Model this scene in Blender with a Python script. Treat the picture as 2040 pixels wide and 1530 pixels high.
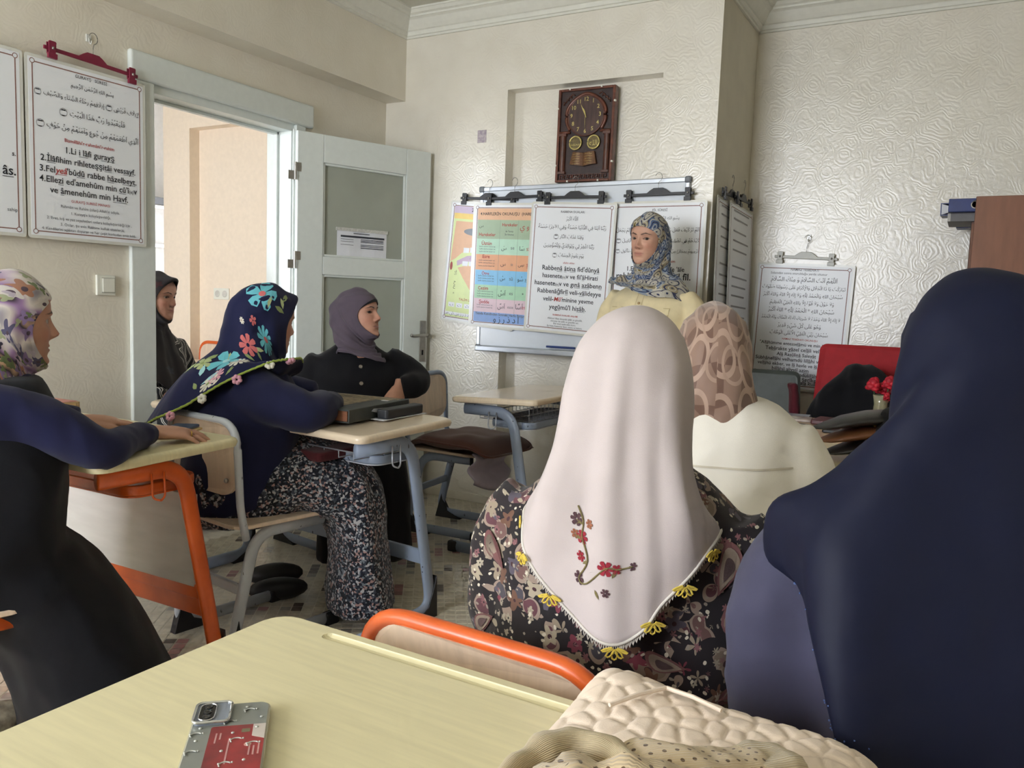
# -*- coding: utf-8 -*-
import bpy, bmesh, math, random, unicodedata
import numpy as np
from mathutils import Vector, Matrix, noise
from mathutils.bvhtree import BVHTree

random.seed(7)
SC = bpy.context.scene
COL = SC.collection
for _o in list(bpy.data.objects):
    bpy.data.objects.remove(_o)

# ------------------------------------------------------------------ camera
FPX = 1610.39                                   # focal length in pixels of a 2040 x 1530 frame
YAW, PIT, ROL = -0.51450741, -0.10169158, 0.0362784
_f = np.array([math.sin(YAW)*math.cos(PIT), math.cos(YAW)*math.cos(PIT), math.sin(PIT)])
_r = np.array([math.cos(YAW), -math.sin(YAW), 0.0])
_u = np.cross(_r, _f)
_R = math.cos(ROL)*_r + math.sin(ROL)*_u
_U = -math.sin(ROL)*_r + math.cos(ROL)*_u
cam_data = bpy.data.cameras.new('camera')
cam_data.sensor_fit = 'HORIZONTAL'
cam_data.sensor_width = 36.0
cam_data.lens = FPX/2040*36.0
cam_data.clip_start = 0.02
cam = bpy.data.objects.new('camera', cam_data)
COL.objects.link(cam)
cam.matrix_world = Matrix(((_R[0], _U[0], -_f[0], 0.0), (_R[1], _U[1], -_f[1], 0.0),
                           (_R[2], _U[2], -_f[2], 1.192), (0, 0, 0, 1)))
SC.camera = cam

# ------------------------------------------------------------------ daylight
world = bpy.data.worlds.new('daylight')
SC.world = world
world.use_nodes = True
_bg = world.node_tree.nodes['Background']
_bg.inputs[0].default_value = (0.925, 0.965, 1.04, 1)
_bg.inputs[1].default_value = 9.0

def portal(name, loc, rot, sx, sy):
    """lets the renderer find the window opening; gives off no light of its own"""
    l = bpy.data.lights.new(name, 'AREA')
    l.shape = 'RECTANGLE'; l.size = sx; l.size_y = sy
    l.cycles.is_portal = True
    o = bpy.data.objects.new(name, l); COL.objects.link(o)
    o.location = loc; o.rotation_euler = rot
    return o
REAR_Y = -2.1
WINS = [(-2.95, -1.15, 0.88, 2.38)]             # x0, x1, z0, z1 of the window in the rear wall
for (a, b, c, d) in WINS:
    portal('window_portal', ((a+b)/2, REAR_Y-0.12, (c+d)/2), (math.radians(90), 0, 0), b-a, d-c)
HALL_WIN = (-5.3, -4.2, 0.8, 2.2)               # window of the hall, in its near wall
portal('hall_portal', ((HALL_WIN[0]+HALL_WIN[1])/2, 0.38, 1.5), (math.radians(90), 0, 0), 1.1, 1.4)

SC.view_settings.view_transform = 'Standard'
SC.view_settings.look = 'None'
SC.view_settings.gamma = 1.0
SC.view_settings.use_curve_mapping = False
SC.view_settings.exposure = 1.30
SC.cycles.use_denoising = True
SC.cycles.max_bounces = 6
SC.cycles.diffuse_bounces = 4
SC.cycles.glossy_bounces = 3
SC.cycles.use_adaptive_sampling = True
SC.cycles.adaptive_threshold = 0.08
SC.cycles.adaptive_min_samples = 12
SC.cycles.sample_clamp_indirect = 6.0
SC.cycles.caustics_reflective = False
SC.cycles.caustics_refractive = False
# ================================================================== helpers
PI = math.pi
def lin(r, g, b):
    def c(v):
        v /= 255.0
        return v/12.92 if v <= 0.04045 else ((v+0.055)/1.055)**2.4
    return (c(r), c(g), c(b), 1.0)

def link(nt, a, b): nt.links.new(a, b)
def base_mat(name):
    m = bpy.data.materials.new(name); m.use_nodes = True
    nt = m.node_tree
    return m, nt, nt.nodes['Principled BSDF']

def pm(name, rgb, rough=0.55, metal=0.0, var=0.06, scale=30.0, bump=0.0, bscale=200.0, spec=0.5, aniso=(1, 1, 1), rgb2=None, sheen=0.0, coat=0.0):
    """procedural material: a noise-varied colour with optional bump"""
    m, nt, bs = base_mat(name)
    tc = nt.nodes.new('ShaderNodeTexCoord')
    mp = nt.nodes.new('ShaderNodeMapping'); mp.inputs['Scale'].default_value = aniso
    link(nt, tc.outputs['Object'], mp.inputs['Vector'])
    nz = nt.nodes.new('ShaderNodeTexNoise'); nz.inputs['Scale'].default_value = scale; nz.inputs['Detail'].default_value = 4
    link(nt, mp.outputs[0], nz.inputs['Vector'])
    cr = nt.nodes.new('ShaderNodeValToRGB')
    c = lin(*rgb)
    lo = tuple(max(0, x*(1-var*2)) for x in c[:3])+(1,)
    hi = tuple(min(1, x*(1+var)) for x in c[:3])+(1,)
    if rgb2: lo = lin(*rgb2); hi = c
    cr.color_ramp.elements[0].color = lo; cr.color_ramp.elements[0].position = 0.3
    cr.color_ramp.elements[1].color = hi; cr.color_ramp.elements[1].position = 0.7
    link(nt, nz.outputs['Fac'], cr.inputs['Fac'])
    link(nt, cr.outputs[0], bs.inputs['Base Color'])
    bs.inputs['Roughness'].default_value = rough
    bs.inputs['Metallic'].default_value = metal
    bs.inputs['Specular IOR Level'].default_value = spec
    if sheen: bs.inputs['Sheen Weight'].default_value = sheen
    if coat: bs.inputs['Coat Weight'].default_value = coat; bs.inputs['Coat Roughness'].default_value = 0.15
    if bump:
        n2 = nt.nodes.new('ShaderNodeTexNoise'); n2.inputs['Scale'].default_value = bscale; n2.inputs['Detail'].default_value = 3
        link(nt, mp.outputs[0], n2.inputs['Vector'])
        bp = nt.nodes.new('ShaderNodeBump'); bp.inputs['Strength'].default_value = bump; bp.inputs['Distance'].default_value = 0.002
        link(nt, n2.outputs['Fac'], bp.inputs['Height']); link(nt, bp.outputs[0], bs.inputs['Normal'])
    return m

class MB:
    """collects geometry for one mesh"""
    def __init__(s): s.v = []; s.f = []; s.mi = []
    def add(s, vs, fs, mi=0, M=None):
        o = len(s.v)
        if M is not None: vs = [M @ Vector(p) for p in vs]
        s.v += [tuple(p) for p in vs]; s.f += [tuple(i+o for i in f) for f in fs]; s.mi += [mi]*len(fs)
        return s
    def box(s, c, d, M=None, mi=0):
        x, y, z = d[0]/2, d[1]/2, d[2]/2
        vs = [(c[0]+a*x, c[1]+b*y, c[2]+e*z) for a in (-1, 1) for b in (-1, 1) for e in (-1, 1)]
        return s.add(vs, [(0, 1, 3, 2), (4, 6, 7, 5), (0, 4, 5, 1), (2, 3, 7, 6), (0, 2, 6, 4), (1, 5, 7, 3)], mi, M)
    def box2(s, a, b, M=None, mi=0):
        return s.box([(a[i]+b[i])/2 for i in range(3)], [abs(b[i]-a[i]) for i in range(3)], M, mi)
    def rings(s, rings, cap0=True, cap1=True, closed=True, mi=0, M=None):
        n = len(rings[0]); vs = [p for r in rings for p in r]; fs = []
        for k in range(len(rings)-1):
            for i in range(n if closed else n-1):
                j = (i+1) % n
                fs.append((k*n+i, k*n+j, (k+1)*n+j, (k+1)*n+i))
        if cap0: fs.append(tuple(reversed(range(n))))
        if cap1: fs.append(tuple((len(rings)-1)*n+i for i in range(n)))
        return s.add(vs, fs, mi, M)
    def tube(s, path, r, n=10, r2=None, up=(0, 0, 1), mi=0, M=None, cap=True):
        """round or oval tube along a path; r may be a list; r2 = radius along 'side'"""
        P = [Vector(p) for p in path]; R = []
        for i, p in enumerate(P):
            t = (P[min(i+1, len(P)-1)]-P[max(i-1, 0)]).normalized()
            u = Vector(up); side = t.cross(u)
            if side.length < 1e-4: side = t.cross(Vector((1, 0, 0)))
            side.normalize(); w = side.cross(t).normalized()
            ra = r[i] if isinstance(r, (list, tuple)) else r
            rb = ra if r2 is None else (r2[i] if isinstance(r2, (list, tuple)) else r2)
            R.append([p+side*(rb*math.cos(2*PI*k/n))+w*(ra*math.sin(2*PI*k/n)) for k in range(n)])
        return s.rings(R, cap, cap, mi=mi, M=M)
    def lathe(s, prof, n=20, c=(0, 0, 0), mi=0, M=None):
        return s.rings([[(c[0]+r*math.cos(2*PI*k/n), c[1]+r*math.sin(2*PI*k/n), c[2]+z) for k in range(n)] for r, z in prof], mi=mi, M=M)
    def prism(s, out, z0, z1, M=None, mi=0):
        """outline in xy, from z0 to z1"""
        n = len(out)
        return s.add([(x, y, z0) for x, y in out]+[(x, y, z1) for x, y in out],
                     [tuple(reversed(range(n))), tuple(range(n, 2*n))]+[(i, (i+1) % n, n+(i+1) % n, n+i) for i in range(n)], mi, M)
    def ball(s, c, r, n=14, m=9, mi=0, M=None):
        if not isinstance(r, (tuple, list)): r = (r, r, r)
        R = []
        for j in range(m+1):
            a = -PI/2+PI*j/m; q = max(math.cos(a), 1e-3)
            R.append([(c[0]+r[0]*q*math.cos(2*PI*k/n), c[1]+r[1]*q*math.sin(2*PI*k/n), c[2]+r[2]*math.sin(a)) for k in range(n)])
        return s.rings(R, mi=mi, M=M)
    def build(s, name, mats, parent=None, smooth=False, bevel=0.0, solid=0.0, seg=2):
        return mkobj(name, s.v, s.f, mats, parent, smooth, bevel, solid, seg, s.mi)

def mkobj(name, v, f, mats, parent=None, smooth=False, bevel=0.0, solid=0.0, seg=2, mi=None):
    me = bpy.data.meshes.new(name)
    me.from_pydata([tuple(p) for p in v], [], [tuple(q) for q in f])
    if not isinstance(mats, (list, tuple)): mats = [mats]
    for m in mats: me.materials.append(m)
    if mi and len(mats) > 1: me.polygons.foreach_set('material_index', mi)
    if smooth: me.polygons.foreach_set('use_smooth', [True]*len(me.polygons))
    o = bpy.data.objects.new(name, me); COL.objects.link(o)
    if parent is not None: o.parent = parent
    if solid:
        md = o.modifiers.new('solid', 'SOLIDIFY'); md.thickness = solid; md.offset = 0
    if bevel:
        md = o.modifiers.new('bevel', 'BEVEL'); md.width = bevel; md.segments = seg; md.limit_method = 'ANGLE'; md.angle_limit = math.radians(40)
        md.harden_normals = False
    return o

def empty(name, loc=(0, 0, 0), rz=0.0, rot=None):
    o = bpy.data.objects.new(name, None); COL.objects.link(o)
    o.location = loc; o.rotation_euler = rot if rot else (0, 0, rz); o.empty_display_size = 0.05
    return o
def tag(o, label=None, cat=None, group=None, kind=None):
    if label: o['label'] = label
    if cat: o['category'] = cat
    if group: o['group'] = group
    if kind: o['kind'] = kind
    return o
def struct(o): o['kind'] = 'structure'; return o
def share(o, name, parent, loc=None, rot=None):
    """a further object on the same mesh"""
    c = bpy.data.objects.new(name, o.data); COL.objects.link(c); c.parent = parent
    for md in o.modifiers:
        n = c.modifiers.new(md.name, md.type)
        for a in ('width', 'segments', 'limit_method', 'angle_limit', 'thickness', 'offset'):
            if hasattr(md, a): setattr(n, a, getattr(md, a))
    if loc is not None: c.location = loc
    if rot is not None: c.rotation_euler = rot
    return c
def copy_tree(o, parent=None):
    c = o.copy(); COL.objects.link(c); c.parent = parent
    for ch in o.children: copy_tree(ch, c)
    return c

def rrect(w, h, r, n=5, cx=0, cy=0):
    """rounded rectangle outline, counter-clockwise"""
    out = []
    for qx, qy, a0 in ((1, 1, 0), (-1, 1, 90), (-1, -1, 180), (1, -1, 270)):
        for k in range(n+1):
            a = math.radians(a0+90*k/n)
            out.append((cx+qx*(w/2-r)+r*math.cos(a), cy+qy*(h/2-r)+r*math.sin(a)))
    return out
def bend(pts, r=0.05, n=5):
    """rounds the inner corners of a polyline"""
    P = [Vector(p) for p in pts]; out = [P[0]]
    for i in range(1, len(P)-1):
        rr = r[i-1] if isinstance(r, (list, tuple)) else r
        a = (P[i-1]-P[i]).normalized(); b = (P[i+1]-P[i]).normalized()
        p0 = P[i]+a*rr; p1 = P[i]+b*rr
        for k in range(n+1):
            t = k/n
            out.append(p0*(1-t)**2+P[i]*2*t*(1-t)+p1*t*t)
    out.append(P[-1])
    return out
def lerp(a, b, t): return a+(b-a)*t
def interp(x, xs, ys): return float(np.interp(x, xs, ys))
def crom(pts, n):
    """Catmull-Rom through points (array P x D), n samples"""
    P = np.asarray(pts, float); k = len(P)
    t = np.linspace(0, k-1-1e-9, n); i = t.astype(int); u = (t-i)[:, None]
    g = lambda j: P[np.clip(j, 0, k-1)]
    p0, p1, p2, p3 = g(i-1), g(i), g(i+1), g(i+2)
    return 0.5*(2*p1+(p2-p0)*u+(2*p0-5*p1+4*p2-p3)*u*u+(3*p1-p0-3*p2+p3)*u**3)

def remesh(mb, voxel, smooth=4):
    """voxel-unites all the shapes of a collector into one continuous surface"""
    me = bpy.data.meshes.new('tmp'); me.from_pydata([tuple(p) for p in mb.v], [], mb.f)
    o = bpy.data.objects.new('tmp', me); COL.objects.link(o)
    md = o.modifiers.new('r', 'REMESH'); md.mode = 'VOXEL'; md.voxel_size = voxel
    dg = bpy.context.evaluated_depsgraph_get()
    em = bpy.data.meshes.new_from_object(o.evaluated_get(dg))
    n = len(em.vertices); v = np.empty(n*3); em.vertices.foreach_get('co', v); v = v.reshape(-1, 3)
    f = [tuple(p.vertices) for p in em.polygons]
    e = np.empty(len(em.edges)*2, int); em.edges.foreach_get('vertices', e); e = e.reshape(-1, 2)
    bpy.data.objects.remove(o); bpy.data.meshes.remove(me); bpy.data.meshes.remove(em)
    for _ in range(smooth):
        acc = np.zeros_like(v); cnt = np.zeros(n)
        np.add.at(acc, e[:, 0], v[e[:, 1]]); np.add.at(acc, e[:, 1], v[e[:, 0]])
        np.add.at(cnt, e[:, 0], 1); np.add.at(cnt, e[:, 1], 1)
        v = 0.45*v+0.55*acc/np.maximum(cnt, 1)[:, None]
    return v, f
def vnormals(v, f):
    nn = np.zeros_like(v)
    q = np.array([(a[0], a[1], a[2], a[3] if len(a) > 3 else a[2]) for a in f])
    c = np.cross(v[q[:, 2]]-v[q[:, 0]], v[q[:, 3]]-v[q[:, 1]])
    t = (q[:, 2] == q[:, 3])
    c[t] = np.cross(v[q[t, 1]]-v[q[t, 0]], v[q[t, 2]]-v[q[t, 0]])
    for k in range(4): np.add.at(nn, q[:, k], c)
    return nn/np.maximum(np.linalg.norm(nn, axis=1), 1e-9)[:, None]
def wrinkle(v, f, amp, scale=(6, 6, 3), seed=0, ridge=True):
    """cloth folds: ridged noise along the normals"""
    nn = vnormals(v, f); out = v.copy()
    for i, p in enumerate(v):
        q = Vector((p[0]*scale[0]+seed*7.3, p[1]*scale[1]-seed*3.1, p[2]*scale[2]+seed))
        w = noise.noise(q)+0.5*noise.noise(q*2.1)
        if ridge: w = 0.6-abs(w)*2.2
        out[i] += nn[i]*(amp*w)
    return out
def set_uv(o, uv):
    """uv given per vertex"""
    me = o.data; L = me.uv_layers.new(name='UVMap')
    idx = np.empty(len(me.loops), int); me.loops.foreach_get('vertex_index', idx)
    L.data.foreach_set('uv', np.asarray(uv, float)[idx].ravel())
def set_col(o, cols):
    a = o.data.color_attributes.new('Col', 'FLOAT_COLOR', 'POINT')
    c = np.ones((len(o.data.vertices), 4)); c[:, :3] = cols
    a.data.foreach_set('color', c.ravel())
def face_dir(az):
    """rotation about z that turns local +y to compass angle az (degrees, 0 = +y, 90 = +x)"""
    return -math.radians(az)
# ================================================================== the room
XL, YB, XC, YR, XR, ZC = -3.21, 4.00, -1.165, 4.70, 1.5, 2.85
def wallpaper(name, c1, c2, rough=0.42, bump=0.35, tint=0.0):
    m, nt, bs = base_mat(name)
    tc = nt.nodes.new('ShaderNodeTexCoord')
    vo = nt.nodes.new('ShaderNodeTexVoronoi'); vo.inputs['Scale'].default_value = 9.0; vo.feature = 'F1'
    n1 = nt.nodes.new('ShaderNodeTexNoise'); n1.inputs['Scale'].default_value = 6.0; n1.inputs['Detail'].default_value = 2
    link(nt, tc.outputs['Object'], n1.inputs['Vector'])
    ad = nt.nodes.new('ShaderNodeVectorMath'); ad.operation = 'MULTIPLY_ADD'
    link(nt, n1.outputs['Color'], ad.inputs[0]); ad.inputs[1].default_value = (0.16, 0.16, 0.16)
    link(nt, tc.outputs['Object'], ad.inputs[2])
    link(nt, ad.outputs[0], vo.inputs['Vector'])
    # petals of embossed roses: rings round every cell centre, broken up by noise
    n2 = nt.nodes.new('ShaderNodeTexNoise'); n2.inputs['Scale'].default_value = 26.0; n2.inputs['Detail'].default_value = 3; n2.inputs['Distortion'].default_value = 1.2
    link(nt, ad.outputs[0], n2.inputs['Vector'])
    ma = nt.nodes.new('ShaderNodeMath'); ma.operation = 'MULTIPLY_ADD'; ma.inputs[1].default_value = 42.0
    link(nt, vo.outputs['Distance'], ma.inputs[0])
    mb = nt.nodes.new('ShaderNodeMath'); mb.operation = 'MULTIPLY'; mb.inputs[1].default_value = 9.0
    link(nt, n2.outputs['Fac'], mb.inputs[0]); link(nt, mb.outputs[0], ma.inputs[2])
    si = nt.nodes.new('ShaderNodeMath'); si.operation = 'SINE'; link(nt, ma.outputs[0], si.inputs[0])
    n3 = nt.nodes.new('ShaderNodeTexNoise'); n3.inputs['Scale'].default_value = 60.0; n3.inputs['Detail'].default_value = 4
    link(nt, tc.outputs['Object'], n3.inputs['Vector'])
    mx = nt.nodes.new('ShaderNodeMath'); mx.operation = 'MULTIPLY_ADD'; mx.inputs[1].default_value = 0.35
    link(nt, si.outputs[0], mx.inputs[0]); link(nt, n3.outputs['Fac'], mx.inputs[2])
    bp = nt.nodes.new('ShaderNodeBump'); bp.inputs['Strength'].default_value = bump; bp.inputs['Distance'].default_value = 0.004
    link(nt, mx.outputs[0], bp.inputs['Height']); link(nt, bp.outputs[0], bs.inputs['Normal'])
    cr = nt.nodes.new('ShaderNodeValToRGB'); cr.color_ramp.elements[0].color = lin(*c1); cr.color_ramp.elements[1].color = lin(*c2)
    cr.color_ramp.elements[0].position = 0.25; cr.color_ramp.elements[1].position = 0.75
    link(nt, n1.outputs['Fac'], cr.inputs['Fac']); link(nt, cr.outputs[0], bs.inputs['Base Color'])
    bs.inputs['Roughness'].default_value = rough; bs.inputs['Specular IOR Level'].default_value = 0.8
    if rough < 0.4: bs.inputs['IOR'].default_value = 1.75
    return m
M_WALL = wallpaper('wallpaper_plain', (226, 219, 202), (233, 227, 212), 0.5, 0.09)
M_ROSE = wallpaper('wallpaper_embossed_roses', (224, 218, 203), (233, 228, 215), 0.33, 0.15)
M_CEIL = pm('ceiling_paint', (212, 210, 196), 0.9, var=0.02)
M_PLASTER = pm('crown_plaster', (226, 225, 214), 0.55, var=0.02)
M_HALL = pm('hall_paint', (240, 224, 204), 0.8, var=0.02)
M_WHITE = pm('white_lacquer', (222, 228, 224), 0.35, var=0.015, coat=0.2)
M_GLASSF = pm('frosted_pane', (165, 170, 158), 0.25, var=0.04, scale=4, spec=0.6)
M_STEEL = pm('brushed_steel', (176, 174, 170), 0.32, 0.9, scale=60)
M_GROUT = pm('floor_grout', (224, 217, 200), 0.5, var=0.05)

# floor: base, the tiles in view one by one, the others joined
fl = struct(MB().box2((-6.6, REAR_Y-0.2, -0.05), (XR+0.2, 5.2, 0.0)).build('floor', M_GROUT))
TILE_COLS = [pm('tile_'+n, c, 0.28, var=0.10, scale=45, coat=0.25) for n, c in
             (('cream', (220, 211, 190)), ('sand', (208, 198, 176)), ('grey', (166, 160, 150)), ('brown', (98, 84, 74)), ('mauve', (150, 112, 108)), ('rose', (176, 130, 126)))]
TA = math.radians(35.0); TS = 0.0415
def tile_kind(i, j):
    run = noise.noise(Vector((i*0.9+5.3, j*0.16, 0.0)))
    r2 = noise.noise(Vector((i*1.7-9.1, j*0.45, 4.0)))
    rr = random.Random(i*7919+j*104729).random()
    if run > 0.42: return 3 if r2 > 0.05 else (2 if r2 > -0.2 else 1)
    if run < -0.46: return 5 if r2 > 0.0 else (4 if r2 > -0.15 else 1)
    return 0 if rr < 0.6 else (1 if rr < 0.97 else 2)
ca, sa = math.cos(TA), math.sin(TA)
tile_me = []
for k in range(6):
    mb = MB().box((0, 0, 0.0006), (TS-0.0045, TS-0.0045, 0.0012))
    o = mb.build('tile', TILE_COLS[k]); tile_me.append(o.data); bpy.data.objects.remove(o)
def in_view_strip(x, y):       # the strip of floor between the rows of desks
    return 1.85 < y < 3.2 and -2.28 < x < -1.28 and (x+2.28)*0.9 > (y-3.2)*0.6 and y > 2.05-(x+1.3)*0.3
cand = []; rest = MB()
for i in range(-140, 200):
    for j in range(-150, 150):
        x = (i*ca-j*sa)*TS; y = (i*sa+j*ca)*TS
        if not (-3.1 < x < 0.9 and 1.0 < y < 4.0): continue
        cand.append((0 if (-2.15 < x < -1.35 and 2.1 < y < 2.85) else 1, x*x+y*y, i, j, x, y))
cand.sort()
near = [c for c in cand if c[0] == 0][:300]
nset = set((c[2], c[3]) for c in near)
for c in near:
    o = bpy.data.objects.new('tile', tile_me[tile_kind(c[2], c[3])]); COL.objects.link(o)
    o.parent = fl; o.location = (c[4], c[5], 0); o.rotation_euler = (0, 0, TA)
h = (TS-0.0045)/2
for c in cand:
    if (c[2], c[3]) in nset: continue
    x, y = c[4], c[5]
    rest.add([(x+(a*ca-b*sa)*h, y+(a*sa+b*ca)*h, 0.0012) for a, b in ((-1, -1), (1, -1), (1, 1), (-1, 1))], [(0, 1, 2, 3)], tile_kind(c[2], c[3]))
o = rest.build('tile_field', TILE_COLS, fl); o['kind'] = 'stuff'

# walls
w = MB()
w.box2((XL-0.16, REAR_Y-0.2, 0), (XL, 2.30, ZC)).box2((XL-0.16, 2.30, 2.13), (XL, 3.30, ZC)).box2((XL-0.16, 3.30, 0), (XL, YB+0.3, ZC))
struct(w.build('wall_left', M_WALL))
w = MB()
w.box2((XL, YB, 0), (-2.355, YB+0.3, ZC)).box2((-1.453, YB, 0), (XC, YB+0.3, ZC)).box2((-2.355, YB, 2.362), (-1.453, YB+0.3, ZC)).box2((-2.355, YB+0.085, 0), (-1.453, YB+0.3, 2.362))
struct(w.build('wall_back', M_ROSE))
M_RET = pm('wallpaper_return', (214, 207, 188), 0.6, var=0.03, scale=8, bump=0.2, bscale=90)
struct(MB().box2((XC-0.2, YB+0.3, 0), (XC, YR+0.15, ZC)).box2((XC-0.02, YB+0.0005, 0), (XC+0.0006, YB+0.3, ZC)).build('wall_return', M_RET))
struct(MB().box2((XC, YR, 0), (XR+0.2, YR+0.15, ZC)).build('wall_far', M_ROSE))
struct(MB().box2((XR, REAR_Y-0.2, 0), (XR+0.15, YR, ZC)).build('wall_right', M_WALL))
w = MB(); x0, x1, z0, z1 = WINS[0]
w.box2((XL, REAR_Y-0.2, 0), (x0, REAR_Y, ZC)).box2((x1, REAR_Y-0.2, 0), (XR, REAR_Y, ZC)).box2((x0, REAR_Y-0.2, 0), (x1, REAR_Y, z0)).box2((x0, REAR_Y-0.2, z1), (x1, REAR_Y, ZC))
struct(w.build('wall_rear', M_WALL))
w = empty('window_1', ((x0+x1)/2, REAR_Y-0.08, z0)); struct(w)
fr = MB(); ww, hh = x1-x0, z1-z0
for s in (-1, 1): fr.box((s*(ww/2-0.03), 0, hh/2), (0.06, 0.06, hh))
fr.box((0, 0, hh-0.03), (ww-0.12, 0.06, 0.06)).box((0, 0, 0.03), (ww-0.12, 0.06, 0.06)).box((0, 0, hh/2), (0.07, 0.06, hh-0.12))
fr.build('window_frame', M_WHITE, w, bevel=0.004)
MB().box((0, 0.14, -0.02), (ww+0.1, 0.24, 0.03)).build('window_sill', M_WHITE, w, bevel=0.004)
struct(MB().box2((-6.7, REAR_Y-0.2, ZC), (XR+0.2, 5.4, ZC+0.1)).build('ceiling', M_CEIL))
struct(MB().box2((XL, REAR_Y, 2.36), (-3.065, YB, ZC)).build('trim_1', M_WALL))          # beam over the door wall
# crown moulding, mitred along the walls
prof = [(0.0, 0.0), (0.012, 0.0), (0.012, 0.012), (0.020, 0.014), (0.024, 0.030), (0.024, 0.036), (0.032, 0.040), (0.048, 0.058), (0.068, 0.085), (0.080, 0.092), (0.086, 0.094), (0.086, 0.104), (0.100, 0.110), (0.112, 0.124), (0.118, 0.126), (0.118, 0.135), (0.0, 0.135)]
path = [(-3.065, REAR_Y), (-3.065, YB), (XC, YB), (XC, YR), (XR, YR), (XR, REAR_Y)]
def crown(path, name):
    P = [Vector((a, b)) for a, b in path]; R = []
    for i, p in enumerate(P):
        d0 = (P[i]-P[i-1]).normalized() if i else (P[1]-P[0]).normalized()
        d1 = (P[i+1]-P[i]).normalized() if i < len(P)-1 else d0
        n0 = Vector((d0.y, -d0.x)); n1 = Vector((d1.y, -d1.x))
        m = (n0+n1); m = m/(m.length_squared)*2.0
        R.append([(p.x+m.x*a, p.y+m.y*a, ZC-0.135+b) for a, b in prof])
    return struct(MB().rings(R).build(name, M_PLASTER))
crown(path, 'trim_2')
struct(MB().box2((XL, YB-0.012, 0), (-2.355, YB, 0.05)).box2((-1.453, YB-0.012, 0), (XC, YB, 0.05)).box2((-2.355, YB+0.073, 0), (-1.453, YB+0.085, 0.05)).build('baseboard_back', M_WALL, bevel=0.003))
struct(MB().box2((XL, REAR_Y, 0), (XL+0.012, 2.25, 0.05)).box2((XL, 3.36, 0), (XL+0.012, YB-0.012, 0.05)).build('baseboard_left', M_WALL, bevel=0.003))

# door frame and leaf
df = struct(empty('door_1', (XL, 2.3, 0)))
c = MB()
c.box2((0, -0.045, 0), (0.022, 0.075, 2.08))                         # left casing
c.box2((0, 0.93, 0), (0.022, 1.0, 2.08))
c.build('door_casing', M_WHITE, df, bevel=0.005)
MB().box2((0, -0.045, 2.08), (0.03, 1.055, 2.2)).build('door_lintel', M_WHITE, df, bevel=0.012, seg=3)
c = MB()
c.box2((-0.18, 0.05, 0), (0.0, 0.082, 2.06)).box2((-0.18, 0.915, 0), (0.0, 0.95, 2.06)).box2((-0.18, 0.05, 2.045), (0.0, 0.95, 2.09))
c.box2((-0.12, 0.082, 0), (-0.09, 0.098, 2.045)).box2((-0.12, 0.9, 0), (-0.09, 0.915, 2.045)).box2((-0.12, 0.082, 2.03), (-0.09, 0.915, 2.045))
c.build('door_jamb', M_WHITE, df, bevel=0.003)
LH = Vector((-3.135, 3.185, 0)); LE = Vector((-2.835, 3.958, 0)); LD = (LE-LH); LA = math.atan2(LD.y, LD.x)
dl = struct(empty('door_2', LH, LA))                                   # local x along the leaf, -y faces the camera
Wd, Th = 0.829, 0.04
g = MB()
g.box2((0, 0, 0.012), (0.15, Th, 2.04)).box2((0.665, 0, 0.012), (Wd, Th, 2.04)).box2((0.15, 0, 1.893), (0.665, Th, 2.04)).box2((0.15, 0, 1.30), (0.665, Th, 1.398)).box2((0.15, 0, 0.012), (0.665, Th, 0.64))
g.box2((-0.012, Th-0.012, 0.012), (0, Th, 2.05))
g.build('door_leaf', M_WHITE, dl, bevel=0.004)
for za, zb in ((1.398, 1.893), (0.64, 1.30)):
    MB().box2((0.145, 0.022, za-0.005), (0.67, 0.028, zb+0.005)).build('door_pane', M_GLASSF, dl)
    b = MB(); 
    for a, e in (((0.15, 0.006, za), (0.162, 0.022, zb)), ((0.653, 0.006, za), (0.665, 0.022, zb)), ((0.162, 0.006, za), (0.653, 0.022, za+0.012)), ((0.162, 0.006, zb-0.012), (0.653, 0.022, zb))): b.box2(a, e)
    b.build('glazing_bead', M_WHITE, dl, bevel=0.004)
MB().box2((0.776, -0.006, 0.815), (0.818, 0.0, 1.06)).build('handle_plate', M_STEEL, dl, bevel=0.003)
hd = MB().tube([(0.797, -0.004, 0.975), (0.797, -0.045, 0.975)], 0.010, 12)
hd.tube(bend([(0.805, -0.045, 0.975), (0.76, -0.05, 0.975), (0.705, -0.05, 0.968), (0.688, -0.048, 0.976)], 0.015), [0.010]*20, 12)
hd.build('door_handle', M_STEEL, dl, smooth=True)
MB().box2((0.791, -0.0075, 0.855), (0.803, -0.0055, 0.885)).build('keyhole', pm('keyhole_dark', (25, 24, 24), 0.7), dl)
for z in (1.83, 1.37, 0.3):
    hg = MB().tube([(-0.012, -0.004, z-0.045), (-0.012, -0.004, z+0.045)], 0.008, 10)
    hg.box2((-0.05, -0.002, z-0.045), (-0.012, 0.0, z)).box2((-0.012, -0.002, z), (0.02, 0.0005, z+0.045))
    hg.build('hinge', M_STEEL, dl)
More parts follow.
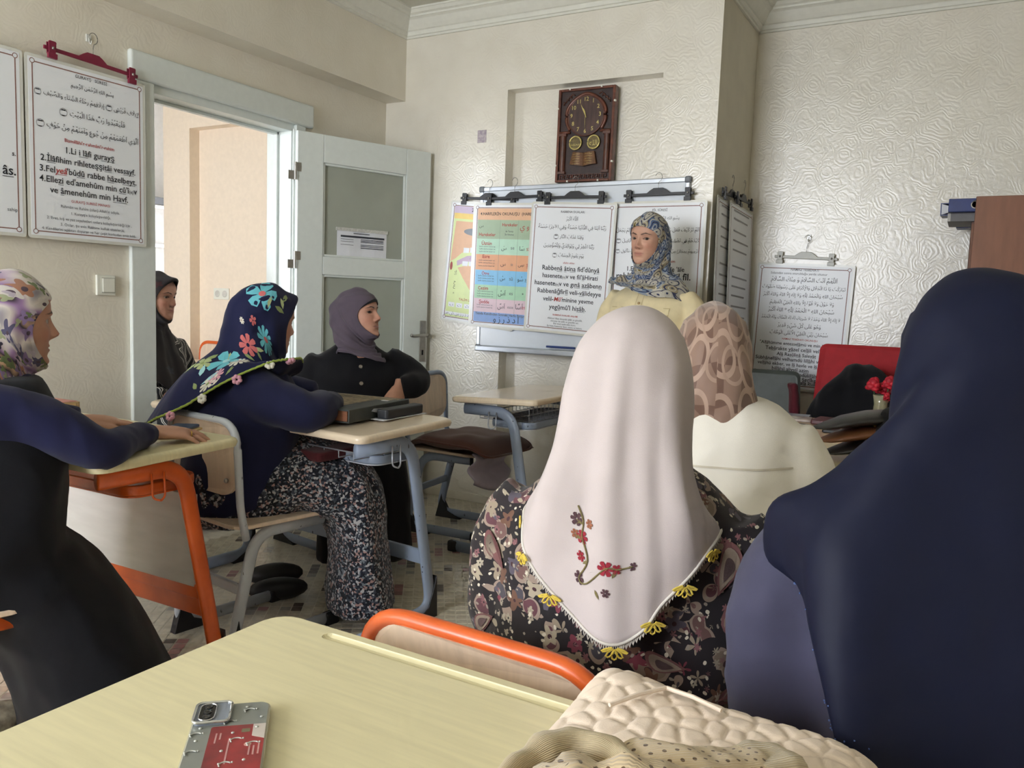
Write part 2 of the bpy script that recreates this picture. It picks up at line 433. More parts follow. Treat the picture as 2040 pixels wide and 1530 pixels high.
# timetable sheet taped on the upper pane
pp = tag(empty('paper_sheet', LH, LA), 'white printed timetable sheet with table taped on upper door pane', 'paper')
M_PAPER = pm('paper', (228, 230, 236), 0.7, var=0.015)
M_INK = pm('ink_dark', (52, 54, 62), 0.8, var=0.05)
n = 12; rr = []
for k in range(n+1):
    t = k/n; x = 0.242+0.31*t
    rr.append((x, 0.0205-0.004*math.sin(t*PI*2)**2, 1.398+0.012*math.sin(t*5)*0.4, 1.545+0.004*t))
v = [(a, b-0.006*(1 if 0 else 0), z0_) for a, b, z0_, z1_ in rr]+[(a, b, z1_) for a, b, z0_, z1_ in rr]
mkobj('sheet', v, [(i, i+1, n+2+i, n+1+i) for i in range(n)], M_PAPER, pp, solid=0.0012)
t = MB(); yq = 0.0145
MB().box2((0.236, 0.0125, 1.545), (0.556, 0.0215, 1.563)).build('tape_strip', pm('clear_tape', (206, 206, 200), 0.25, var=0.1, scale=90), pp)
t.box2((0.262, yq, 1.512), (0.535, yq+0.001, 1.522)).box2((0.34, yq, 1.533), (0.44, yq+0.001, 1.537))
for zz in (1.503, 1.496, 1.489, 1.474, 1.466): t.box2((0.385, yq, zz), (0.53, yq+0.001, zz+0.003))
for zz in (1.500, 1.488, 1.470): t.box2((0.262, yq, zz), (0.34, yq+0.001, zz+0.002))
t.box2((0.385, yq, 1.456), (0.53, yq+0.001, 1.460))
t.build('printed_table', M_INK, pp)
# light switch by the door
sw = tag(empty('light_switch', (XL, 2.142, 1.198), 0), 'white square light switch beside the door casing', 'switch')
M_SWITCH = pm('switch_plastic', (232, 232, 220), 0.3, var=0.01)
MB().box((0.006, 0, 0), (0.012, 0.085, 0.085)).build('switch_plate', M_SWITCH, sw, bevel=0.003)
MB().box((0.014, 0.008, 0), (0.008, 0.055, 0.058)).build('rocker', M_SWITCH, sw, bevel=0.002)
MB().box((0.0125, 0.008, 0), (0.003, 0.062, 0.065)).build('rocker_frame', pm('switch_gap', (190, 190, 178), 0.5), sw)
# scrap of tape left on the back wall
tag(MB().box2((-2.545, YB-0.0012, 2.085), (-2.487, YB, 2.155)).build('tape_scrap', pm('tape_residue', (196, 186, 184), 0.6, rgb2=(150, 135, 150), scale=70)), 'greyish scrap of old tape stuck to the back wall', 'tape')

# the hall seen through the door
HY = 4.2
hw = MB()
hw.box2((-5.54, HY, 0), (-5.24, HY+0.35, ZC)).box2((-5.24, HY+0.09, 0), (XL-0.16, HY+0.35, 2.40)).box2((-5.24, HY, 2.40), (XL-0.16, HY+0.35, ZC))
struct(hw.build('wall_hall', M_HALL))
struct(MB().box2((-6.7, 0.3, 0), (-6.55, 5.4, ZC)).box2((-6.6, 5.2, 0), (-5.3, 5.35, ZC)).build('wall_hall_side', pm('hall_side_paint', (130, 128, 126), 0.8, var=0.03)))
hn = MB(); a, b, c0, d0 = HALL_WIN
hn.box2((-6.6, 0.3, 0), (a, 0.45, ZC)).box2((b, 0.3, 0), (XL-0.16, 0.45, ZC)).box2((a, 0.3, 0), (b, 0.45, c0)).box2((a, 0.3, d0), (b, 0.45, ZC))
struct(hn.build('wall_hall_near', M_HALL))
sk = tag(empty('wall_socket', (-4.99, HY+0.09, 1.17)), 'double white wall socket on the peach hall wall', 'socket')
MB().box((0, -0.005, 0), (0.165, 0.01, 0.085)).build('socket_plate', M_SWITCH, sk, bevel=0.003)
for s in (-1, 1):
    w_ = MB().lathe([(0.026, 0), (0.026, 0.003), (0.022, 0.005), (0.016, 0.0035), (0.004, 0.0035)], 20, M=Matrix.Translation((s*0.04, -0.01, 0)) @ Matrix.Rotation(PI/2, 4, 'X'))
    w_.build('socket_well', pm('socket_grey', (205, 203, 195), 0.4), sk)
# shelf unit far in the hall
su = tag(empty('shelf_unit', (-6.3, 4.75, 0)), 'pale open shelf unit at the far end of the hall', 'shelf')
MB().box2((-0.28, -0.4, 0), (0.08, 0.4, 1.9)).build('carcass', pm('shelf_grey', (120, 118, 116), 0.6), su, bevel=0.003)
for z in (0.1, 0.5, 0.9, 1.25, 1.55, 1.88): MB().box2((-0.25, -0.43, z), (0.12, 0.41, z+0.025)).build('shelf_board', M_SWITCH, su)
tag(MB().box((-6.25, 4.75, 1.935), (0.3, 0.6, 0.06)).build('flat_box', pm('black_card', (30, 30, 32), 0.6), None, bevel=0.004), 'flat black box lying on top of hall shelf unit', 'box')
# ================================================================== desks and chairs
M_TOPY = pm('desk_laminate_yellow', (230, 220, 178), 0.32, var=0.035, scale=9, aniso=(1, 14, 1), coat=0.25)
M_TOPC = pm('desk_laminate_cream', (226, 208, 182), 0.28, var=0.03, scale=9, aniso=(1, 14, 1), coat=0.3)
M_ORANGE = pm('orange_enamel', (228, 104, 40), 0.35, var=0.05, scale=14, rgb2=(208, 90, 32), coat=0.2)
def chipped(name, rgb, chip):
    m = pm(name, rgb, 0.4, var=0.03, scale=12)
    nt = m.node_tree; bs = nt.nodes['Principled BSDF']
    src = bs.inputs['Base Color'].links[0].from_socket
    tc = nt.nodes.new('ShaderNodeTexCoord')
    mp = nt.nodes.new('ShaderNodeMapping'); mp.inputs['Scale'].default_value = (1, 1, 0.45); link(nt, tc.outputs['Object'], mp.inputs['Vector'])
    nz = nt.nodes.new('ShaderNodeTexNoise'); nz.inputs['Scale'].default_value = 55; nz.inputs['Detail'].default_value = 2; link(nt, mp.outputs[0], nz.inputs['Vector'])
    cr = nt.nodes.new('ShaderNodeValToRGB'); cr.color_ramp.elements[0].position = 0.70; cr.color_ramp.elements[1].position = 0.73
    cr.color_ramp.elements[0].color = (0, 0, 0, 1); cr.color_ramp.elements[1].color = (1, 1, 1, 1); link(nt, nz.outputs['Fac'], cr.inputs['Fac'])
    mx = nt.nodes.new('ShaderNodeMix'); mx.data_type = 'RGBA'
    link(nt, cr.outputs[0], mx.inputs['Factor']); link(nt, src, mx.inputs['A']); mx.inputs['B'].default_value = lin(*chip)
    link(nt, mx.outputs['Result'], bs.inputs['Base Color'])
    return m
M_BLUEG = chipped('blue_grey_enamel', (150, 164, 186), (52, 54, 62))
M_LGREY = chipped('light_grey_enamel', (196, 202, 210), (60, 62, 66))
M_PLY = pm('beech_plywood', (228, 206, 182), 0.42, var=0.05, scale=7, aniso=(9, 9, 1), coat=0.15)
M_PLYE = pm('plywood_edge', (220, 186, 130), 0.5, var=0.12, scale=60, aniso=(1, 1, 6))
M_BLACKP = pm('black_plastic', (28, 29, 32), 0.5, var=0.05)
M_BOARD = pm('modesty_board', (206, 204, 198), 0.55, var=0.04, scale=6, aniso=(1, 1, 5))
M_WIRE = pm('chrome_wire', (190, 196, 206), 0.3, 0.6, var=0.02)

def sideframe(mb, x, pts, rad, ra=0.026, rb=0.014):
    mb.tube(bend([(x, p[0], p[1]) for p in pts], rad, 7), ra, 12, r2=rb, up=(1, 0, 0) if False else (0, 0.001, 1))
    return mb
def oval_path(mb, x, pts, rad, tall=0.026, thin=0.014, n=12):
    """tube in the plane x = const: 'thin' across x, 'tall' in the plane"""
    P = bend([(x, p[0], p[1]) for p in pts], rad, 7); R = []
    for i, p in enumerate(P):
        t = (P[min(i+1, len(P)-1)]-P[max(i-1, 0)]).normalized()
        w = Vector((0, -t.z, t.y))
        R.append([p+Vector((thin*math.cos(2*PI*k/n), 0, 0))+w*(tall*math.sin(2*PI*k/n)) for k in range(n)])
    mb.rings(R)
def make_desk(name, label, loc, rz, W, D, H, mtop, mleg, panel=None, basket=False, tilt=0.0, group='school desks', groove=False):
    """student side is -y; loc = centre of the desk on the floor"""
    r = tag(empty(name, loc, rz), label, 'desk', group)
    # moulded top with a rolled edge and rounded corners
    R = []
    for inset, z in ((0.016, -0.030), (0.004, -0.026), (0.0, -0.014), (0.003, -0.005), (0.012, 0.0)):
        o = rrect(W-2*inset, D-2*inset, 0.035, 5)
        R.append([(x, y, H+z+tilt*(y/D+0.5)) for x, y in o])
    top = MB().rings(R).build('desk_top', mtop, r, smooth=True)
    top.data.polygons[-1].use_smooth = False; top.data.polygons[-2].use_smooth = False
    md = top.modifiers.new('es', 'EDGE_SPLIT'); md.split_angle = math.radians(50)
    if groove:                                                          # pen groove pressed into the far edge
        xs_ = [(-W*0.40-0.0125*math.cos(a), 0.0125*math.sin(a)) for a in np.linspace(0.05, PI/2, 8)]; xs_ += [(-x, q) for x, q in reversed(xs_)]
        cut = MB().rings([[(x, D/2-0.034+q*math.cos(2*PI*k/16), H+0.0075+q*math.sin(2*PI*k/16)) for k in range(16)] for x, q in xs_])
        co_ = cut.build('cutter', mtop)
        for q_ in (co_, top):
            b_ = bmesh.new(); b_.from_mesh(q_.data); bmesh.ops.recalc_face_normals(b_, faces=b_.faces); b_.to_mesh(q_.data); b_.free()
        top.modifiers.remove(md)
        bm_ = top.modifiers.new('b', 'BOOLEAN'); bm_.object = co_; bm_.operation = 'DIFFERENCE'; bm_.solver = 'EXACT'
        co_.parent = r; bpy.context.view_layer.update()
        me_ = bpy.data.meshes.new_from_object(top.evaluated_get(bpy.context.evaluated_depsgraph_get()))
        top.modifiers.clear(); top.data = me_; bpy.data.objects.remove(co_)
        md = top.modifiers.new('es', 'EDGE_SPLIT'); md.split_angle = math.radians(40)
    for s in (-1, 1):
        x = s*(W/2-0.07); m = MB()
        oval_path(m, x, [(-D*0.40, H-0.058), (D*0.16, H-0.058), (D*0.44, 0.03), (-D*0.5, 0.028)], [0.09, 0.085])
        m.build('side_frame', mleg, r, smooth=True)
        cp = MB().prism([(D*0.43, 0.0), (D*0.475, 0.0), (D*0.46, 0.16), (D*0.425, 0.11), (D*0.37, 0.045), (D*0.22, 0.004), (D*0.22, 0.0)], -0.018, 0.018, M=Matrix.Translation((x, 0, 0)) @ Matrix(((0, 0, 1, 0), (1, 0, 0, 0), (0, 1, 0, 0), (0, 0, 0, 1))))
        cp.build('foot_wedge', M_BLACKP, r, bevel=0.003)
        MB().box((x, -D*0.5, 0.026), (0.034, 0.05, 0.052)).build('foot_cap', M_BLACKP, r, bevel=0.008)
        hk = MB()
        for dy in (-0.02, 0.02): hk.tube(bend([(x+s*0.018, -0.02+dy, H-0.06), (x+s*0.022, -0.02+dy, H-0.13), (x+s*0.03, -0.02, H-0.137)], 0.012), 0.003, 8)
        hk.build('bag_hook', mleg if mleg is M_ORANGE else M_WIRE, r, smooth=True)
    cb = MB(); cb.box((0, D*0.345, 0.24), (W-0.16, 0.018, 0.055)); cb.build('cross_bar', mleg, r, bevel=0.005)
    tr = MB()
    tr.prism(rrect(W-0.2, D*0.5, 0.05, 5, 0, D*0.1), H-0.135, H-0.131).build('tray', mleg if mleg is M_ORANGE else M_LGREY, r)
    rim = [(x, y, H-0.115) for x, y in rrect(W-0.2, D*0.5, 0.05, 5, 0, D*0.1)]
    MB().tube(rim+[rim[0]], 0.016, 8, r2=0.003).build('tray_rim', mleg, r, smooth=True)
    if basket:
        wr = MB()
        for k in range(14):
            x = -W/2+0.13+k*(W-0.26)/13
            wr.tube([(x, D*0.28, H-0.03), (x, D*0.28, H-0.105), (x, -D*0.3, H-0.105), (x, -D*0.3, H-0.08)], 0.0022, 6)
        for y, z in ((D*0.28, H-0.105), (D*0.28, H-0.07), (-D*0.3, H-0.08), (0, H-0.105)): wr.tube([(-W/2+0.12, y, z), (W/2-0.12, y, z)], 0.0026, 6)
        wr.build('wire_basket', M_WIRE, r)
    if panel:
        MB().box((0, D*0.30, H-0.30), (W-0.19, 0.016, 0.28)).build('modesty_panel', M_BOARD, r, bevel=0.002)
        MB().box((0, D*0.31, H-0.455), (W-0.16, 0.02, 0.045)).build('panel_rail', mleg, r, bevel=0.004)
    return r
def make_chair(name, label, loc, rz, mleg, tall=0.80, group='school chairs'):
    """faces +y; loc = centre of the seat on the floor"""
    r = tag(empty(name, loc, rz), label, 'chair', group)
    st = MB(); R = []
    for inset, z in ((0.006, 0.430), (0.0, 0.434), (0.0, 0.442), (0.004, 0.445)):
        R.append([(x, y, z-0.012*max(0, y/0.2)**2) for x, y in rrect(0.40-2*inset, 0.40-2*inset, 0.07, 6)])
    st.rings(R).build('seat', M_PLY, r)
    zb0, zb1 = tall-0.24, tall-0.006
    bk = MB(); R = []
    for yy in (0.0, 0.011):
        ring = []
        for x, z in rrect(0.37, zb1-zb0, 0.07, 6, 0, (zb0+zb1)/2):
            ring.append((x, -0.205-0.10*(z-0.44)*0.55+0.022*(x/0.19)**2*1.0+yy, z))
        R.append(ring)
    bk.rings(R).build('backrest', M_PLY, r)
    ybk = lambda z, x=0.19: -0.205-0.10*(z-0.44)*0.55+0.022*(x/0.19)**2
    pts = [(-0.195, -0.165, 0.40), (-0.195, ybk(0.5), 0.5), (-0.195, ybk(tall), tall), (0.195, ybk(tall), tall), (0.195, ybk(0.5), 0.5), (0.195, -0.165, 0.40)]
    MB().tube(bend(pts, [0.04, 0.085, 0.085, 0.04], 8), 0.0125, 12).build('back_frame', mleg, r, smooth=True)
    for k, (x, z) in enumerate([(s*0.14, z) for s in (-1, 1) for z in (zb0+0.05, zb1-0.05)]):
        MB().ball((x, ybk(z, x)-0.001, z), 0.008, 10, 6).build('rivet', M_STEEL, r, smooth=True)
    for s in (-1, 1):
        m = MB()
        oval_path(m, s*0.165, [(0.17, 0.405), (-0.11, 0.405), (-0.2, 0.03), (0.21, 0.027)], [0.08, 0.08], 0.022, 0.013)
        m.build('side_frame', mleg, r, smooth=True)
        MB().box((s*0.165, 0.172, 0.405), (0.028, 0.008, 0.046)).build('rail_cap', M_BLACKP, r, bevel=0.003)
        MB().box((s*0.165, 0.21, 0.024), (0.034, 0.06, 0.048)).build('foot_cap', M_BLACKP, r, bevel=0.008)
        MB().prism([(-0.215, 0.0), (-0.18, 0.13), (-0.175, 0.10), (-0.14, 0.04), (-0.06, 0.006), (-0.06, 0.0)], -0.016, 0.016, M=Matrix.Translation((s*0.165, 0, 0)) @ Matrix(((0, 0, 1, 0), (1, 0, 0, 0), (0, 1, 0, 0), (0, 0, 0, 1)))).build('foot_wedge', M_BLACKP, r, bevel=0.002)
    MB().box((0, -0.155, 0.22), (0.31, 0.016, 0.035)).build('stretcher', mleg, r, bevel=0.004)
    return r
R_ = math.radians
DESKS = {}
DESKS['A'] = make_desk('school_desk', 'pale yellow desk top in the foreground carrying the phone', (-0.215, 0.555, 0), 0, 1.2, 0.50, 0.75, M_TOPY, M_ORANGE, True, groove=True)
DESKS['B'] = make_desk('school_desk', 'yellow desk with orange legs under the resting hands at left', (-2.46, 1.435, 0), R_(1.0), 1.2, 0.47, 0.75, M_TOPY, M_ORANGE, True, tilt=0.012)
DESKS['C'] = make_desk('school_desk', 'cream desk with blue grey legs carrying the thick black book', (-2.235, 2.265, 0), R_(-5), 1.2, 0.48, 0.745, M_TOPC, M_BLUEG, None, True, tilt=0.015)
DESKS['D'] = make_desk('school_desk', 'empty cream desk with wire basket standing by the whiteboard', (-1.84, 3.45, 0), R_(-90), 0.76, 0.45, 0.75, M_TOPC, M_BLUEG, None, True, tilt=0.02)
DESKS['F'] = make_desk('school_desk', 'desk with pale front panel between the two rows of seated women', (-0.16, 1.52, 0), 0, 0.92, 0.42, 0.72, M_TOPY, M_ORANGE, True)
DESKS['E'] = make_desk('school_desk', 'yellow desk edge showing beside the white shirted woman', (-0.22, 2.70, 0), 0, 1.2, 0.47, 0.75, M_TOPY, M_ORANGE, True)
CH = {}
CH['P4'] = make_chair('school_chair', 'light grey framed plywood chair under woman in navy floral scarf', (-2.14, 1.98, 0), R_(-8), M_LGREY, 0.78)
CH['Q'] = make_chair('school_chair', 'empty beech plywood chair with brown cushion by the door', (-2.27, 3.47, 0), face_dir(86), M_BLUEG, 0.80)
CH['P2'] = make_chair('school_chair', 'blue grey chair under woman in black dress', (-2.64, 2.93, 0), face_dir(98), M_BLUEG, 0.70)
CH['P6'] = make_chair('school_chair', 'orange framed chair back between yellow desk and pale scarf', (-0.53, 1.08, 0), R_(-2), M_ORANGE, 0.745)
CH['P8'] = make_chair('school_chair', 'orange chair hidden under woman in navy scarf', (0.06, 1.08, 0), R_(2), M_ORANGE, 0.70)
CH['P7'] = make_chair('school_chair', 'chair under woman in white shirt', (-0.47, 1.97, 0), 0, M_ORANGE, 0.70)
CH['P5'] = make_chair('school_chair', 'orange chair under woman in floral scarf at left edge', (-2.10, 0.93, 0), R_(-12), M_ORANGE, 0.70)
CH['P3'] = make_chair('school_chair', 'chair under woman in dark scarf beyond the door', (-3.80, 2.78, 0), face_dir(80), M_BLUEG, 0.70)
DESKS['H'] = make_desk('school_desk', 'orange edged desk standing against the hall wall', (-4.9, 3.85, 0), R_(0), 0.7, 0.45, 0.68, M_TOPC, M_ORANGE)
CH['H'] = make_chair('school_chair', 'plywood chair behind the orange edged hall desk', (-4.95, 4.02, 0), R_(180), M_ORANGE, 0.80)
# ================================================================== lettering (flat print, cut as thin shapes)
_FORMS = {}
for _cp in range(0xFE70, 0xFEFD):
    _d = unicodedata.decomposition(chr(_cp)).split()
    if len(_d) == 2: _FORMS.setdefault(chr(int(_d[1], 16)), {})[_d[0]] = chr(_cp)
    elif len(_d) == 3 and _d[1] == '0644': _FORMS.setdefault('\u0644'+chr(int(_d[2], 16)), {})[_d[0]] = chr(_cp)
def ar_shape(s):
    cl = []
    for ch in s:
        if unicodedata.combining(ch) and cl: cl[-1][1] += ch
        else: cl.append([ch, ''])
    o = []; i = 0
    while i < len(cl):
        if cl[i][0] == '\u0644' and i+1 < len(cl) and '\u0644'+cl[i+1][0] in _FORMS:
            o.append(['\u0644'+cl[i+1][0], cl[i][1]+cl[i+1][1]]); i += 2
        else: o.append(cl[i]); i += 1
    F = lambda c: _FORMS.get(c, {}); res = []
    for i, (c, m) in enumerate(o):
        fm = F(c)
        pj = i > 0 and '<initial>' in F(o[i-1][0]) and '<final>' in fm
        nj = '<initial>' in fm and i+1 < len(o) and '<final>' in F(o[i+1][0])
        k = '<medial>' if pj and nj else '<final>' if pj else '<initial>' if nj else '<isolated>'
        res.append((fm.get(k, c[0]), m))
    return res
_GC = {}
_tc = bpy.data.curves.new('glyph', 'FONT'); _to = bpy.data.objects.new('glyph', _tc); COL.objects.link(_to)
_tc.resolution_u = 2; _tc.size = 1.0
def _eval(s):
    _tc.body = s
    dg = bpy.context.evaluated_depsgraph_get(); dg.update()
    ev = _to.evaluated_get(dg); me = ev.to_mesh()
    n = len(me.vertices); v = np.empty(n*3); me.vertices.foreach_get('co', v)
    f = [tuple(p.vertices) for p in me.polygons]; ev.to_mesh_clear()
    return v.reshape(-1, 3)[:, :2], f
def glyph(ch, bold=False):
    k = (ch, bold)
    if k not in _GC:
        _tc.offset = 0.0
        a, _ = _eval(ch+'|'); b, _ = _eval('|')
        adv = a[:, 0].max()-b[:, 0].max()
        _tc.offset = 0.011 if bold else 0.0
        v, f = _eval(ch)
        _GC[k] = (v, f, adv)
    return _GC[k]
def is_ar(s): return any('\u0600' <= c <= '\u06ff' for c in s)
def layout(s, bold):
    """returns (mesh pieces [(v, f, colourflag)], width) at size 1; markup: _ underline, { } red, ( ) kept, ~ small"""
    out = []; x = 0.0
    if is_ar(s):
        seq = []
        for w_ in s.split(' '): seq += ar_shape(w_)+[(' ', '')]
        seq = seq[:-1]
        for g, m in reversed(seq):
            if g == ' ': x += 0.22; continue
            v, f, adv = glyph(g, False)
            if len(v): out.append((v+[x, 0], f, 0)); cx = x+(v[:, 0].min()+v[:, 0].max())/2; top = v[:, 1].max()
            else: cx = x+adv/2; top = 0.5
            sh = '\u0651' in m
            for q in m:
                mv, mf, _ = glyph(q, False)
                if not len(mv): continue
                dy = 0.12 if (sh and q != '\u0651' and q != '\u0650') else 0.0
                if q != '\u0650' and q != '\u064d': dy += max(0.0, top+0.06-mv[:, 1].min())*0.8 if top < 0.9 else 0.1
                out.append((mv+[cx-(mv[:, 0].min()+mv[:, 0].max())/2, dy], mf, 0))
            x += adv
        return out, x
    ul = None; red = 0; sm = 1.0
    for ch in s:
        if ch == '_':
            if ul is None: ul = x
            else:
                out.append((np.array([(ul, -0.17), (x, -0.17), (x, -0.12), (ul, -0.12)]), [(0, 1, 2, 3)], red)); ul = None
            continue
        if ch == '{': red = 1; continue
        if ch == '}': red = 0; continue
        if ch == '~': sm = 0.55 if sm == 1.0 else 1.0; continue
        v, f, adv = glyph(ch, bold)
        if len(v):
            vv = v*sm+[x, 0]
            if red: vv = vv+np.stack([v[:, 1]*0.2, v[:, 1]*0], 1)
            out.append((vv, f, red))
        x += adv*sm
    return out, x
def lettering(name, parent, items, mats, y=-0.0012):
    """items: (text, xc, yc from top, width, material index, bold); local x right, z up, -y to the viewer"""
    V = []; F = []; MI = []; o = 0
    for it in items:
        s, xc, yc, wd, mi, bold = it[:6]
        pcs, wtot = layout(s, bold); k = wd/max(wtot, 1e-3)
        if len(it) > 6: k = min(k, it[6])
        for v, f, red in pcs:
            for p in v: V.append((xc+(p[0]-wtot/2)*k, y, -yc+(p[1]-0.25)*k))
            F += [tuple(i+o for i in q) for q in f]; MI += [1 if red else mi]*len(f); o += len(v)
    return mkobj(name, V, F, mats, parent, mi=MI)
INK = pm('print_black', (38, 40, 46), 0.5, var=0.03)
RED = pm('print_red', (178, 52, 48), 0.5, var=0.03)
GRY = pm('print_grey', (96, 98, 104), 0.5, var=0.03)
M_SHEET = pm('laminated_sheet', (240, 243, 248), 0.30, var=0.012, scale=3, spec=0.4)
M_BORD = pm('print_border', (138, 96, 88), 0.5, var=0.04)
M_LAM = pm('laminate_margin', (222, 222, 214), 0.25, var=0.02)
M_HBLK = pm('hanger_black', (26, 27, 32), 0.4, var=0.05)
M_HRED = pm('hanger_maroon', (126, 30, 58), 0.4, var=0.05)
M_HGRY = pm('hanger_clear', (160, 158, 142), 0.3, var=0.05)
M_HOOK = pm('hook_wire', (150, 148, 142), 0.3, 0.8, var=0.03)

def make_hanger(label, loc, rz, m, L=0.36, roll=0.0, hook=0.075, group='clip hangers holding posters'):
    r = tag(empty('clip_hanger', loc, rot=(0, roll, rz)), label, 'hanger', group)
    h = [(-L/2, -0.007), (-L/2, 0.007), (-0.06, 0.008), (-0.042, 0.022), (-0.025, 0.032), (0.025, 0.032), (0.042, 0.022), (0.06, 0.008), (L/2, 0.007), (L/2, -0.007)]
    MB().prism(list(reversed(h)), -0.004, 0.004, M=Matrix.Rotation(PI/2, 4, 'X')).build('bar', m, r, bevel=0.002)
    a = [(0, 0, 0.03), (0, 0, 0.055)]+[(0.018*math.sin(t)*1.0+0.0, 0, 0.055+hook*0.5-0.022*math.cos(t)) for t in np.linspace(0.2, 4.4, 14)]
    MB().tube(a, 0.0016, 8).build('wire_hook', M_HOOK, r, smooth=True)
    for s in (-1, 1):
        c = MB(); x = s*(L/2-0.03)
        c.prism([(-0.013, -0.02), (0.013, -0.02), (0.015, 0.024), (0.012, 0.028), (-0.012, 0.028), (-0.015, 0.024)], 0.004, 0.010, M=Matrix.Translation((x, 0, 0)) @ Matrix.Rotation(PI/2, 4, 'X'))
        c.prism([(-0.013, -0.02), (0.013, -0.02), (0.015, 0.024), (-0.015, 0.024)], -0.010, -0.005, M=Matrix.Translation((x, 0, 0)) @ Matrix.Rotation(PI/2, 4, 'X'))
        c.box((x, -0.008, -0.028), (0.036, 0.012, 0.02))
        cl = c.build('clip', m, r, bevel=0.0015)
        MB().tube([(x, -0.012, 0.006), (x, -0.013, -0.004)], 0.0045, 8).build('spring', M_STEEL, cl, smooth=True)
    return r
def make_poster(label, loc, rz, W, H, items, mats=None, tilt=0.0, curl=0.0, group='laminated wall posters', bands=None, lean=0.0, dents=0.0):
    """loc = middle of the top edge; local x right, z up, -y to the viewer"""
    r = tag(empty('poster', loc, rot=(lean, tilt, rz)), label, 'poster', group)
    def sheet(name, x0, x1, z0, z1, yo, m, nx=14, nz=20):
        v = []; f = []
        for j in range(nz+1):
            for i in range(nx+1):
                x = lerp(x0, x1, i/nx); z = lerp(z0, z1, j/nz)
                yy = yo+curl*(x/W)**2*4-curl*0.5*math.sin(z/H*PI)
                if dents: yy += dents*noise.noise(Vector((x*7, z*5, 3.0)))*min(1, (0.25+abs(z))*1.2)
                v.append((x, yy, z))
        for j in range(nz):
            for i in range(nx):
                a = j*(nx+1)+i; f.append((a, a+1, a+nx+2, a+nx+1))
        return mkobj(name, v, f, m, r, smooth=True, solid=0.0006 if name != 'sheet' else 0.0008)
    if curl == 0 and dents == 0:
        MB().prism(rrect(W, H, 0.012, 4, 0, -H/2), -0.0006, 0.0006, M=Matrix.Translation((0, 0, 0)) @ Matrix.Rotation(PI/2, 4, 'X')).build('laminate', M_LAM, r)
        MB().box((0, -0.0009, -H/2), (W-0.024, 0.0006, H-0.024)).build('sheet', M_SHEET, r)
    else:
        sheet('laminate', -W/2, W/2, -H, 0, 0.0, M_LAM); sheet('sheet', -W/2+0.012, W/2-0.012, -H+0.012, -0.012, -0.001, M_SHEET)
    b = MB(); bw = 0.004; q = 0.026; yb = -0.0016
    for a, e in (((-W/2+q, yb, -H+q), (-W/2+q+bw, yb+0.0004, -q)), ((W/2-q-bw, yb, -H+q), (W/2-q, yb+0.0004, -q)), ((-W/2+q, yb, -q-bw), (W/2-q, yb+0.0004, -q)), ((-W/2+q, yb, -H+q), (W/2-q, yb+0.0004, -H+q+bw))): b.box2(a, e)
    for sx in (-1, 1):
        for zz in (-q, -H+q):
            b.lathe([(0.010, 0), (0.010, 0.0005), (0.0075, 0.0005), (0.0075, 0)], 16, M=Matrix.Translation((sx*(W/2-q-0.002), yb, zz)) @ Matrix.Rotation(PI/2, 4, 'X'))
    b.build('printed_border', M_BORD, r)
    for sx in (-1, 1):
        for zz in (-q, -H+q): MB().lathe([(0.0072, 0), (0.0072, 0.0007)], 14, M=Matrix.Translation((sx*(W/2-q-0.002), yb, zz)) @ Matrix.Rotation(PI/2, 4, 'X')).build('corner_roundel', M_SHEET, r)
    if bands:
        for nm, pts, m, yy in bands:
            MB().add([(x, yy, -z) for x, z in pts], [tuple(range(len(pts)))]).build(nm, m, r)
    if items: lettering('printed_text', r, items, mats or [INK, RED, GRY], -0.0024)['kind'] = 'stuff'
    return r
def at_frac(W, H, rows):
    return [(s, W*xf, H*yf, W*wf, mi, b)+tuple(e) for (s, xf, yf, wf, mi, b, *e) in rows]

# left wall -------------------------------------------------------------
W, H = 0.51, 0.69
gur = at_frac(W, H, [
 ('GURAYŞ   SÛRESİ', 0.02, 0.062, 0.27, 0, False), ('بِسْمِ اللهِ الرَّحْمٰنِ الرَّحِيمِ', 0.03, 0.118, 0.36, 0, False),
 ('لِإِيلَافِ قُرَيْشٍ ۝ إِيلَافِهِمْ رِحْلَةَ الشِّتَآءِ وَالصَّيْفِ ۝', 0.0, 0.195, 0.88, 0, False), ('فَلْيَعْبُدُوا رَبَّ هَذَا الْبَيْتِ ۝', 0.03, 0.28, 0.56, 0, False),
 ('اَلَّذِي اَطْعَمَهُمْ مِنْ جُوعٍ وَآمَنَهُمْ مِنْ خَوْفٍ ۝', 0.0, 0.365, 0.86, 0, False), ("Bismillâhi'r-rahmâni'r-rahim", 0.0, 0.435, 0.42, 1, True),
 ('1.Li _i lâ_fi gu_rayş_', 0.0, 0.492, 0.42, 0, True), ('2._İlâ_fihim rihleteşşi_tâi_ ves_sayf_.', 0.0, 0.553, 0.80, 0, True),
 ("3.Fel{_yeâ_}'bû_dû_ rabbe _hâ_zel_beyt_.", 0.0, 0.612, 0.82, 0, True), ("4.Elle_zi_ ed'amehûm min _cû_'î~(n)~v", 0.0, 0.668, 0.82, 0, True),
 ('ve _â_menehûm min _Havf_.', 0.0, 0.725, 0.66, 0, True), ('GURAYŞ SURESİ MANASI', 0.0, 0.775, 0.33, 1, False),
 ("Rahmân ve Rahîm (olan) Allah'ın adıyla.", 0.0, 0.81, 0.50, 2, False), ("1. Kureyş'e kolaylaştırıldığı,", 0.0, 0.845, 0.34, 2, False),
 ('2. Evet, kış ve yaz seyahatleri onlara kolaylaştırıldığı için ,', 0.0, 0.88, 0.72, 2, False), ('3. Onlar, şu evin Rabbine kulluk etsinler,ki,', 0.02, 0.913, 0.55, 2, False),
 ('4. Kendilerini açlıktan doyuran ve her çeşit korkudan emin kıldı.', 0.0, 0.942, 0.80, 2, False)])
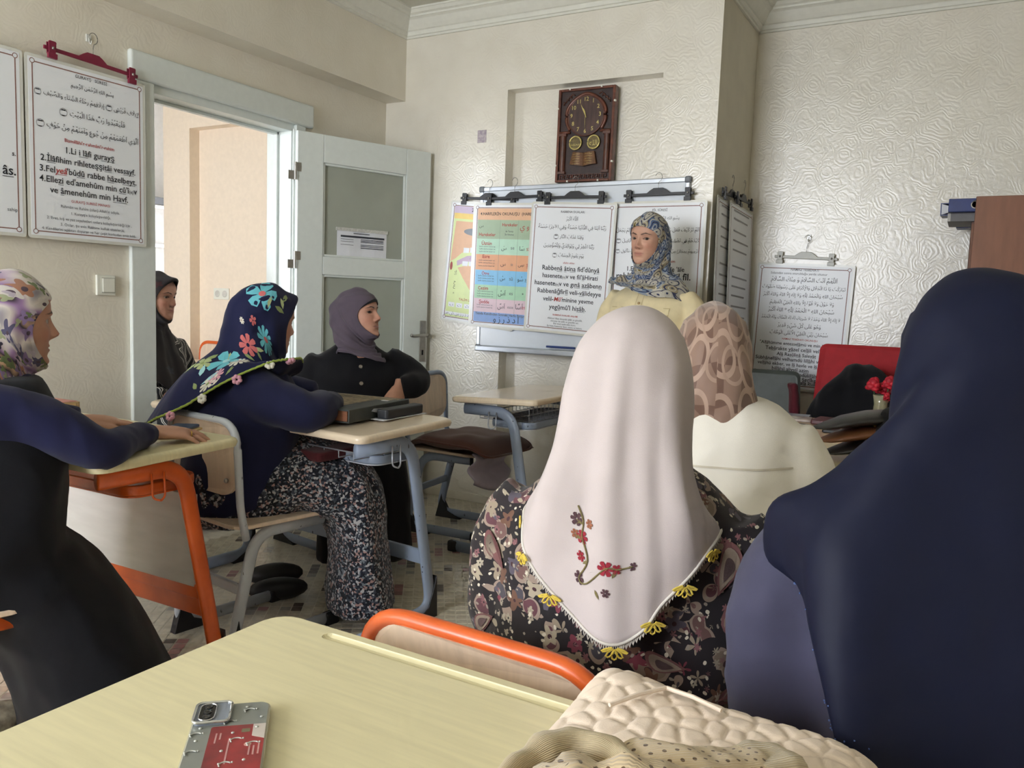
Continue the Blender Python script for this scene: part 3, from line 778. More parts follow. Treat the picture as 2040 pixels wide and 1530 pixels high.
make_poster('poster headed GURAYŞ SÛRESİ on maroon hanger beside the door', (XL+0.036, 2.062, 2.06), PI/2, W, H, gur)
make_hanger('maroon clip hanger on the left wall above the GURAYŞ poster', (XL+0.046, 2.075, 2.088), PI/2, M_HRED, 0.40, roll=R_(2))
nas = at_frac(W, H, [('s.', 0.42, 0.56, 0.03, 0, True, 0.06), ('_âs_.', 0.385, 0.655, 0.10, 0, True), ('sahip', 0.40, 0.86, 0.075, 2, False)])
make_poster('poster cut by the left picture edge ending in bold letters', (XL+0.036, 1.545, 2.06), PI/2, W, H, nas)
hk_ = tag(empty('wall_hook', (XL+0.004, 2.085, 2.19)), 'small clear wall hook above the maroon hanger', 'hook', 'clear stick-on wall hooks')
M_CLEAR = pm('clear_plastic', (214, 214, 208), 0.15, var=0.02, spec=0.8)
MB().box((0, 0, 0), (0.006, 0.022, 0.03)).build('pad', M_CLEAR, hk_, bevel=0.002)
MB().tube(bend([(0.004, 0, 0), (0.006, 0, -0.02), (0.016, 0, -0.026), (0.02, 0, -0.012)], 0.006), 0.0022, 8).build('prong', M_CLEAR, hk_, smooth=True)

# whiteboard ------------------------------------------------------------
wb = tag(empty('whiteboard', (-1.888, YB, 1.375), rot=(0, R_(-0.35), 0)), 'aluminium framed whiteboard behind the hanging posters', 'whiteboard')
M_ALU = pm('anodised_aluminium', (186, 192, 200), 0.35, 0.7, var=0.02)
MB().box((0, -0.011, 0), (1.20, 0.012, 0.90)).build('board', pm('whiteboard_enamel', (226, 233, 242), 0.22, var=0.01, spec=0.6), wb)
fr = MB()
for a, e in (((-0.613, -0.022, 0.435), (0.613, -0.002, 0.46)), ((-0.613, -0.022, -0.46), (-0.590, -0.002, 0.435)), ((0.590, -0.022, -0.46), (0.613, -0.002, 0.435))): fr.box2(a, e)
fr.build('frame', M_ALU, wb, bevel=0.004)
MB().box2((-0.59, -0.075, -0.468), (0.59, -0.002, -0.435)).build('pen_tray', M_ALU, wb, bevel=0.006)
for sx in (-1, 1):
    for sz in (-1, 1): MB().box((sx*0.602, -0.013, sz*0.448), (0.034, 0.028, 0.034)).build('corner_cap', pm('corner_grey', (120, 124, 130), 0.5), wb, bevel=0.008)
tag(MB().tube([(-2.02, YB-0.06, 0.954), (-1.85, YB-0.055, 0.954)], 0.006, 8).build('board_marker', pm('marker_blue', (50, 70, 130), 0.4), None), 'thin blue marker lying in the whiteboard pen tray', 'marker')

# posters in front of the board
W, H = 0.50, 0.70
rab = at_frac(W, H, [
 ('RABBENA DUALARI', 0.0, 0.075, 0.28, 2, True), ('اَللّٰهُ اَكْبَرْ', 0.0, 0.128, 0.14, 2, False),
 ('رَبَّنَا آتِنَا فِي الدُّنْيَا حَسَنَةً وَفِي الآخِرَةِ حَسَنَةً', 0.0, 0.19, 0.80, 0, False), ('وَقِنَا عَذَابَ النَّارِ ۝', -0.03, 0.262, 0.36, 0, False),
 ('رَبَّنَا اغْفِرْ لِي وَلِوَالِدَيَّ وَلِلْمُؤْمِنِينَ', -0.02, 0.33, 0.60, 0, False), ('يَوْمَ يَقُومُ الْحِسَابُ ۝', -0.02, 0.402, 0.38, 0, False),
 ('allahü ekber', 0.0, 0.457, 0.14, 1, False), ("Rabbe_nâ_ _â_ti_na_ fid'dûn_yâ_", 0.02, 0.503, 0.68, 0, True),
 ("hasenete~(n)~v ve fil'_â_Hirati", 0.02, 0.562, 0.66, 0, True), ('hasenete~(n)~v ve gı_nâ_ _azâ_ben_n_', 0.0, 0.620, 0.80, 0, True),
 ('Rabbenâğfir_lî_ veli-_vâ_lideyye', 0.02, 0.68, 0.76, 0, True), ("velil-{Mû'}minine yevme", 0.02, 0.74, 0.60, 0, True), ("ye_gû_mû'l hi_sâb_.", 0.02, 0.80, 0.44, 0, True),
 ('RABBENÂ DUALARI ANLAMI', 0.0, 0.858, 0.30, 1, True), ('Allahım! Bize dünyada iyilik ve güzellik,', 0.0, 0.886, 0.42, 2, False), ('ahirette de iyilik ve güzellik ver.', 0.0, 0.906, 0.34, 2, False), ('Bizi ateş azabından koru.', 0.0, 0.925, 0.27, 2, False),
 ('Ey bizim Rabbimiz! Beni, anamı ve babamı', 0.0, 0.945, 0.42, 2, False)])
fil = at_frac(W, H, [
 ('FİL SÛRESİ', 0.02, 0.068, 0.16, 2, True), ('بِسْمِ اللهِ الرَّحْمٰنِ الرَّحِيمِ', 0.05, 0.125, 0.36, 2, False),
 ('اَلَمْ تَرَ كَيْفَ فَعَلَ رَبُّكَ بِأَصْحَابِ الْفِيلِ ۝ اَلَمْ يَجْعَلْ', 0.0, 0.21, 0.88, 0, False), ('كَيْدَهُمْ فِي تَضْلِيلٍ ۝ وَأَرْسَلَ عَلَيْهِمْ طَيْراً أَبَابِيلَ ۝', 0.0, 0.285, 0.88, 0, False),
 ('تَرْمِيهِمْ بِحِجَارَةٍ مِنْ سِجِّيلٍ ۝ فَجَعَلَهُمْ كَعَصْفٍ مَأْكُولٍ ۝', 0.0, 0.36, 0.88, 0, False), ("Bismillâhi'r-rahmâni'r-rahim", 0.0, 0.432, 0.42, 1, True),
 ("1.Elem tera keyfe fe 'âle", 0.0, 0.49, 0.62, 0, True), ('rabbüke bi eshâbil fîl.', -0.02, 0.545, 0.80, 0, True)])
make_poster('poster headed RABBENA DUALARI on black hanger over the whiteboard', (-1.885, YB-0.075, 1.725), 0, W, H, rab, tilt=R_(2.5), lean=R_(1.0))
make_hanger('black hanger with printed badge above the RABBENA poster', (-1.885, YB-0.066, 1.752), 0, M_HBLK, 0.37, roll=R_(0.8), hook=0.06)
make_poster('poster headed FİL SÛRESİ behind the standing woman', (-1.425, YB-0.05, 1.722), 0, W, H, fil, tilt=R_(0.3), lean=R_(0.8))
make_hanger('black hanger above the FİL SÛRESİ poster', (-1.432, YB-0.042, 1.755), 0, M_HBLK, 0.37, roll=R_(-0.6), hook=0.06)
def flat(name, rgb, rough=0.4): return pm(name, rgb, rough, var=0.02)
B_ = {k: flat('print_'+k, c) for k, c in dict(peach=(236, 188, 150), sage=(168, 190, 160), mint=(186, 224, 200), orange=(232, 170, 128), sky=(132, 196, 236), green=(172, 216, 182), pink=(226, 200, 210), blue=(138, 172, 228), line=(120, 140, 130), lilac=(208, 190, 214), lime=(222, 236, 170), skin=(232, 186, 150), grey=(136, 142, 150), tongue=(200, 176, 200), white=(236, 240, 246), gold=(246, 214, 120), outline=(70, 60, 56), uvula=(166, 60, 54)).items()}
def rect(x0, x1, z0, z1): return [(x0, z1), (x1, z1), (x1, z0), (x0, z0)]
bx0, bx1 = -W/2+0.033, W/2-0.033
rows4 = [('sage', 0.135, 0.285), ('mint', 0.285, 0.41), ('orange', 0.41, 0.535), ('sky', 0.535, 0.655), ('green', 0.655, 0.765), ('pink', 0.765, 0.875), ('blue', 0.875, 0.955)]
bands = [('title_band', rect(bx0, bx1, 0.045*H, 0.135*H), B_['peach'], -0.0019)]
for k, a, b_ in rows4: bands.append((k+'_band', rect(bx0, bx1, a*H, b_*H), B_[k], -0.0019))
for xf in (-0.135, 0.10, 0.30): bands.append(('column_rule', rect(W*xf-0.0006, W*xf+0.0006, 0.135*H, 0.875*H), B_['line'], -0.0021))
har = at_frac(W, H, [('4.HARFLERİN OKUNUŞU  (HAREKELER)', 0.0, 0.09, 0.80, 0, True),
 ('Harekeler', -0.30, 0.255, 0.22, 1, True), ('Harekeler', -0.01, 0.175, 0.20, 1, True), ('ile Tanıtıp', -0.01, 0.225, 0.10, 2, True), ('İle Okuması', -0.01, 0.25, 0.12, 2, True), ('س', -0.38, 0.185, 0.06, 0, False), ('ا و ي', 0.20, 0.19, 0.16, 1, False),
 ('Üstün', -0.30, 0.325, 0.14, 1, True), ('سَ', -0.07, 0.36, 0.07, 0, False), ('se', 0.04, 0.355, 0.05, 2, False), ('سَا', 0.16, 0.36, 0.07, 0, False), ('sââ', 0.255, 0.36, 0.08, 1, False),
 ('Esre', -0.30, 0.43, 0.10, 1, True), ('سِ', -0.07, 0.485, 0.07, 0, False), ('sı', 0.04, 0.485, 0.03, 2, False), ('سِى', 0.16, 0.485, 0.08, 0, False), ('_sii_', 0.255, 0.485, 0.06, 1, False),
 ('Ötre', -0.30, 0.565, 0.10, 1, True), ('سُ', -0.07, 0.60, 0.07, 0, False), ('sû', 0.04, 0.60, 0.05, 2, False), ('سُو', 0.16, 0.60, 0.08, 0, False), ('_sûû_', 0.255, 0.60, 0.08, 2, False),
 ('Cezim', -0.32, 0.685, 0.14, 1, True), ('اَسْ', -0.07, 0.72, 0.10, 0, False), ('es', 0.05, 0.715, 0.05, 2, False), ('*', 0.2, 0.72, 0.02, 0, True),
 ('Şedde', -0.30, 0.795, 0.14, 1, True), ('اَسَّ', -0.07, 0.825, 0.10, 0, False), ('esse', 0.05, 0.825, 0.08, 2, False), ('اَسَّا', 0.16, 0.82, 0.10, 0, False), ('es_sââ_', 0.255, 0.82, 0.12, 1, False),
 ('Yazıda Kendinden Sonraki Harfe Bitişmeyenler', -0.02, 0.89, 0.78, 2, True), ('ا د ذ ر ز و', 0.0, 0.93, 0.34, 0, False)])
for yy in (0.345, 0.365, 0.385, 0.455, 0.475, 0.5, 0.58, 0.6, 0.62, 0.705, 0.725, 0.745, 0.815, 0.835): har.append(('~harfin üzerine konur ise~', -0.29*W, yy*H, 0.22*W, 2, False, 0.02))
make_poster('coloured table poster headed HARFLERİN OKUNUŞU', (-2.272, YB-0.055, 1.735), 0, W, H, har, tilt=R_(1.6), bands=bands, lean=R_(0.9))
make_hanger('black hanger above the coloured letter table poster', (-2.262, YB-0.046, 1.765), 0, M_HBLK, 0.38, roll=R_(-1.0), hook=0.06)
# mouth chart
def P_(*a): return [(x*W, z*H) for x, z in a]
def ell(cx, cz, rx, rz, n=20, a0=0, a1=2*PI): return [(W*(cx+rx*math.cos(t)), H*(cz-rz*math.sin(t))) for t in np.linspace(a0, a1, n, endpoint=(a1-a0) < 6)]
mouth = [('title_band', rect(bx0, bx1, 0.045*H, 0.10*H), B_['lilac'], -0.0019), ('note_band', rect(bx0, bx1, 0.10*H, 0.145*H), B_['gold'], -0.0019), ('page_tint', rect(bx0, bx1, 0.145*H, 0.955*H), B_['lime'], -0.0019),
 ('palate', P_((-0.40, 0.165), (0.40, 0.165), (0.42, 0.42), (0.3, 0.44), (-0.1, 0.40), (-0.28, 0.42), (-0.36, 0.47), (-0.43, 0.50)), B_['skin'], -0.0021),
 ('nasal_passage', ell(-0.12, 0.245, 0.16, 0.03), B_['grey'], -0.0023), ('throat', P_((-0.32, 0.545), (-0.2, 0.52), (0.3, 0.52), (0.34, 0.60), (0.1, 0.66), (0.0, 0.70), (-0.02, 0.78), (-0.1, 0.79), (-0.12, 0.72), (-0.24, 0.62)), B_['skin'], -0.0021),
 ('tongue', P_((-0.34, 0.49), (-0.2, 0.44), (0.05, 0.42), (0.35, 0.43), (0.35, 0.47), (0.0, 0.475), (-0.2, 0.49), (-0.33, 0.53)), B_['tongue'], -0.0024), ('uvula', ell(-0.41, 0.535, 0.018, 0.035), B_['uvula'], -0.0023)]
for k in range(7):
    mouth.append(('tooth', [(W*(-0.26+k*0.09+a), H*(0.385-0.012*math.sin(k*0.6)+b_)) for a, b_ in ((0, 0.035), (0.075, 0.03), (0.08, -0.01), (0.0, -0.008))], B_['white'], -0.0025))
    mouth.append(('tooth', [(W*(-0.26+k*0.09+a), H*(0.505-0.006*math.sin(k*0.6)+b_)) for a, b_ in ((0, 0.02), (0.075, 0.02), (0.08, -0.02), (0.0, -0.018))], B_['white'], -0.0025))
for k in range(5): mouth.append(('letter_box', rect(W*(-0.40+k*0.11), W*(-0.315+k*0.11), 0.835*H, 0.873*H), B_['white'], -0.0022))
mouth.append(('letter_strip', rect(bx0, bx1, 0.915*H, 0.94*H), B_['white'], -0.0022))
mtx = at_frac(W, H, [('2.HARFLERİN ÇIKIŞ', 0.05, 0.072, 0.5, 0, True), ('ل', -0.16, 0.455, 0.02, 0, False), ('ج', -0.05, 0.45, 0.04, 0, False), ('ش', 0.06, 0.445, 0.06, 0, False), ('ح', -0.34, 0.70, 0.03, 0, False), ('خ', -0.34, 0.665, 0.03, 0, False), ('ق', -0.34, 0.575, 0.03, 0, False), ('ك', -0.34, 0.60, 0.03, 0, False), ('ء', -0.34, 0.755, 0.02, 0, False),
 ('TALİM UYGULAMASI', -0.08, 0.805, 0.36, 1, False), ('ب', -0.357, 0.855, 0.05, 0, False), ('ت', -0.247, 0.855, 0.05, 0, False), ('ث', -0.137, 0.855, 0.05, 0, False), ('پ', -0.027, 0.855, 0.05, 0, False), ('ا ب ت ث ج ح خ د ذ ر ز س ش ص', -0.1, 0.928, 0.7, 2, False)])
make_poster('mouth chart poster with teeth and tongue at the left of board', (-2.44, YB-0.036, 1.742), 0, W, H, mtx, tilt=R_(5.2), bands=mouth, lean=R_(0.6))
make_hanger('black hanger half hidden above the mouth chart poster', (-2.44, YB-0.028, 1.765), 0, M_HBLK, 0.38, roll=R_(3.0), hook=0.06)

# far wall poster and the two on the return wall
nam = at_frac(W, H, [('NAMAZ TESBİHATI', 0.0, 0.05, 0.30, 2, True), ('Selamdan sonra oturulduğu yerde okunur', -0.06, 0.08, 0.6, 2, False),
 ('اَللّٰهُمَّ اَنْتَ السَّلَامُ وَ مِنْكَ السَّلَامُ', 0.0, 0.13, 0.70, 0, False), ('تَبَارَكْتَ يَا ذَا الْجَلَالِ وَالْإِكْرَامِ عَلَى رَسُولِنَا صَلَوَاتْ', 0.0, 0.19, 0.88, 0, False),
 ('سُبْحَانَ اللهِ وَالْحَمْدُ لِلّٰهِ وَلَا إِلٰهَ إِلَّا اللهُ وَاللهُ أَكْبَرْ', 0.0, 0.25, 0.84, 0, False), ('وَلَا حَوْلَ وَلَا قُوَّةَ إِلَّا بِاللهِ الْعَلِيِّ الْعَظِيمْ', 0.0, 0.31, 0.68, 0, False),
 ('سُبْحَانَ اللهِ * الْحَمْدُ لِلّٰهِ * اللهُ أَكْبَرْ', 0.0, 0.37, 0.70, 0, False), ('لَا إِلٰهَ إِلَّا اللهُ وَحْدَهُ لَا شَرِيكَ لَهُ لَهُ الْمُلْكُ وَلَهُ الْحَمْدُ', 0.0, 0.43, 0.84, 0, False),
 ('وَهُوَ عَلَى كُلِّ شَيْءٍ قَدِيرْ', 0.0, 0.49, 0.46, 0, False), ('سُبْحَانَ رَبِّيَ الْعَلِيِّ الْأَعْلَى الْوَهَّابْ', 0.0, 0.55, 0.62, 0, False),
 ('NAMAZ TESBİHATI OKUNUŞU', 0.02, 0.597, 0.38, 1, True), ('"Al_lâ_hümme entesse_lâ_mü ve min kesse_lâ_m.', 0.02, 0.635, 0.86, 0, True), ("Te_bâ_rakte _yâ_zel ce_lâ_li vel'ikrâm", 0.02, 0.678, 0.72, 0, True),
 ('A_lâ_ Ra_sû_li_nâ_ Sale_vât_', 0.0, 0.72, 0.42, 0, True), ('Süb_hâ_nel_lâ_hi velhamdü lil_lâ_hi ve _lâ_ ilâhe', 0.0, 0.76, 0.88, 0, True), ('vel_lâ_hü ekber, ve _lâ_ havle ve _lâ_ guvvete', 0.0, 0.80, 0.82, 0, True),
 ('bil_lâ_hil aliyyil az_im_', -0.05, 0.838, 0.40, 0, True), ('"Süb_hâ_nallâh" - "Elhamdülil_lâh_" "Allâhü', 0.0, 0.875, 0.88, 0, True), ('vahdehü  _lâ_ şe_rî_keleh', 0.05, 0.908, 0.52, 0, True), ("ve hüve  a_lâ_ külli", 0.05, 0.936, 0.4, 0, True)])
make_poster('wrinkled glossy poster headed NAMAZ TESBİHATI on the far wall', (-0.826, YR-0.022, 1.455), 0, 0.515, 0.70, nam, tilt=R_(1.6), group='laminated wall posters')
make_hanger('clear grey clip hanger above the NAMAZ TESBİHATI poster', (-0.828, YR-0.018, 1.488), 0, M_HGRY, 0.33, roll=R_(2.6), hook=0.09)
hk2 = tag(empty('wall_hook', (-0.82, YR-0.004, 1.60), R_(-90)), 'small clear wall hook above the grey hanger on far wall', 'hook', 'clear stick-on wall hooks')
MB().box((0, 0, 0), (0.006, 0.022, 0.03)).build('pad', M_CLEAR, hk2, bevel=0.002)
MB().tube(bend([(0.004, 0, 0), (0.006, 0, -0.02), (0.016, 0, -0.026), (0.02, 0, -0.012)], 0.006), 0.0022, 8).build('prong', M_CLEAR, hk2, smooth=True)
M_FAINT = pm('print_faint', (150, 150, 154), 0.5, var=0.03)
for k, (yc, off, lb, tl) in enumerate(((4.26, 0.02, 'nearer of two narrow seen posters on the column side', 3.0), (4.44, 0.035, 'farther of two narrow seen posters on the column side', 2.0))):
    rows = []
    bands_ = []
    for i_, yf in enumerate((0.05, 0.11, 0.2, 0.27, 0.34, 0.46, 0.54, 0.61, 0.68, 0.76, 0.84)):
        bands_.append(('text_line', rect(-W*0.34, W*(0.30-0.05*(i_ % 3)), yf*H, yf*H+0.009), M_FAINT, -0.0024))
    make_poster(lb, (XC+off, yc, 1.74), PI/2, 0.5, 0.70, None, tilt=R_(tl), bands=bands_, lean=R_(-2.0))
    make_hanger('black hanger of the '+lb.split(' seen')[0].replace('two narrow', 'two')+' column posters', (XC+off+0.006, yc, 1.775), PI/2, M_HBLK, 0.36, hook=0.06)
# ================================================================== carved wall clock in the niche
M_CW = pm('carved_walnut', (92, 52, 38), 0.45, var=0.25, scale=26, bump=0.5, bscale=60, coat=0.3)
M_CD = pm('carved_dark', (58, 40, 36), 0.5, var=0.25, scale=30, bump=0.4, bscale=80)
M_CR = pm('copper_wash', (104, 58, 42), 0.38, 0.25, var=0.2, scale=40, coat=0.3)
M_GOLD = pm('gilt', (206, 190, 120), 0.35, 0.5, var=0.1, scale=90)
ck = tag(empty('wall_clock', (-1.884, YB+0.03, 1.845), rot=(0, R_(0.4), 0)), 'carved brown wall clock with gilt numerals in the niche', 'clock')
# local: x right, z up, -y to the viewer; 0.33 wide, 0.49 high
MB().box((0, 0.02, 0.245), (0.326, 0.04, 0.49)).build('case', M_CD, ck, bevel=0.004)
fr = MB()
for a, e in (((-0.165, -0.014, 0), (-0.15, 0.03, 0.49)), ((0.15, -0.014, 0), (0.165, 0.03, 0.49)), ((-0.15, -0.014, 0.477), (0.15, 0.03, 0.49)), ((-0.15, -0.014, 0), (0.15, 0.03, 0.013))): fr.box2(a, e)
fr.build('frame', M_CR, ck, bevel=0.003)
FY = Matrix.Rotation(PI/2, 4, 'X')
def disc(mb, cx, cz, r, y0, y1, n=40, sx=1.0): mb.prism([(cx+sx*r*math.cos(2*PI*k/n), cz+r*math.sin(2*PI*k/n)) for k in range(n)], -y1, -y0, M=FY); return mb
dz = 0.345
arch = [(-0.092, dz-0.072), (-0.114, dz-0.02), (-0.108, dz+0.04), (-0.07, dz+0.085), (0.0, dz+0.115), (0.07, dz+0.085), (0.108, dz+0.04), (0.114, dz-0.02), (0.092, dz-0.072)]
a3 = crom(np.array([(x, -0.006, z) for x, z in arch]), 40)
MB().tube(a3.tolist(), 0.0095, 8).build('arch_moulding', M_CR, ck, smooth=True)
disc(MB(), 0, dz, 0.102, -0.002, -0.010).build('dial', pm('dial_brown', (74, 50, 44), 0.5, var=0.25, scale=9, aniso=(6, 1, 1)), ck)
ring = [(0.104*math.cos(t), -0.008, dz+0.104*math.sin(t)) for t in np.linspace(0, 2*PI, 49)]
MB().tube(ring, 0.0045, 8).build('dial_rim', M_CW, ck, smooth=True)
nums = []
for k in range(1, 13):
    a = math.radians(90-30*k); s_ = str(k)
    nums.append((s_, 0.083*math.cos(a), -(dz+0.083*math.sin(a))-0.0, 0.0175*len(s_)*0.85, 0, True))
lettering('numerals', ck, nums, [M_GOLD, RED], -0.0125)['kind'] = 'stuff'
def hand_(ang, ln, w_, nm, y): 
    a = math.radians(90-ang); d = (math.cos(a), math.sin(a)); n_ = (-d[1], d[0])
    pts = [(-d[0]*0.012+n_[0]*w_*0.4, -d[1]*0.012+n_[1]*w_*0.4), (d[0]*ln*0.5+n_[0]*w_, d[1]*ln*0.5+n_[1]*w_), (d[0]*ln, d[1]*ln), (d[0]*ln*0.5-n_[0]*w_, d[1]*ln*0.5-n_[1]*w_), (-d[0]*0.012-n_[0]*w_*0.4, -d[1]*0.012-n_[1]*w_*0.4)]
    MB().prism([(x, z+dz) for x, z in pts], -y-0.001, -y+0.0, M=FY).build(nm, M_GOLD, ck)
hand_(342, 0.045, 0.005, 'hour_hand', 0.016) if False else None
for ang, ln, w_, nm, y in ((340, 0.042, 0.0045, 'hour_hand', -0.014), (334, 0.068, 0.0028, 'minute_hand', -0.016), (180, 0.07, 0.001, 'second_hand', -0.0175)):
    a = math.radians(90-ang); d = (math.cos(a), math.sin(a)); n_ = (-d[1], d[0])
    pts = [(-d[0]*0.012-n_[0]*w_*0.4, dz-d[1]*0.012-n_[1]*w_*0.4), (d[0]*ln*0.5-n_[0]*w_, dz+d[1]*ln*0.5-n_[1]*w_), (d[0]*ln, dz+d[1]*ln), (d[0]*ln*0.5+n_[0]*w_, dz+d[1]*ln*0.5+n_[1]*w_), (-d[0]*0.012+n_[0]*w_*0.4, dz-d[1]*0.012+n_[1]*w_*0.4)]
    MB().prism(pts, -y-0.0006, -y+0.0006, M=FY).build(nm, M_GOLD, ck)
for s in (-1, 1):
    c = MB(); c.tube([(s*0.128, -0.004, 0.055), (s*0.128, -0.004, 0.245)], 0.017, 14)
    c.box((s*0.128, -0.005, 0.25), (0.044, 0.03, 0.016)).box((s*0.128, -0.005, 0.05), (0.044, 0.03, 0.014))
    c.build('column', M_CW, ck, smooth=False, bevel=0.002)
    MB().tube([(s*0.15, -0.008, 0.262), (s*0.088, -0.008, 0.262)], 0.008, 10).build('lintel_bar', M_CR, ck, smooth=True)
    disc(MB(), s*0.053, 0.205, 0.036, 0.0, -0.010, 32).build('medallion', pm('gilt_dark', (112, 98, 62), 0.45, 0.3, var=0.3, scale=90), ck)
    MB().tube([(s*0.053+0.034*math.cos(t), -0.011, 0.205+0.034*math.sin(t)) for t in np.linspace(0, 2*PI, 33)], 0.0045, 8).build('medallion_rim', M_GOLD, ck, smooth=True)
lettering('medallion_script', ck, [('محمد', -0.053, -0.205+0.008, 0.054, 0, False), ('الله', 0.053, -0.205+0.008, 0.05, 0, False)], [M_GOLD, RED], -0.0125)['kind'] = 'stuff'
bk = MB()
for s in (-1, 1):
    R = []
    for t in np.linspace(0, 1, 8):
        x = s*0.078*t; y = -0.014-0.012*math.sin(t*PI*0.9); dzp = 0.012*t
        R.append([(x*0.80, y, 0.155+dzp*0.2-0.006*(1-t)), (x*0.80, -0.002, 0.155+dzp*0.2), (x*1.0, -0.002, 0.085+dzp*0.6), (x*1.0, y-0.004, 0.080+dzp*0.9)])
    bk.rings(R)
bk.build('open_book', pm('book_bronze', (120, 84, 58), 0.4, 0.2, var=0.2, scale=60), ck)
rows = []
for i in range(5):
    for s in (-1, 1): rows.append(('بسم الله الرحمن', s*0.036, -(0.143-0.0125*i), 0.044, 0, False))
lettering('book_script', ck, rows, [M_GOLD, RED], -0.031)['kind'] = 'stuff'
gk = MB()
for i in range(11):
    x = -0.127+i*0.0254-0.01
    gk.box((x, -0.004, 0.028), (0.003, 0.012, 0.022)).box((x+0.009, -0.004, 0.038), (0.018, 0.012, 0.003)).box((x+0.0165, -0.004, 0.030), (0.003, 0.012, 0.014)).box((x+0.011, -0.004, 0.0235), (0.011, 0.012, 0.003))
gk.build('greek_key_band', M_CR, ck)['kind'] = 'stuff'
for x, z in ((-0.098, 0.488), (0.086, 0.488), (0.164, 0.41), (0.164, 0.1), (-0.164, 0.39), (-0.164, 0.09), (-0.09, 0.004), (0.09, 0.004)):
    MB().box((x, -0.010, z), (0.010, 0.014, 0.010)).build('corner_clip', M_SWITCH, ck, bevel=0.002)
for s in (-1, 1):
    v = MB()
    for j in range(4): v.tube([(s*(0.07+0.018*j), -0.003, 0.455-0.012*j), (s*(0.085+0.016*j), -0.005, 0.462-0.012*j), (s*(0.098+0.012*j), -0.003, 0.45-0.014*j)], 0.004, 6)
    v.build('leaf_carving', M_CW, ck, smooth=True)
bpy.data.objects.remove(_to); bpy.data.curves.remove(_tc)
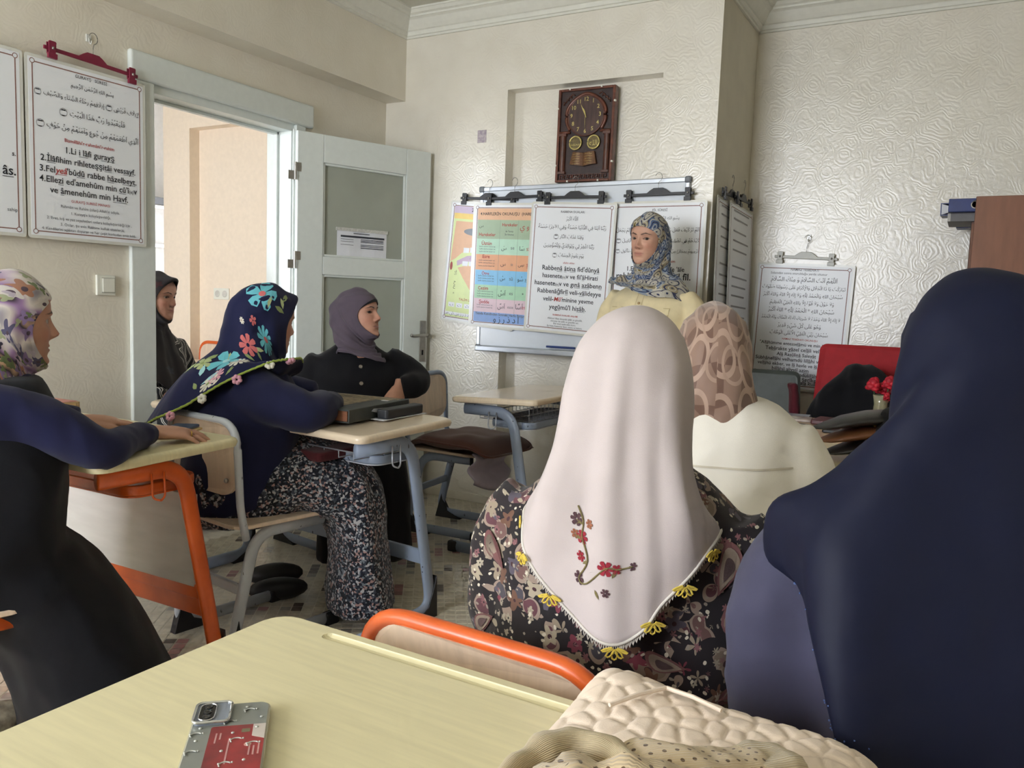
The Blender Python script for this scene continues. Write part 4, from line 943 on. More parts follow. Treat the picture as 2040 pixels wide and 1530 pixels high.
# ================================================================== people: materials
class NT:
    """small helper for building print patterns"""
    def __init__(s, name, rough=0.8, sheen=0.15):
        s.m, s.nt, s.bs = base_mat(name); s.bs.inputs['Roughness'].default_value = rough
        s.bs.inputs['Sheen Weight'].default_value = sheen; s.bs.inputs['Specular IOR Level'].default_value = 0.25
    def n(s, t, **kw):
        x = s.nt.nodes.new(t)
        for k, v in kw.items(): setattr(x, k, v)
        return x
    def L(s, a, b): s.nt.links.new(a, b)
    def math(s, op, a, b=None, c=None):
        x = s.n('ShaderNodeMath', operation=op)
        for i, q in enumerate((a, b, c)):
            if q is None: continue
            if isinstance(q, (int, float)): x.inputs[i].default_value = q
            else: s.L(q, x.inputs[i])
        return x.outputs[0]
    def mix(s, fac, a, b):
        x = s.n('ShaderNodeMix', data_type='RGBA')
        for k, q in (('Factor', fac), ('A', a), ('B', b)):
            if isinstance(q, (int, float)): x.inputs[k].default_value = q
            elif isinstance(q, tuple): x.inputs[k].default_value = q
            else: s.L(q, x.inputs[k])
        return x.outputs['Result']
    def uv(s, obj=False):
        tc = s.n('ShaderNodeTexCoord'); return tc.outputs['Object' if obj else 'UV']
    def ramp(s, fac, stops, const=False):
        r = s.n('ShaderNodeValToRGB'); cr = r.color_ramp
        if const: cr.interpolation = 'CONSTANT'
        while len(cr.elements) < len(stops): cr.elements.new(0.5)
        for e, (p, c) in zip(cr.elements, stops): e.position = p; e.color = lin(*c) if len(c) == 3 else c
        s.L(fac, r.inputs['Fac']); return r.outputs['Color']
    def warp(s, vec, scale, amt):
        nz = s.n('ShaderNodeTexNoise'); nz.inputs['Scale'].default_value = scale; nz.inputs['Detail'].default_value = 1; s.L(vec, nz.inputs['Vector'])
        a = s.n('ShaderNodeVectorMath', operation='SUBTRACT'); s.L(nz.outputs['Color'], a.inputs[0]); a.inputs[1].default_value = (0.5, 0.5, 0.5)
        b = s.n('ShaderNodeVectorMath', operation='MULTIPLY_ADD'); s.L(a.outputs[0], b.inputs[0]); b.inputs[1].default_value = (amt,)*3; s.L(vec, b.inputs[2])
        return b.outputs[0]
    def flowers(s, col, vec, scale, rad, petals, depth, cols, density=1.0, centre=None, seed=0.0, ring=None, rnd=0.9, dim='2D'):
        """scatters petalled blooms over colour socket 'col'"""
        mp = s.n('ShaderNodeMapping'); mp.inputs['Location'].default_value = (seed, seed*1.7, 0); s.L(vec, mp.inputs['Vector'])
        vo = s.n('ShaderNodeTexVoronoi', voronoi_dimensions=dim); vo.inputs['Scale'].default_value = scale; vo.inputs['Randomness'].default_value = rnd
        s.L(mp.outputs[0], vo.inputs['Vector'])
        d = s.n('ShaderNodeVectorMath', operation='SUBTRACT'); s.L(mp.outputs[0], d.inputs[0]); s.L(vo.outputs['Position'], d.inputs[1])
        sp = s.n('ShaderNodeSeparateXYZ'); s.L(d.outputs[0], sp.inputs[0])
        rc = s.n('ShaderNodeSeparateColor'); s.L(vo.outputs['Color'], rc.inputs[0])
        ang = s.math('ARCTAN2', sp.outputs[1], sp.outputs[0]) if dim == '2D' else s.math('ARCTAN2', sp.outputs[2], s.math('ADD', sp.outputs[0], s.math('MULTIPLY', sp.outputs[1], 0.6)))
        ph = s.math('MULTIPLY', rc.outputs[2], 6.28)
        pet = s.math('SINE', s.math('ADD', s.math('MULTIPLY', ang, float(petals)), ph))
        rr = s.math('MULTIPLY', s.math('MULTIPLY_ADD', pet, depth, 1.0), rad)
        dist = s.math('MULTIPLY', vo.outputs['Distance'], 1.0)
        mask = s.math('LESS_THAN', dist, rr)
        mask = s.math('MULTIPLY', mask, s.math('LESS_THAN', rc.outputs[1], density))
        n = len(cols); cc = s.ramp(rc.outputs[0], [(i/n, c) for i, c in enumerate(cols)], True)
        if ring: 
            rm = s.math('GREATER_THAN', dist, s.math('MULTIPLY', rr, 0.78)); cc = s.mix(rm, cc, lin(*ring))
        out = s.mix(mask, col, cc)
        if centre:
            cm = s.math('MULTIPLY', s.math('LESS_THAN', dist, rad*0.3), mask); out = s.mix(cm, out, lin(*centre))
        return out
    def done(s, col, bump=0.15, bscale=600.0):
        s.L(col, s.bs.inputs['Base Color'])
        if bump:
            nz = s.n('ShaderNodeTexNoise'); nz.inputs['Scale'].default_value = bscale; nz.inputs['Detail'].default_value = 2
            s.L(s.uv(True), nz.inputs['Vector'])
            bp = s.n('ShaderNodeBump'); bp.inputs['Strength'].default_value = bump; bp.inputs['Distance'].default_value = 0.001
            s.L(nz.outputs['Fac'], bp.inputs['Height']); s.L(bp.outputs[0], s.bs.inputs['Normal'])
        return s.m
def cloth(name, rgb, rough=0.85, sheen=0.12, var=0.05, weave=0.2):
    m = pm(name, rgb, rough, var=var, scale=18, bump=weave, bscale=700, spec=0.2, sheen=sheen); return m
def skin_mat(name):
    m, nt, bs = base_mat(name)
    at = nt.nodes.new('ShaderNodeAttribute'); at.attribute_name = 'Col'
    nz = nt.nodes.new('ShaderNodeTexNoise'); nz.inputs['Scale'].default_value = 60; nz.inputs['Detail'].default_value = 4
    tc = nt.nodes.new('ShaderNodeTexCoord'); link(nt, tc.outputs['Object'], nz.inputs['Vector'])
    cr = nt.nodes.new('ShaderNodeValToRGB'); cr.color_ramp.elements[0].color = (0.86, 0.84, 0.83, 1); cr.color_ramp.elements[1].color = (1.04, 1.03, 1.03, 1)
    link(nt, nz.outputs['Fac'], cr.inputs['Fac'])
    mx = nt.nodes.new('ShaderNodeMix'); mx.data_type = 'RGBA'; mx.blend_type = 'MULTIPLY'; mx.inputs['Factor'].default_value = 1.0
    link(nt, at.outputs['Color'], mx.inputs['A']); link(nt, cr.outputs[0], mx.inputs['B']); link(nt, mx.outputs['Result'], bs.inputs['Base Color'])
    bs.inputs['Roughness'].default_value = 0.5; pass
    bs.inputs['Specular IOR Level'].default_value = 0.35
    return m
M_SKIN = skin_mat('skin')
def skin_cols(rgb, n): return np.tile(np.array(lin(*rgb)[:3]), (n, 1))

# ------------------------------------------------------------------ head
def gau(x, s): return np.exp(-(x/s)**2)
def head_mesh(skin=(206, 160, 136), brow=(52, 38, 32), lip=(184, 122, 112), gaze=0.0, nose=1.0, mouth_open=0.0, scale=1.0):
    """local: origin between the ears, +y forward, +z up. returns verts, faces, colours, and eye pieces"""
    NU, NV = 132, 112
    Zk = [-0.122, -0.116, -0.104, -0.085, -0.060, -0.030, 0.000, 0.030, 0.060, 0.085, 0.102, 0.112]
    Wk = [0.012, 0.026, 0.041, 0.053, 0.060, 0.065, 0.0695, 0.072, 0.070, 0.060, 0.040, 0.010]
    Fk = [0.058, 0.074, 0.083, 0.086, 0.0865, 0.087, 0.086, 0.090, 0.086, 0.070, 0.044, 0.010]
    Bk = [0.0, -0.005, -0.02, -0.05, -0.072, -0.086, -0.094, -0.098, -0.096, -0.082, -0.055, -0.012]
    t = np.linspace(-PI, PI, NU, endpoint=False); a = t-0.55*np.sin(t)
    s = np.linspace(0, 1, NV); z = crom(np.array(Zk)[:, None], 400)[:, 0]
    zz = np.interp(s, np.linspace(0, 1, 400), np.linspace(Zk[0], Zk[-1], 400))
    sm = lambda K: np.interp(zz, crom(np.array(Zk)[:, None], 300)[:, 0], crom(np.array(K)[:, None], 300)[:, 0])
    w, f, b = sm(Wk), sm(Fk), sm(Bk)
    A, Wg = np.meshgrid(a, w); Fg = np.repeat(f[:, None], NU, 1); Bg = np.repeat(b[:, None], NU, 1); Z = np.repeat(zz[:, None], NU, 1)
    sg = lambda v, p: np.sign(v)*np.abs(v)**p
    X = Wg*sg(np.sin(A), 0.86); c = np.cos(A)
    Y = np.where(c > 0, Fg*np.abs(c)**0.80, Bg*np.abs(c)**0.9)
    front = np.clip((c-0.1)/0.5, 0, 1); ax = np.abs(X)
    # features
    d = np.zeros_like(X)
    nz_ = np.interp(Z, [-0.047, -0.041, -0.034, -0.027, -0.015, 0.0, 0.012, 0.026], [0.0, 0.006, 0.020, 0.0225, 0.0165, 0.0095, 0.0045, 0.0])*nose
    nw = np.interp(Z, [-0.045, -0.030, -0.015, 0.02], [0.0135, 0.0135, 0.0085, 0.0075])
    d += nz_*gau(X, nw)
    d += 0.0075*gau(ax-0.0145, 0.006)*gau(Z+0.036, 0.0065)*nose                      # nostril wings
    d -= 0.006*gau(ax-0.0075, 0.0035)*gau(Z+0.0435, 0.003)                           # nostrils
    d -= 0.0095*gau(ax-0.031, 0.0155)*gau(Z-0.004, 0.0105)                          # sockets
    d += 0.0045*gau(ax-0.028, 0.022)*gau(Z-0.023, 0.0075)                           # brow ridge
    d += 0.0035*gau(ax-0.042, 0.018)*gau(Z+0.022, 0.016)                            # cheek bones
    d -= 0.003*gau(ax-0.045, 0.014)*gau(Z+0.062, 0.018)
    mw = 0.0265
    um = np.clip(1-(ax/mw)**2, 0, 1)
    d += 0.0034*um**0.7*gau(Z+0.0590, 0.0046) + 0.0042*um**0.8*gau(Z+0.0700, 0.0052)
    d -= 0.0032*um**0.5*gau(Z+0.0645-0.0018*(ax/mw)**2, 0.0020)
    d -= 0.0018*gau(X, 0.004)*gau(Z+0.051, 0.005)                                   # philtrum
    d -= 0.0045*gau(X, 0.018)*gau(Z+0.083, 0.006)                                   # crease under lip
    d += 0.0065*gau(X, 0.018)*gau(Z+0.101, 0.011)                                   # chin
    # eyelids: almond opening, lids standing proud of the ball
    ex = (ax-0.0315); ezc = 0.0035+0.0016*np.clip(ex/0.0145, -1, 1)
    hh = 0.0042*np.clip(1-(ex/0.0150)**2, 0, 1)
    q = (Z-ezc)
    inside = (np.abs(ex) < 0.0150) & (np.abs(q-0.0006) < hh)
    lid = gau((np.abs(q-0.0006)-hh-0.0022), 0.0030)*np.clip(1-(ex/0.0185)**2, 0, 1)
    d += 0.0042*lid
    d = np.where(inside, d-0.0055, d)
    Y = Y+d*front
    # colours
    base = np.array(lin(*skin)[:3]); C = np.tile(base, (NV, NU, 1))
    def paint(m, rgb):
        nonlocal C
        m = np.clip(m, 0, 1)[..., None]*front[..., None]; C = C*(1-m)+np.array(lin(*rgb)[:3])*m
    paint(0.35*(gau(ax-0.04, 0.02)*gau(Z+0.03, 0.02)+gau(X, 0.012)*gau(Z+0.03, 0.012)), (205, 130, 112))
    bz = 0.0215+0.0065*np.clip((ax-0.012)/0.02, 0, 1)-0.0055*np.clip((ax-0.034)/0.018, 0, 1.4)
    bw = np.interp(ax, [0.009, 0.014, 0.034, 0.054], [0.0, 0.0030, 0.0026, 0.0006])
    paint(np.clip((bw-np.abs(Z-bz))/0.0012+0.5, 0, 1)*(ax > 0.009)*(ax < 0.055)*0.95, brow)
    lz = np.where(Z > -0.0645, gau(Z+0.0605, 0.0044), gau(Z+0.0690, 0.0052))
    paint(0.95*lz*np.clip(um*1.4, 0, 1)-0.22, lip)
    paint(0.6*um**0.3*gau(Z+0.0645-0.0018*(ax/mw)**2, 0.0013)*(um > 0.02), (104, 56, 54))
    paint(0.8*gau(q-0.0006-hh, 0.0013)*(np.abs(ex) < 0.0155), (46, 32, 28))           # lash line
    paint(0.45*gau(q-0.0006+hh, 0.0012)*(np.abs(ex) < 0.015), (92, 62, 54))
    paint(0.30*gau(ax-0.031, 0.016)*gau(Z-0.010, 0.008), (150, 106, 88))
    paint(0.7*gau(ax-0.0075, 0.0035)*gau(Z+0.0425, 0.0028), (96, 56, 48))
    V = np.stack([X, Y, Z], -1).reshape(-1, 3)*scale
    F = [(j*NU+i, j*NU+(i+1) % NU, (j+1)*NU+(i+1) % NU, (j+1)*NU+i) for j in range(NV-1) for i in range(NU)]
    F.append(tuple(reversed(range(NU)))); F.append(tuple((NV-1)*NU+i for i in range(NU)))
    cols = C.reshape(-1, 3)
    # eyeballs
    EV, EF, EC = [], [], []
    for sx in (-1, 1):
        mb = MB().ball((0, 0, 0), 1.0, 20, 14)
        P = np.array(mb.v)@np.array([[1, 0, 0], [0, 0, 1], [0, -1, 0]]).T          # pole forward
        pole = P[:, 1]
        cl = np.tile(np.array(lin(176, 166, 158)[:3]), (len(P), 1))
        gx = P[:, 0]-math.sin(gaze); rr = np.hypot(gx, P[:, 2]); fr_ = P[:, 1] > 0
        cl[(rr < 0.60) & fr_] = lin(58, 38, 26)[:3]; cl[(rr < 0.27) & fr_] = lin(12, 10, 10)[:3]
        EV.append(P*0.0118*scale+np.array([sx*0.0315, 0.0672, 0.0040])*scale); EF.append(mb.f); EC.append(cl)
    o = len(V)
    for v, f_, c_ in zip(EV, EF, EC):
        F += [tuple(i+o for i in q_) for q_ in f_]; V = np.vstack([V, v]); cols = np.vstack([cols, c_]); o = len(V)
    return V, F, cols

def hand_mb(curl=(0.25, 0.3, 0.3), spread=0.05, right=True, thumb=0.5, scale=1.0):
    """wrist at origin, fingers along +y, back of hand +z; thumb on -x for a right hand"""
    m = MB(); s = -1 if right else 1
    m.rings([[(0.001+hw*math.cos(2*PI*k/16), y, zc+ht*math.sin(2*PI*k/16)) for k in range(16)] for y, hw, ht, zc in
             ((-0.03, 0.026, 0.021, 0.0), (0.0, 0.027, 0.020, 0.0), (0.03, 0.036, 0.019, 0.002), (0.065, 0.041, 0.017, 0.002), (0.092, 0.040, 0.0135, 0.0), (0.1, 0.036, 0.010, -0.001))])
    for i, (bx, by, ln, r) in enumerate(((0.030, 0.090, 0.072, 0.0088), (0.0105, 0.096, 0.080, 0.0090), (-0.0105, 0.093, 0.075, 0.0086), (-0.030, 0.084, 0.058, 0.0076))):
        p = Vector((bx*s, by-0.012, 0.0)); ang = (bx/0.03)*spread*s; pitch = 0.0; pts = [p.copy()]; rad = [r*1.05]
        segs = (0.012, ln*0.46, ln*0.29, ln*0.25)
        for k, sl in enumerate(segs):
            if k: pitch -= curl[k-1]*(1.0+0.12*i)
            dv = Vector((math.sin(ang)*math.cos(pitch), math.cos(ang)*math.cos(pitch), math.sin(pitch)))
            for h in (0.5, 1.0):
                pts.append(p+dv*sl*h); rad.append(r*(1.0-0.07*k-0.03*h)+(0.0006 if h == 1.0 and k < 3 else 0))
            p = p+dv*sl
        m.tube(pts, rad, 10); m.ball(pts[-1], rad[-1]*1.0, 10, 8)
    p = Vector((0.022*s, 0.018, -0.004)); pts = [p.copy()]; rad = [0.014]
    for k, (sl, a_) in enumerate(((0.035, thumb), (0.032, thumb*0.75), (0.026, thumb*0.45))):
        dv = Vector((math.sin(a_)*s, math.cos(a_), -0.12)); dv.normalize()
        pts.append(p+dv*sl*0.5); pts.append(p+dv*sl); rad += [0.0125-0.0012*k, 0.0112-0.001*k]; p = p+dv*sl
    m.tube(pts, rad, 10); m.ball(pts[-1], rad[-1], 10, 8)
    if scale != 1.0: m.v = [(a*scale, b*scale, c*scale) for a, b, c in m.v]
    return m
def frame(p0, p1, up=(0, 0, 1)):
    """matrix at p0 with +y to p1 and +z near up"""
    y = (Vector(p1)-Vector(p0)).normalized(); x = y.cross(Vector(up)).normalized(); z = x.cross(y)
    return Matrix(((x.x, y.x, z.x, p0[0]), (x.y, y.y, z.y, p0[1]), (x.z, y.z, z.z, p0[2]), (0, 0, 0, 1)))

# ------------------------------------------------------------------ scarf
class Hood:
    """draped head scarf: loops from the face opening to the hem.
    each loop = (top/back, right, front/chin, left) points in head space; left None = mirror of right"""
    def __init__(s, loops, nu=144, nv=84, folds=(), pulls=(), noise_amp=0.0, seed=0, bands=()):
        K = []
        for lp in loops:
            p0, p90, p180, p270 = (list(lp)+[None])[:4]
            if p270 is None: p270 = (-p90[0], p90[1], p90[2])
            K.append([p0, p90, p180, p270])
        K = np.array(K, float)                                     # L x 4 x 3
        Q = np.stack([crom(K[:, i], nv) for i in range(4)], 1)     # nv x 4 x 3
        ph = np.linspace(0, 2*PI, nu, endpoint=False)
        A = (Q[:, 0]+Q[:, 1]+Q[:, 2]+Q[:, 3])/4; B = (Q[:, 0]-Q[:, 2])/2; Cc = (Q[:, 1]-Q[:, 3])/2; D = (Q[:, 0]-Q[:, 1]+Q[:, 2]-Q[:, 3])/4
        G = A[:, None]+B[:, None]*np.cos(ph)[None, :, None]+Cc[:, None]*np.sin(ph)[None, :, None]+D[:, None]*np.cos(2*ph)[None, :, None]
        tv = np.linspace(0, 1, nv)
        for (p0, wd, v0, v1, vec) in pulls:                        # local pulls: centre angle, width, v range, vector
            dphi = np.abs((ph-p0+PI) % (2*PI)-PI); gp = np.exp(-(dphi/wd)**2)
            gv = np.clip((tv-v0)/(v1-v0), 0, 1)**1.3
            G = G+gv[:, None, None]*gp[None, :, None]*np.array(vec)[None, None, :]
        N = s._normals(G)
        d = np.zeros((nv, nu))
        for (k, amp, v0, v1, phs, tw) in folds:                    # folds running down the cloth
            env = np.clip((tv-v0)/max(v1-v0, 1e-3), 0, 1)
            wv = np.sin(k*ph[None, :]+phs+tw*tv[:, None]*6)
            d += amp*env[:, None]*(np.abs(wv)**0.7*np.sign(wv))
        for (k, amp, v0, v1, phs, tw) in bands:                    # wrinkles running round the neck
            env = np.exp(-((tv-(v0+v1)/2)/((v1-v0)/2))**2)
            d += amp*env[:, None]*np.sin(2*PI*k*tv[:, None]+phs+tw*np.sin(ph[None, :]+phs))
        if noise_amp:
            for j in range(nv):
                for i in range(nu):
                    p = G[j, i]; e = 0.35+0.65*tv[j]
                    d[j, i] += noise_amp*e*(noise.noise(Vector((p[0]*14+seed*5, p[1]*14, p[2]*9)))+0.5*noise.noise(Vector((p[0]*30, p[1]*30+seed, p[2]*22))))
        G = G+N*d[..., None]
        G = s._clear(G)
        s.G = G; s.N = s._normals(G); s.nu = nu; s.nv = nv; s.ph = ph
    @staticmethod
    def _clear(G, m=0.005):
        """keeps the cloth outside the skull and face"""
        Zk = np.array([-0.118, -0.104, -0.085, -0.060, -0.030, 0.0, 0.030, 0.060, 0.085, 0.104]); Wk = np.array([0.03, 0.043, 0.054, 0.061, 0.066, 0.0705, 0.073, 0.071, 0.062, 0.040])
        Fk = np.array([0.078, 0.086, 0.088, 0.088, 0.089, 0.089, 0.092, 0.088, 0.073, 0.046]); Bk = np.array([0.01, 0.02, 0.05, 0.072, 0.086, 0.095, 0.099, 0.097, 0.083, 0.056])
        x, y, z = G[..., 0], G[..., 1], G[..., 2]
        w = np.interp(z, Zk, Wk)+m; f = np.where(y > 0, np.interp(z, Zk, Fk), np.interp(z, Zk, Bk))+m
        rho = (np.abs(x/w)**2.25+np.abs(y/f)**2.25)**(1/2.25)
        k = np.where((z > -0.118) & (z < 0.104) & (rho < 1), 1/np.maximum(rho, 0.3), 1.0)
        G = G.copy(); G[..., 0] *= k; G[..., 1] *= k
        c = np.array([0, -0.004, 0.010]); r = np.array([0.078, 0.101, 0.108])
        q = (G-c)/r; e = np.linalg.norm(q, axis=2); kk = np.where((G[..., 2] > 0.03) & (e < 1), 1/np.maximum(e, 0.3), 1.0)
        return c+(G-c)*kk[..., None]
    @staticmethod
    def _normals(G):
        du = np.roll(G, -1, 1)-np.roll(G, 1, 1); dv = np.gradient(G, axis=0)
        n = np.cross(dv, du); n /= np.maximum(np.linalg.norm(n, axis=2, keepdims=True), 1e-9)
        c = G.mean((0, 1)); 
        if ((G-c)*n).sum() < 0: n = -n
        return n
    def S(s, u, v, off=0.0):
        """u in turns (0..1 round from the crown over the right side), v from rim 0 to hem 1"""
        x = (u % 1.0)*s.nu; i = int(x) % s.nu; fx = x-int(x); y = min(max(v, 0), 1)*(s.nv-1); j = min(int(y), s.nv-2); fy = y-j
        i2 = (i+1) % s.nu
        g = lambda T: (T[j, i]*(1-fx)+T[j, i2]*fx)*(1-fy)+(T[j+1, i]*(1-fx)+T[j+1, i2]*fx)*fy
        return g(s.G)+g(s.N)*off
    def build(s, mat, parent, M, thick=0.003, name='headscarf', uvk=(1.0, 1.0)):
        V = s.G.reshape(-1, 3); nu, nv = s.nu, s.nv
        F = [(j*nu+i, j*nu+(i+1) % nu, (j+1)*nu+(i+1) % nu, (j+1)*nu+i) for j in range(nv-1) for i in range(nu)]
        W = [M @ Vector(p) for p in V]
        o = mkobj(name, W, F, mat, parent, smooth=True, solid=thick)
        # uv in metres: angle times mean radius, length down the cloth
        ln = np.concatenate([[0], np.cumsum(np.linalg.norm(np.diff(s.G, axis=0), axis=2).mean(1))])
        me = o.data; Lr = me.uv_layers.new(name='UVMap'); uvs = []
        for j in range(nv-1):
            for i in range(nu):
                for jj, ii in ((j, i), (j, i+1), (j+1, i+1), (j+1, i)): uvs += [ii/nu*0.75*uvk[0], ln[jj]*uvk[1]]
        Lr.data.foreach_set('uv', uvs)
        s.obj = o; s.M = M
        return o
def std_loops(back=-0.30, backy=-0.15, side=0.20, sidez=-0.25, chestz=-0.28, chesty=0.12, rimx=0.062, brow=0.078, chin=-0.116, rimout=0.0, puff=0.0, crown=0.128, neck=-0.10, nw=0.07):
    return [
     ((0, 0.076+rimout, brow), (rimx, 0.026+rimout*0.6, -0.012), (0, 0.074, chin)),
     ((0, 0.072+rimout, brow+0.012), (rimx+0.009, 0.022+rimout*0.5, -0.010), (0, 0.074, chin-0.009)),
     ((0, 0.048+rimout*0.4, 0.112), (rimx+0.017, 0.004, -0.008), (0, 0.060, chin-0.016)),
     ((0, 0.0, crown), (rimx+0.022, -0.016, -0.012), (0, 0.050, chin-0.022)),
     ((0, -0.066-puff*0.5, 0.108), (rimx+0.022, -0.032, -0.022), (0, 0.045, chin-0.030)),
     ((0, -0.108-puff, 0.050), (rimx+0.018, -0.044, -0.050), (0, 0.046, chin-0.042)),
     ((0, -0.114-puff, -0.030), (nw+0.004, -0.046, -0.100), (0, 0.052, chin-0.058)),
     ((0, neck-puff*0.6, -0.110), (nw+0.012, -0.040, -0.150), (0, 0.066, chin-0.080)),
     ((0, (neck+backy)/2, -0.180), ((nw+side)/2+0.01, -0.036, (sidez-0.15)/2-0.0), (0, (0.07+chesty)/2, (chin+chestz)/2-0.04)),
     ((0, backy, back), (side, -0.03, sidez), (0, chesty, chestz))]

# ------------------------------------------------------------------ garments
def torso_mb(rings, n=28, p=2.4):
    R = []
    for z, x, y, rx, ry in rings:
        ring = []
        for k in range(n):
            a = 2*PI*k/n; c, s_ = math.cos(a), math.sin(a)
            ring.append((x+rx*math.copysign(abs(c)**(2/p), c), y+ry*math.copysign(abs(s_)**(2/p), s_), z))
        R.append(ring)
    return MB().rings(R)
def arm(mb, pts, rad, n=14):
    k = max(10, len(pts)*5); P = crom(np.array(pts, float), k); r = np.interp(np.linspace(0, 1, k), np.linspace(0, 1, len(rad)), rad)
    mb.tube([tuple(p) for p in P], list(r), n); return mb
def garment(name, mb, mat, parent, voxel=0.012, smooth=5, fold=0.004, fscale=(9, 9, 4), seed=0, uvr=0.18, clip=None):
    v, f = remesh(mb, voxel, smooth)
    if fold: v = wrinkle(v, f, fold, fscale, seed)
    if clip is not None:
        keep = clip(v); f = [q for q in f if all(keep[i] for i in q)]
        used = sorted(set(i for q in f for i in q)); mp = {a: b for b, a in enumerate(used)}
        v = v[used]; f = [tuple(mp[i] for i in q) for q in f]
    o = mkobj(name, v, f, mat, parent, smooth=True)
    th = np.arctan2(v[:, 0], v[:, 1]+0.0)
    set_uv(o, np.stack([th*uvr, v[:, 2]+0.35*v[:, 1]], 1))
    return o
def decal(name, parent, bvh, mat, shapes, org, ax, ay, nrm, off=0.0015):
    """projects flat outlines on a garment: org + x*ax + y*ay, cast along -nrm"""
    V = []; F = []
    for out in shapes:
        idx = []
        for (x, y) in out:
            p = Vector(org)+Vector(ax)*x+Vector(ay)*y+Vector(nrm)*0.6
            hit = bvh.ray_cast(p, -Vector(nrm))
            if hit[0] is None: idx = None; break
            idx.append(len(V)); V.append(hit[0]+Vector(nrm)*off)
        if idx: F.append(tuple(idx))
    if not F: return None
    return mkobj(name, V, F, mat, parent)
def bvh_of(o):
    me = o.data
    return BVHTree.FromPolygons([v.co[:] for v in me.vertices], [tuple(p.vertices) for p in me.polygons])
def body(parent, parts):
    """joins head, neck, limbs of a person into one body mesh; parts = (verts, faces, cols)"""
    V = np.zeros((0, 3)); F = []; C = np.zeros((0, 3))
    for v, f, c in parts:
        o = len(V); V = np.vstack([V, v]); F += [tuple(i+o for i in q) for q in f]; C = np.vstack([C, c])
    ob = mkobj('body', V, F, M_SKIN, parent, smooth=True); set_col(ob, C); return ob
def xf(M, v): 
    v = np.asarray(v); R3 = np.array([[M[i][j] for j in range(3)] for i in range(3)]); return v@R3.T+np.array([M[i][3] for i in range(3)])
def head_at(loc, az=0.0, pitch=0.0, roll=0.0):
    return Matrix.Translation(loc) @ Matrix.Rotation(-math.radians(az), 4, 'Z') @ Matrix.Rotation(math.radians(pitch), 4, 'X') @ Matrix.Rotation(math.radians(roll), 4, 'Y')
def hand_part(M, skin, voxel=0.0035, **kw):
    mb = hand_mb(**kw); v, f = remesh(mb, voxel, 2)
    return xf(M, v), f, skin_cols(skin, len(v))
def trunk_part(rings, arms, skin, legs=()):
    """plain inner body under the clothes"""
    mb = torso_mb(rings, 20)
    for pts, rad in list(arms)+list(legs): arm(mb, pts, rad, 10)
    v, f = remesh(mb, 0.022, 3); return v, f, skin_cols(skin, len(v))
# ================================================================== the eight women
def seated(name_label, loc, az, group='women at the lesson'):
    return tag(empty('person', loc, face_dir(az)), name_label, 'person', group)
def skirt_mb(mb, rx=0.20, depth=0.46, zf=0.04, thigh=0.105, seat=0.50, flare=1.05, lean=0.0, back=-0.16):
    mb.tube(crom([(lean*0.0, back, seat+0.02), (0, 0.05, seat+0.03), (lean*0.5, depth*0.62, seat+0.03), (lean*0.9, depth*0.93, seat-0.03), (lean, depth+0.02, 0.30), (lean, depth+0.03, zf)], 26).tolist(),
            list(np.interp(np.linspace(0, 1, 26), [0, 0.3, 0.6, 1], [rx, rx, rx*0.95, rx*flare])), 22, r2=list(np.interp(np.linspace(0, 1, 26), [0, 0.25, 0.6, 0.8, 1], [thigh*1.2, thigh*1.15, thigh, 0.10, 0.13])), up=(1, 0, 0))
    return mb
TR = [(0.40, 0, 0, 0.18, 0.13), (0.6, 0, 0, 0.15, 0.11), (0.8, 0, 0, 0.16, 0.11), (0.9, 0, 0.0, 0.15, 0.09), (0.95, 0, 0.01, 0.08, 0.07), (1.0, 0, 0.02, 0.052, 0.055)]
def scale_tr(k=1.0, dy=0.0, dz=0.0): return [(z+dz, x, y+dy*(z-0.4)*1.7, rx*k, ry*k) for z, x, y, rx, ry in TR]
def neck(M, r=0.05):
    mb = MB().tube([tuple(M @ Vector((0, -0.02, -0.05))), tuple(M @ Vector((0, -0.025, -0.12))), tuple(M @ Vector((0, -0.03, -0.2)))], [r, r*0.95, r*1.15], 14)
    v, f = np.array(mb.v), mb.f; return v, f

# ---- standing teacher ------------------------------------------------
p = seated('standing woman in cream shirt and paisley headscarf by the whiteboard', (-1.312, 3.62, 0), 188)
SK1 = (208, 164, 142)
HM = head_at((0.015, 0.035, 1.497), 2, -3, -3)
hv, hf, hc = head_mesh(SK1, gaze=-0.25, lip=(172, 106, 100))
nv, nf = neck(HM)
tr = trunk_part([(0.86, 0, 0, 0.16, 0.11), (1.05, 0, 0, 0.125, 0.09), (1.16, 0, 0, 0.14, 0.1), (1.235, 0, 0, 0.12, 0.07), (1.275, 0, 0, 0.07, 0.055), (1.33, 0, 0.0, 0.045, 0.045)],
                [([(s*0.13, 0, 1.21), (s*0.2, 0.02, 1.05), (s*0.12, 0.16, 0.98)], [0.04, 0.036, 0.03]) for s in (-1, 1)], SK1,
                [([(s*0.08, 0, 0.88), (s*0.09, 0.01, 0.47), (s*0.09, 0.0, 0.06), (s*0.09, 0.10, 0.04)], [0.07, 0.05, 0.035, 0.035]) for s in (-1, 1)])
h1 = hand_part(frame((0.10, 0.19, 0.985), (-0.03, 0.24, 0.95), (0, 1, 0.3)), SK1, right=True, curl=(0.5, 0.5, 0.3))
h2 = hand_part(frame((-0.10, 0.20, 0.965), (0.03, 0.25, 0.93), (0, 1, 0.3)), SK1, right=False, curl=(0.5, 0.5, 0.3))
body(p, [(xf(HM, hv), hf, hc), (nv, nf, skin_cols(SK1, len(nv))), tr, h1, h2])
M_SHIRT1 = cloth('cream_cotton', (234, 219, 178), 0.8, weave=0.25)
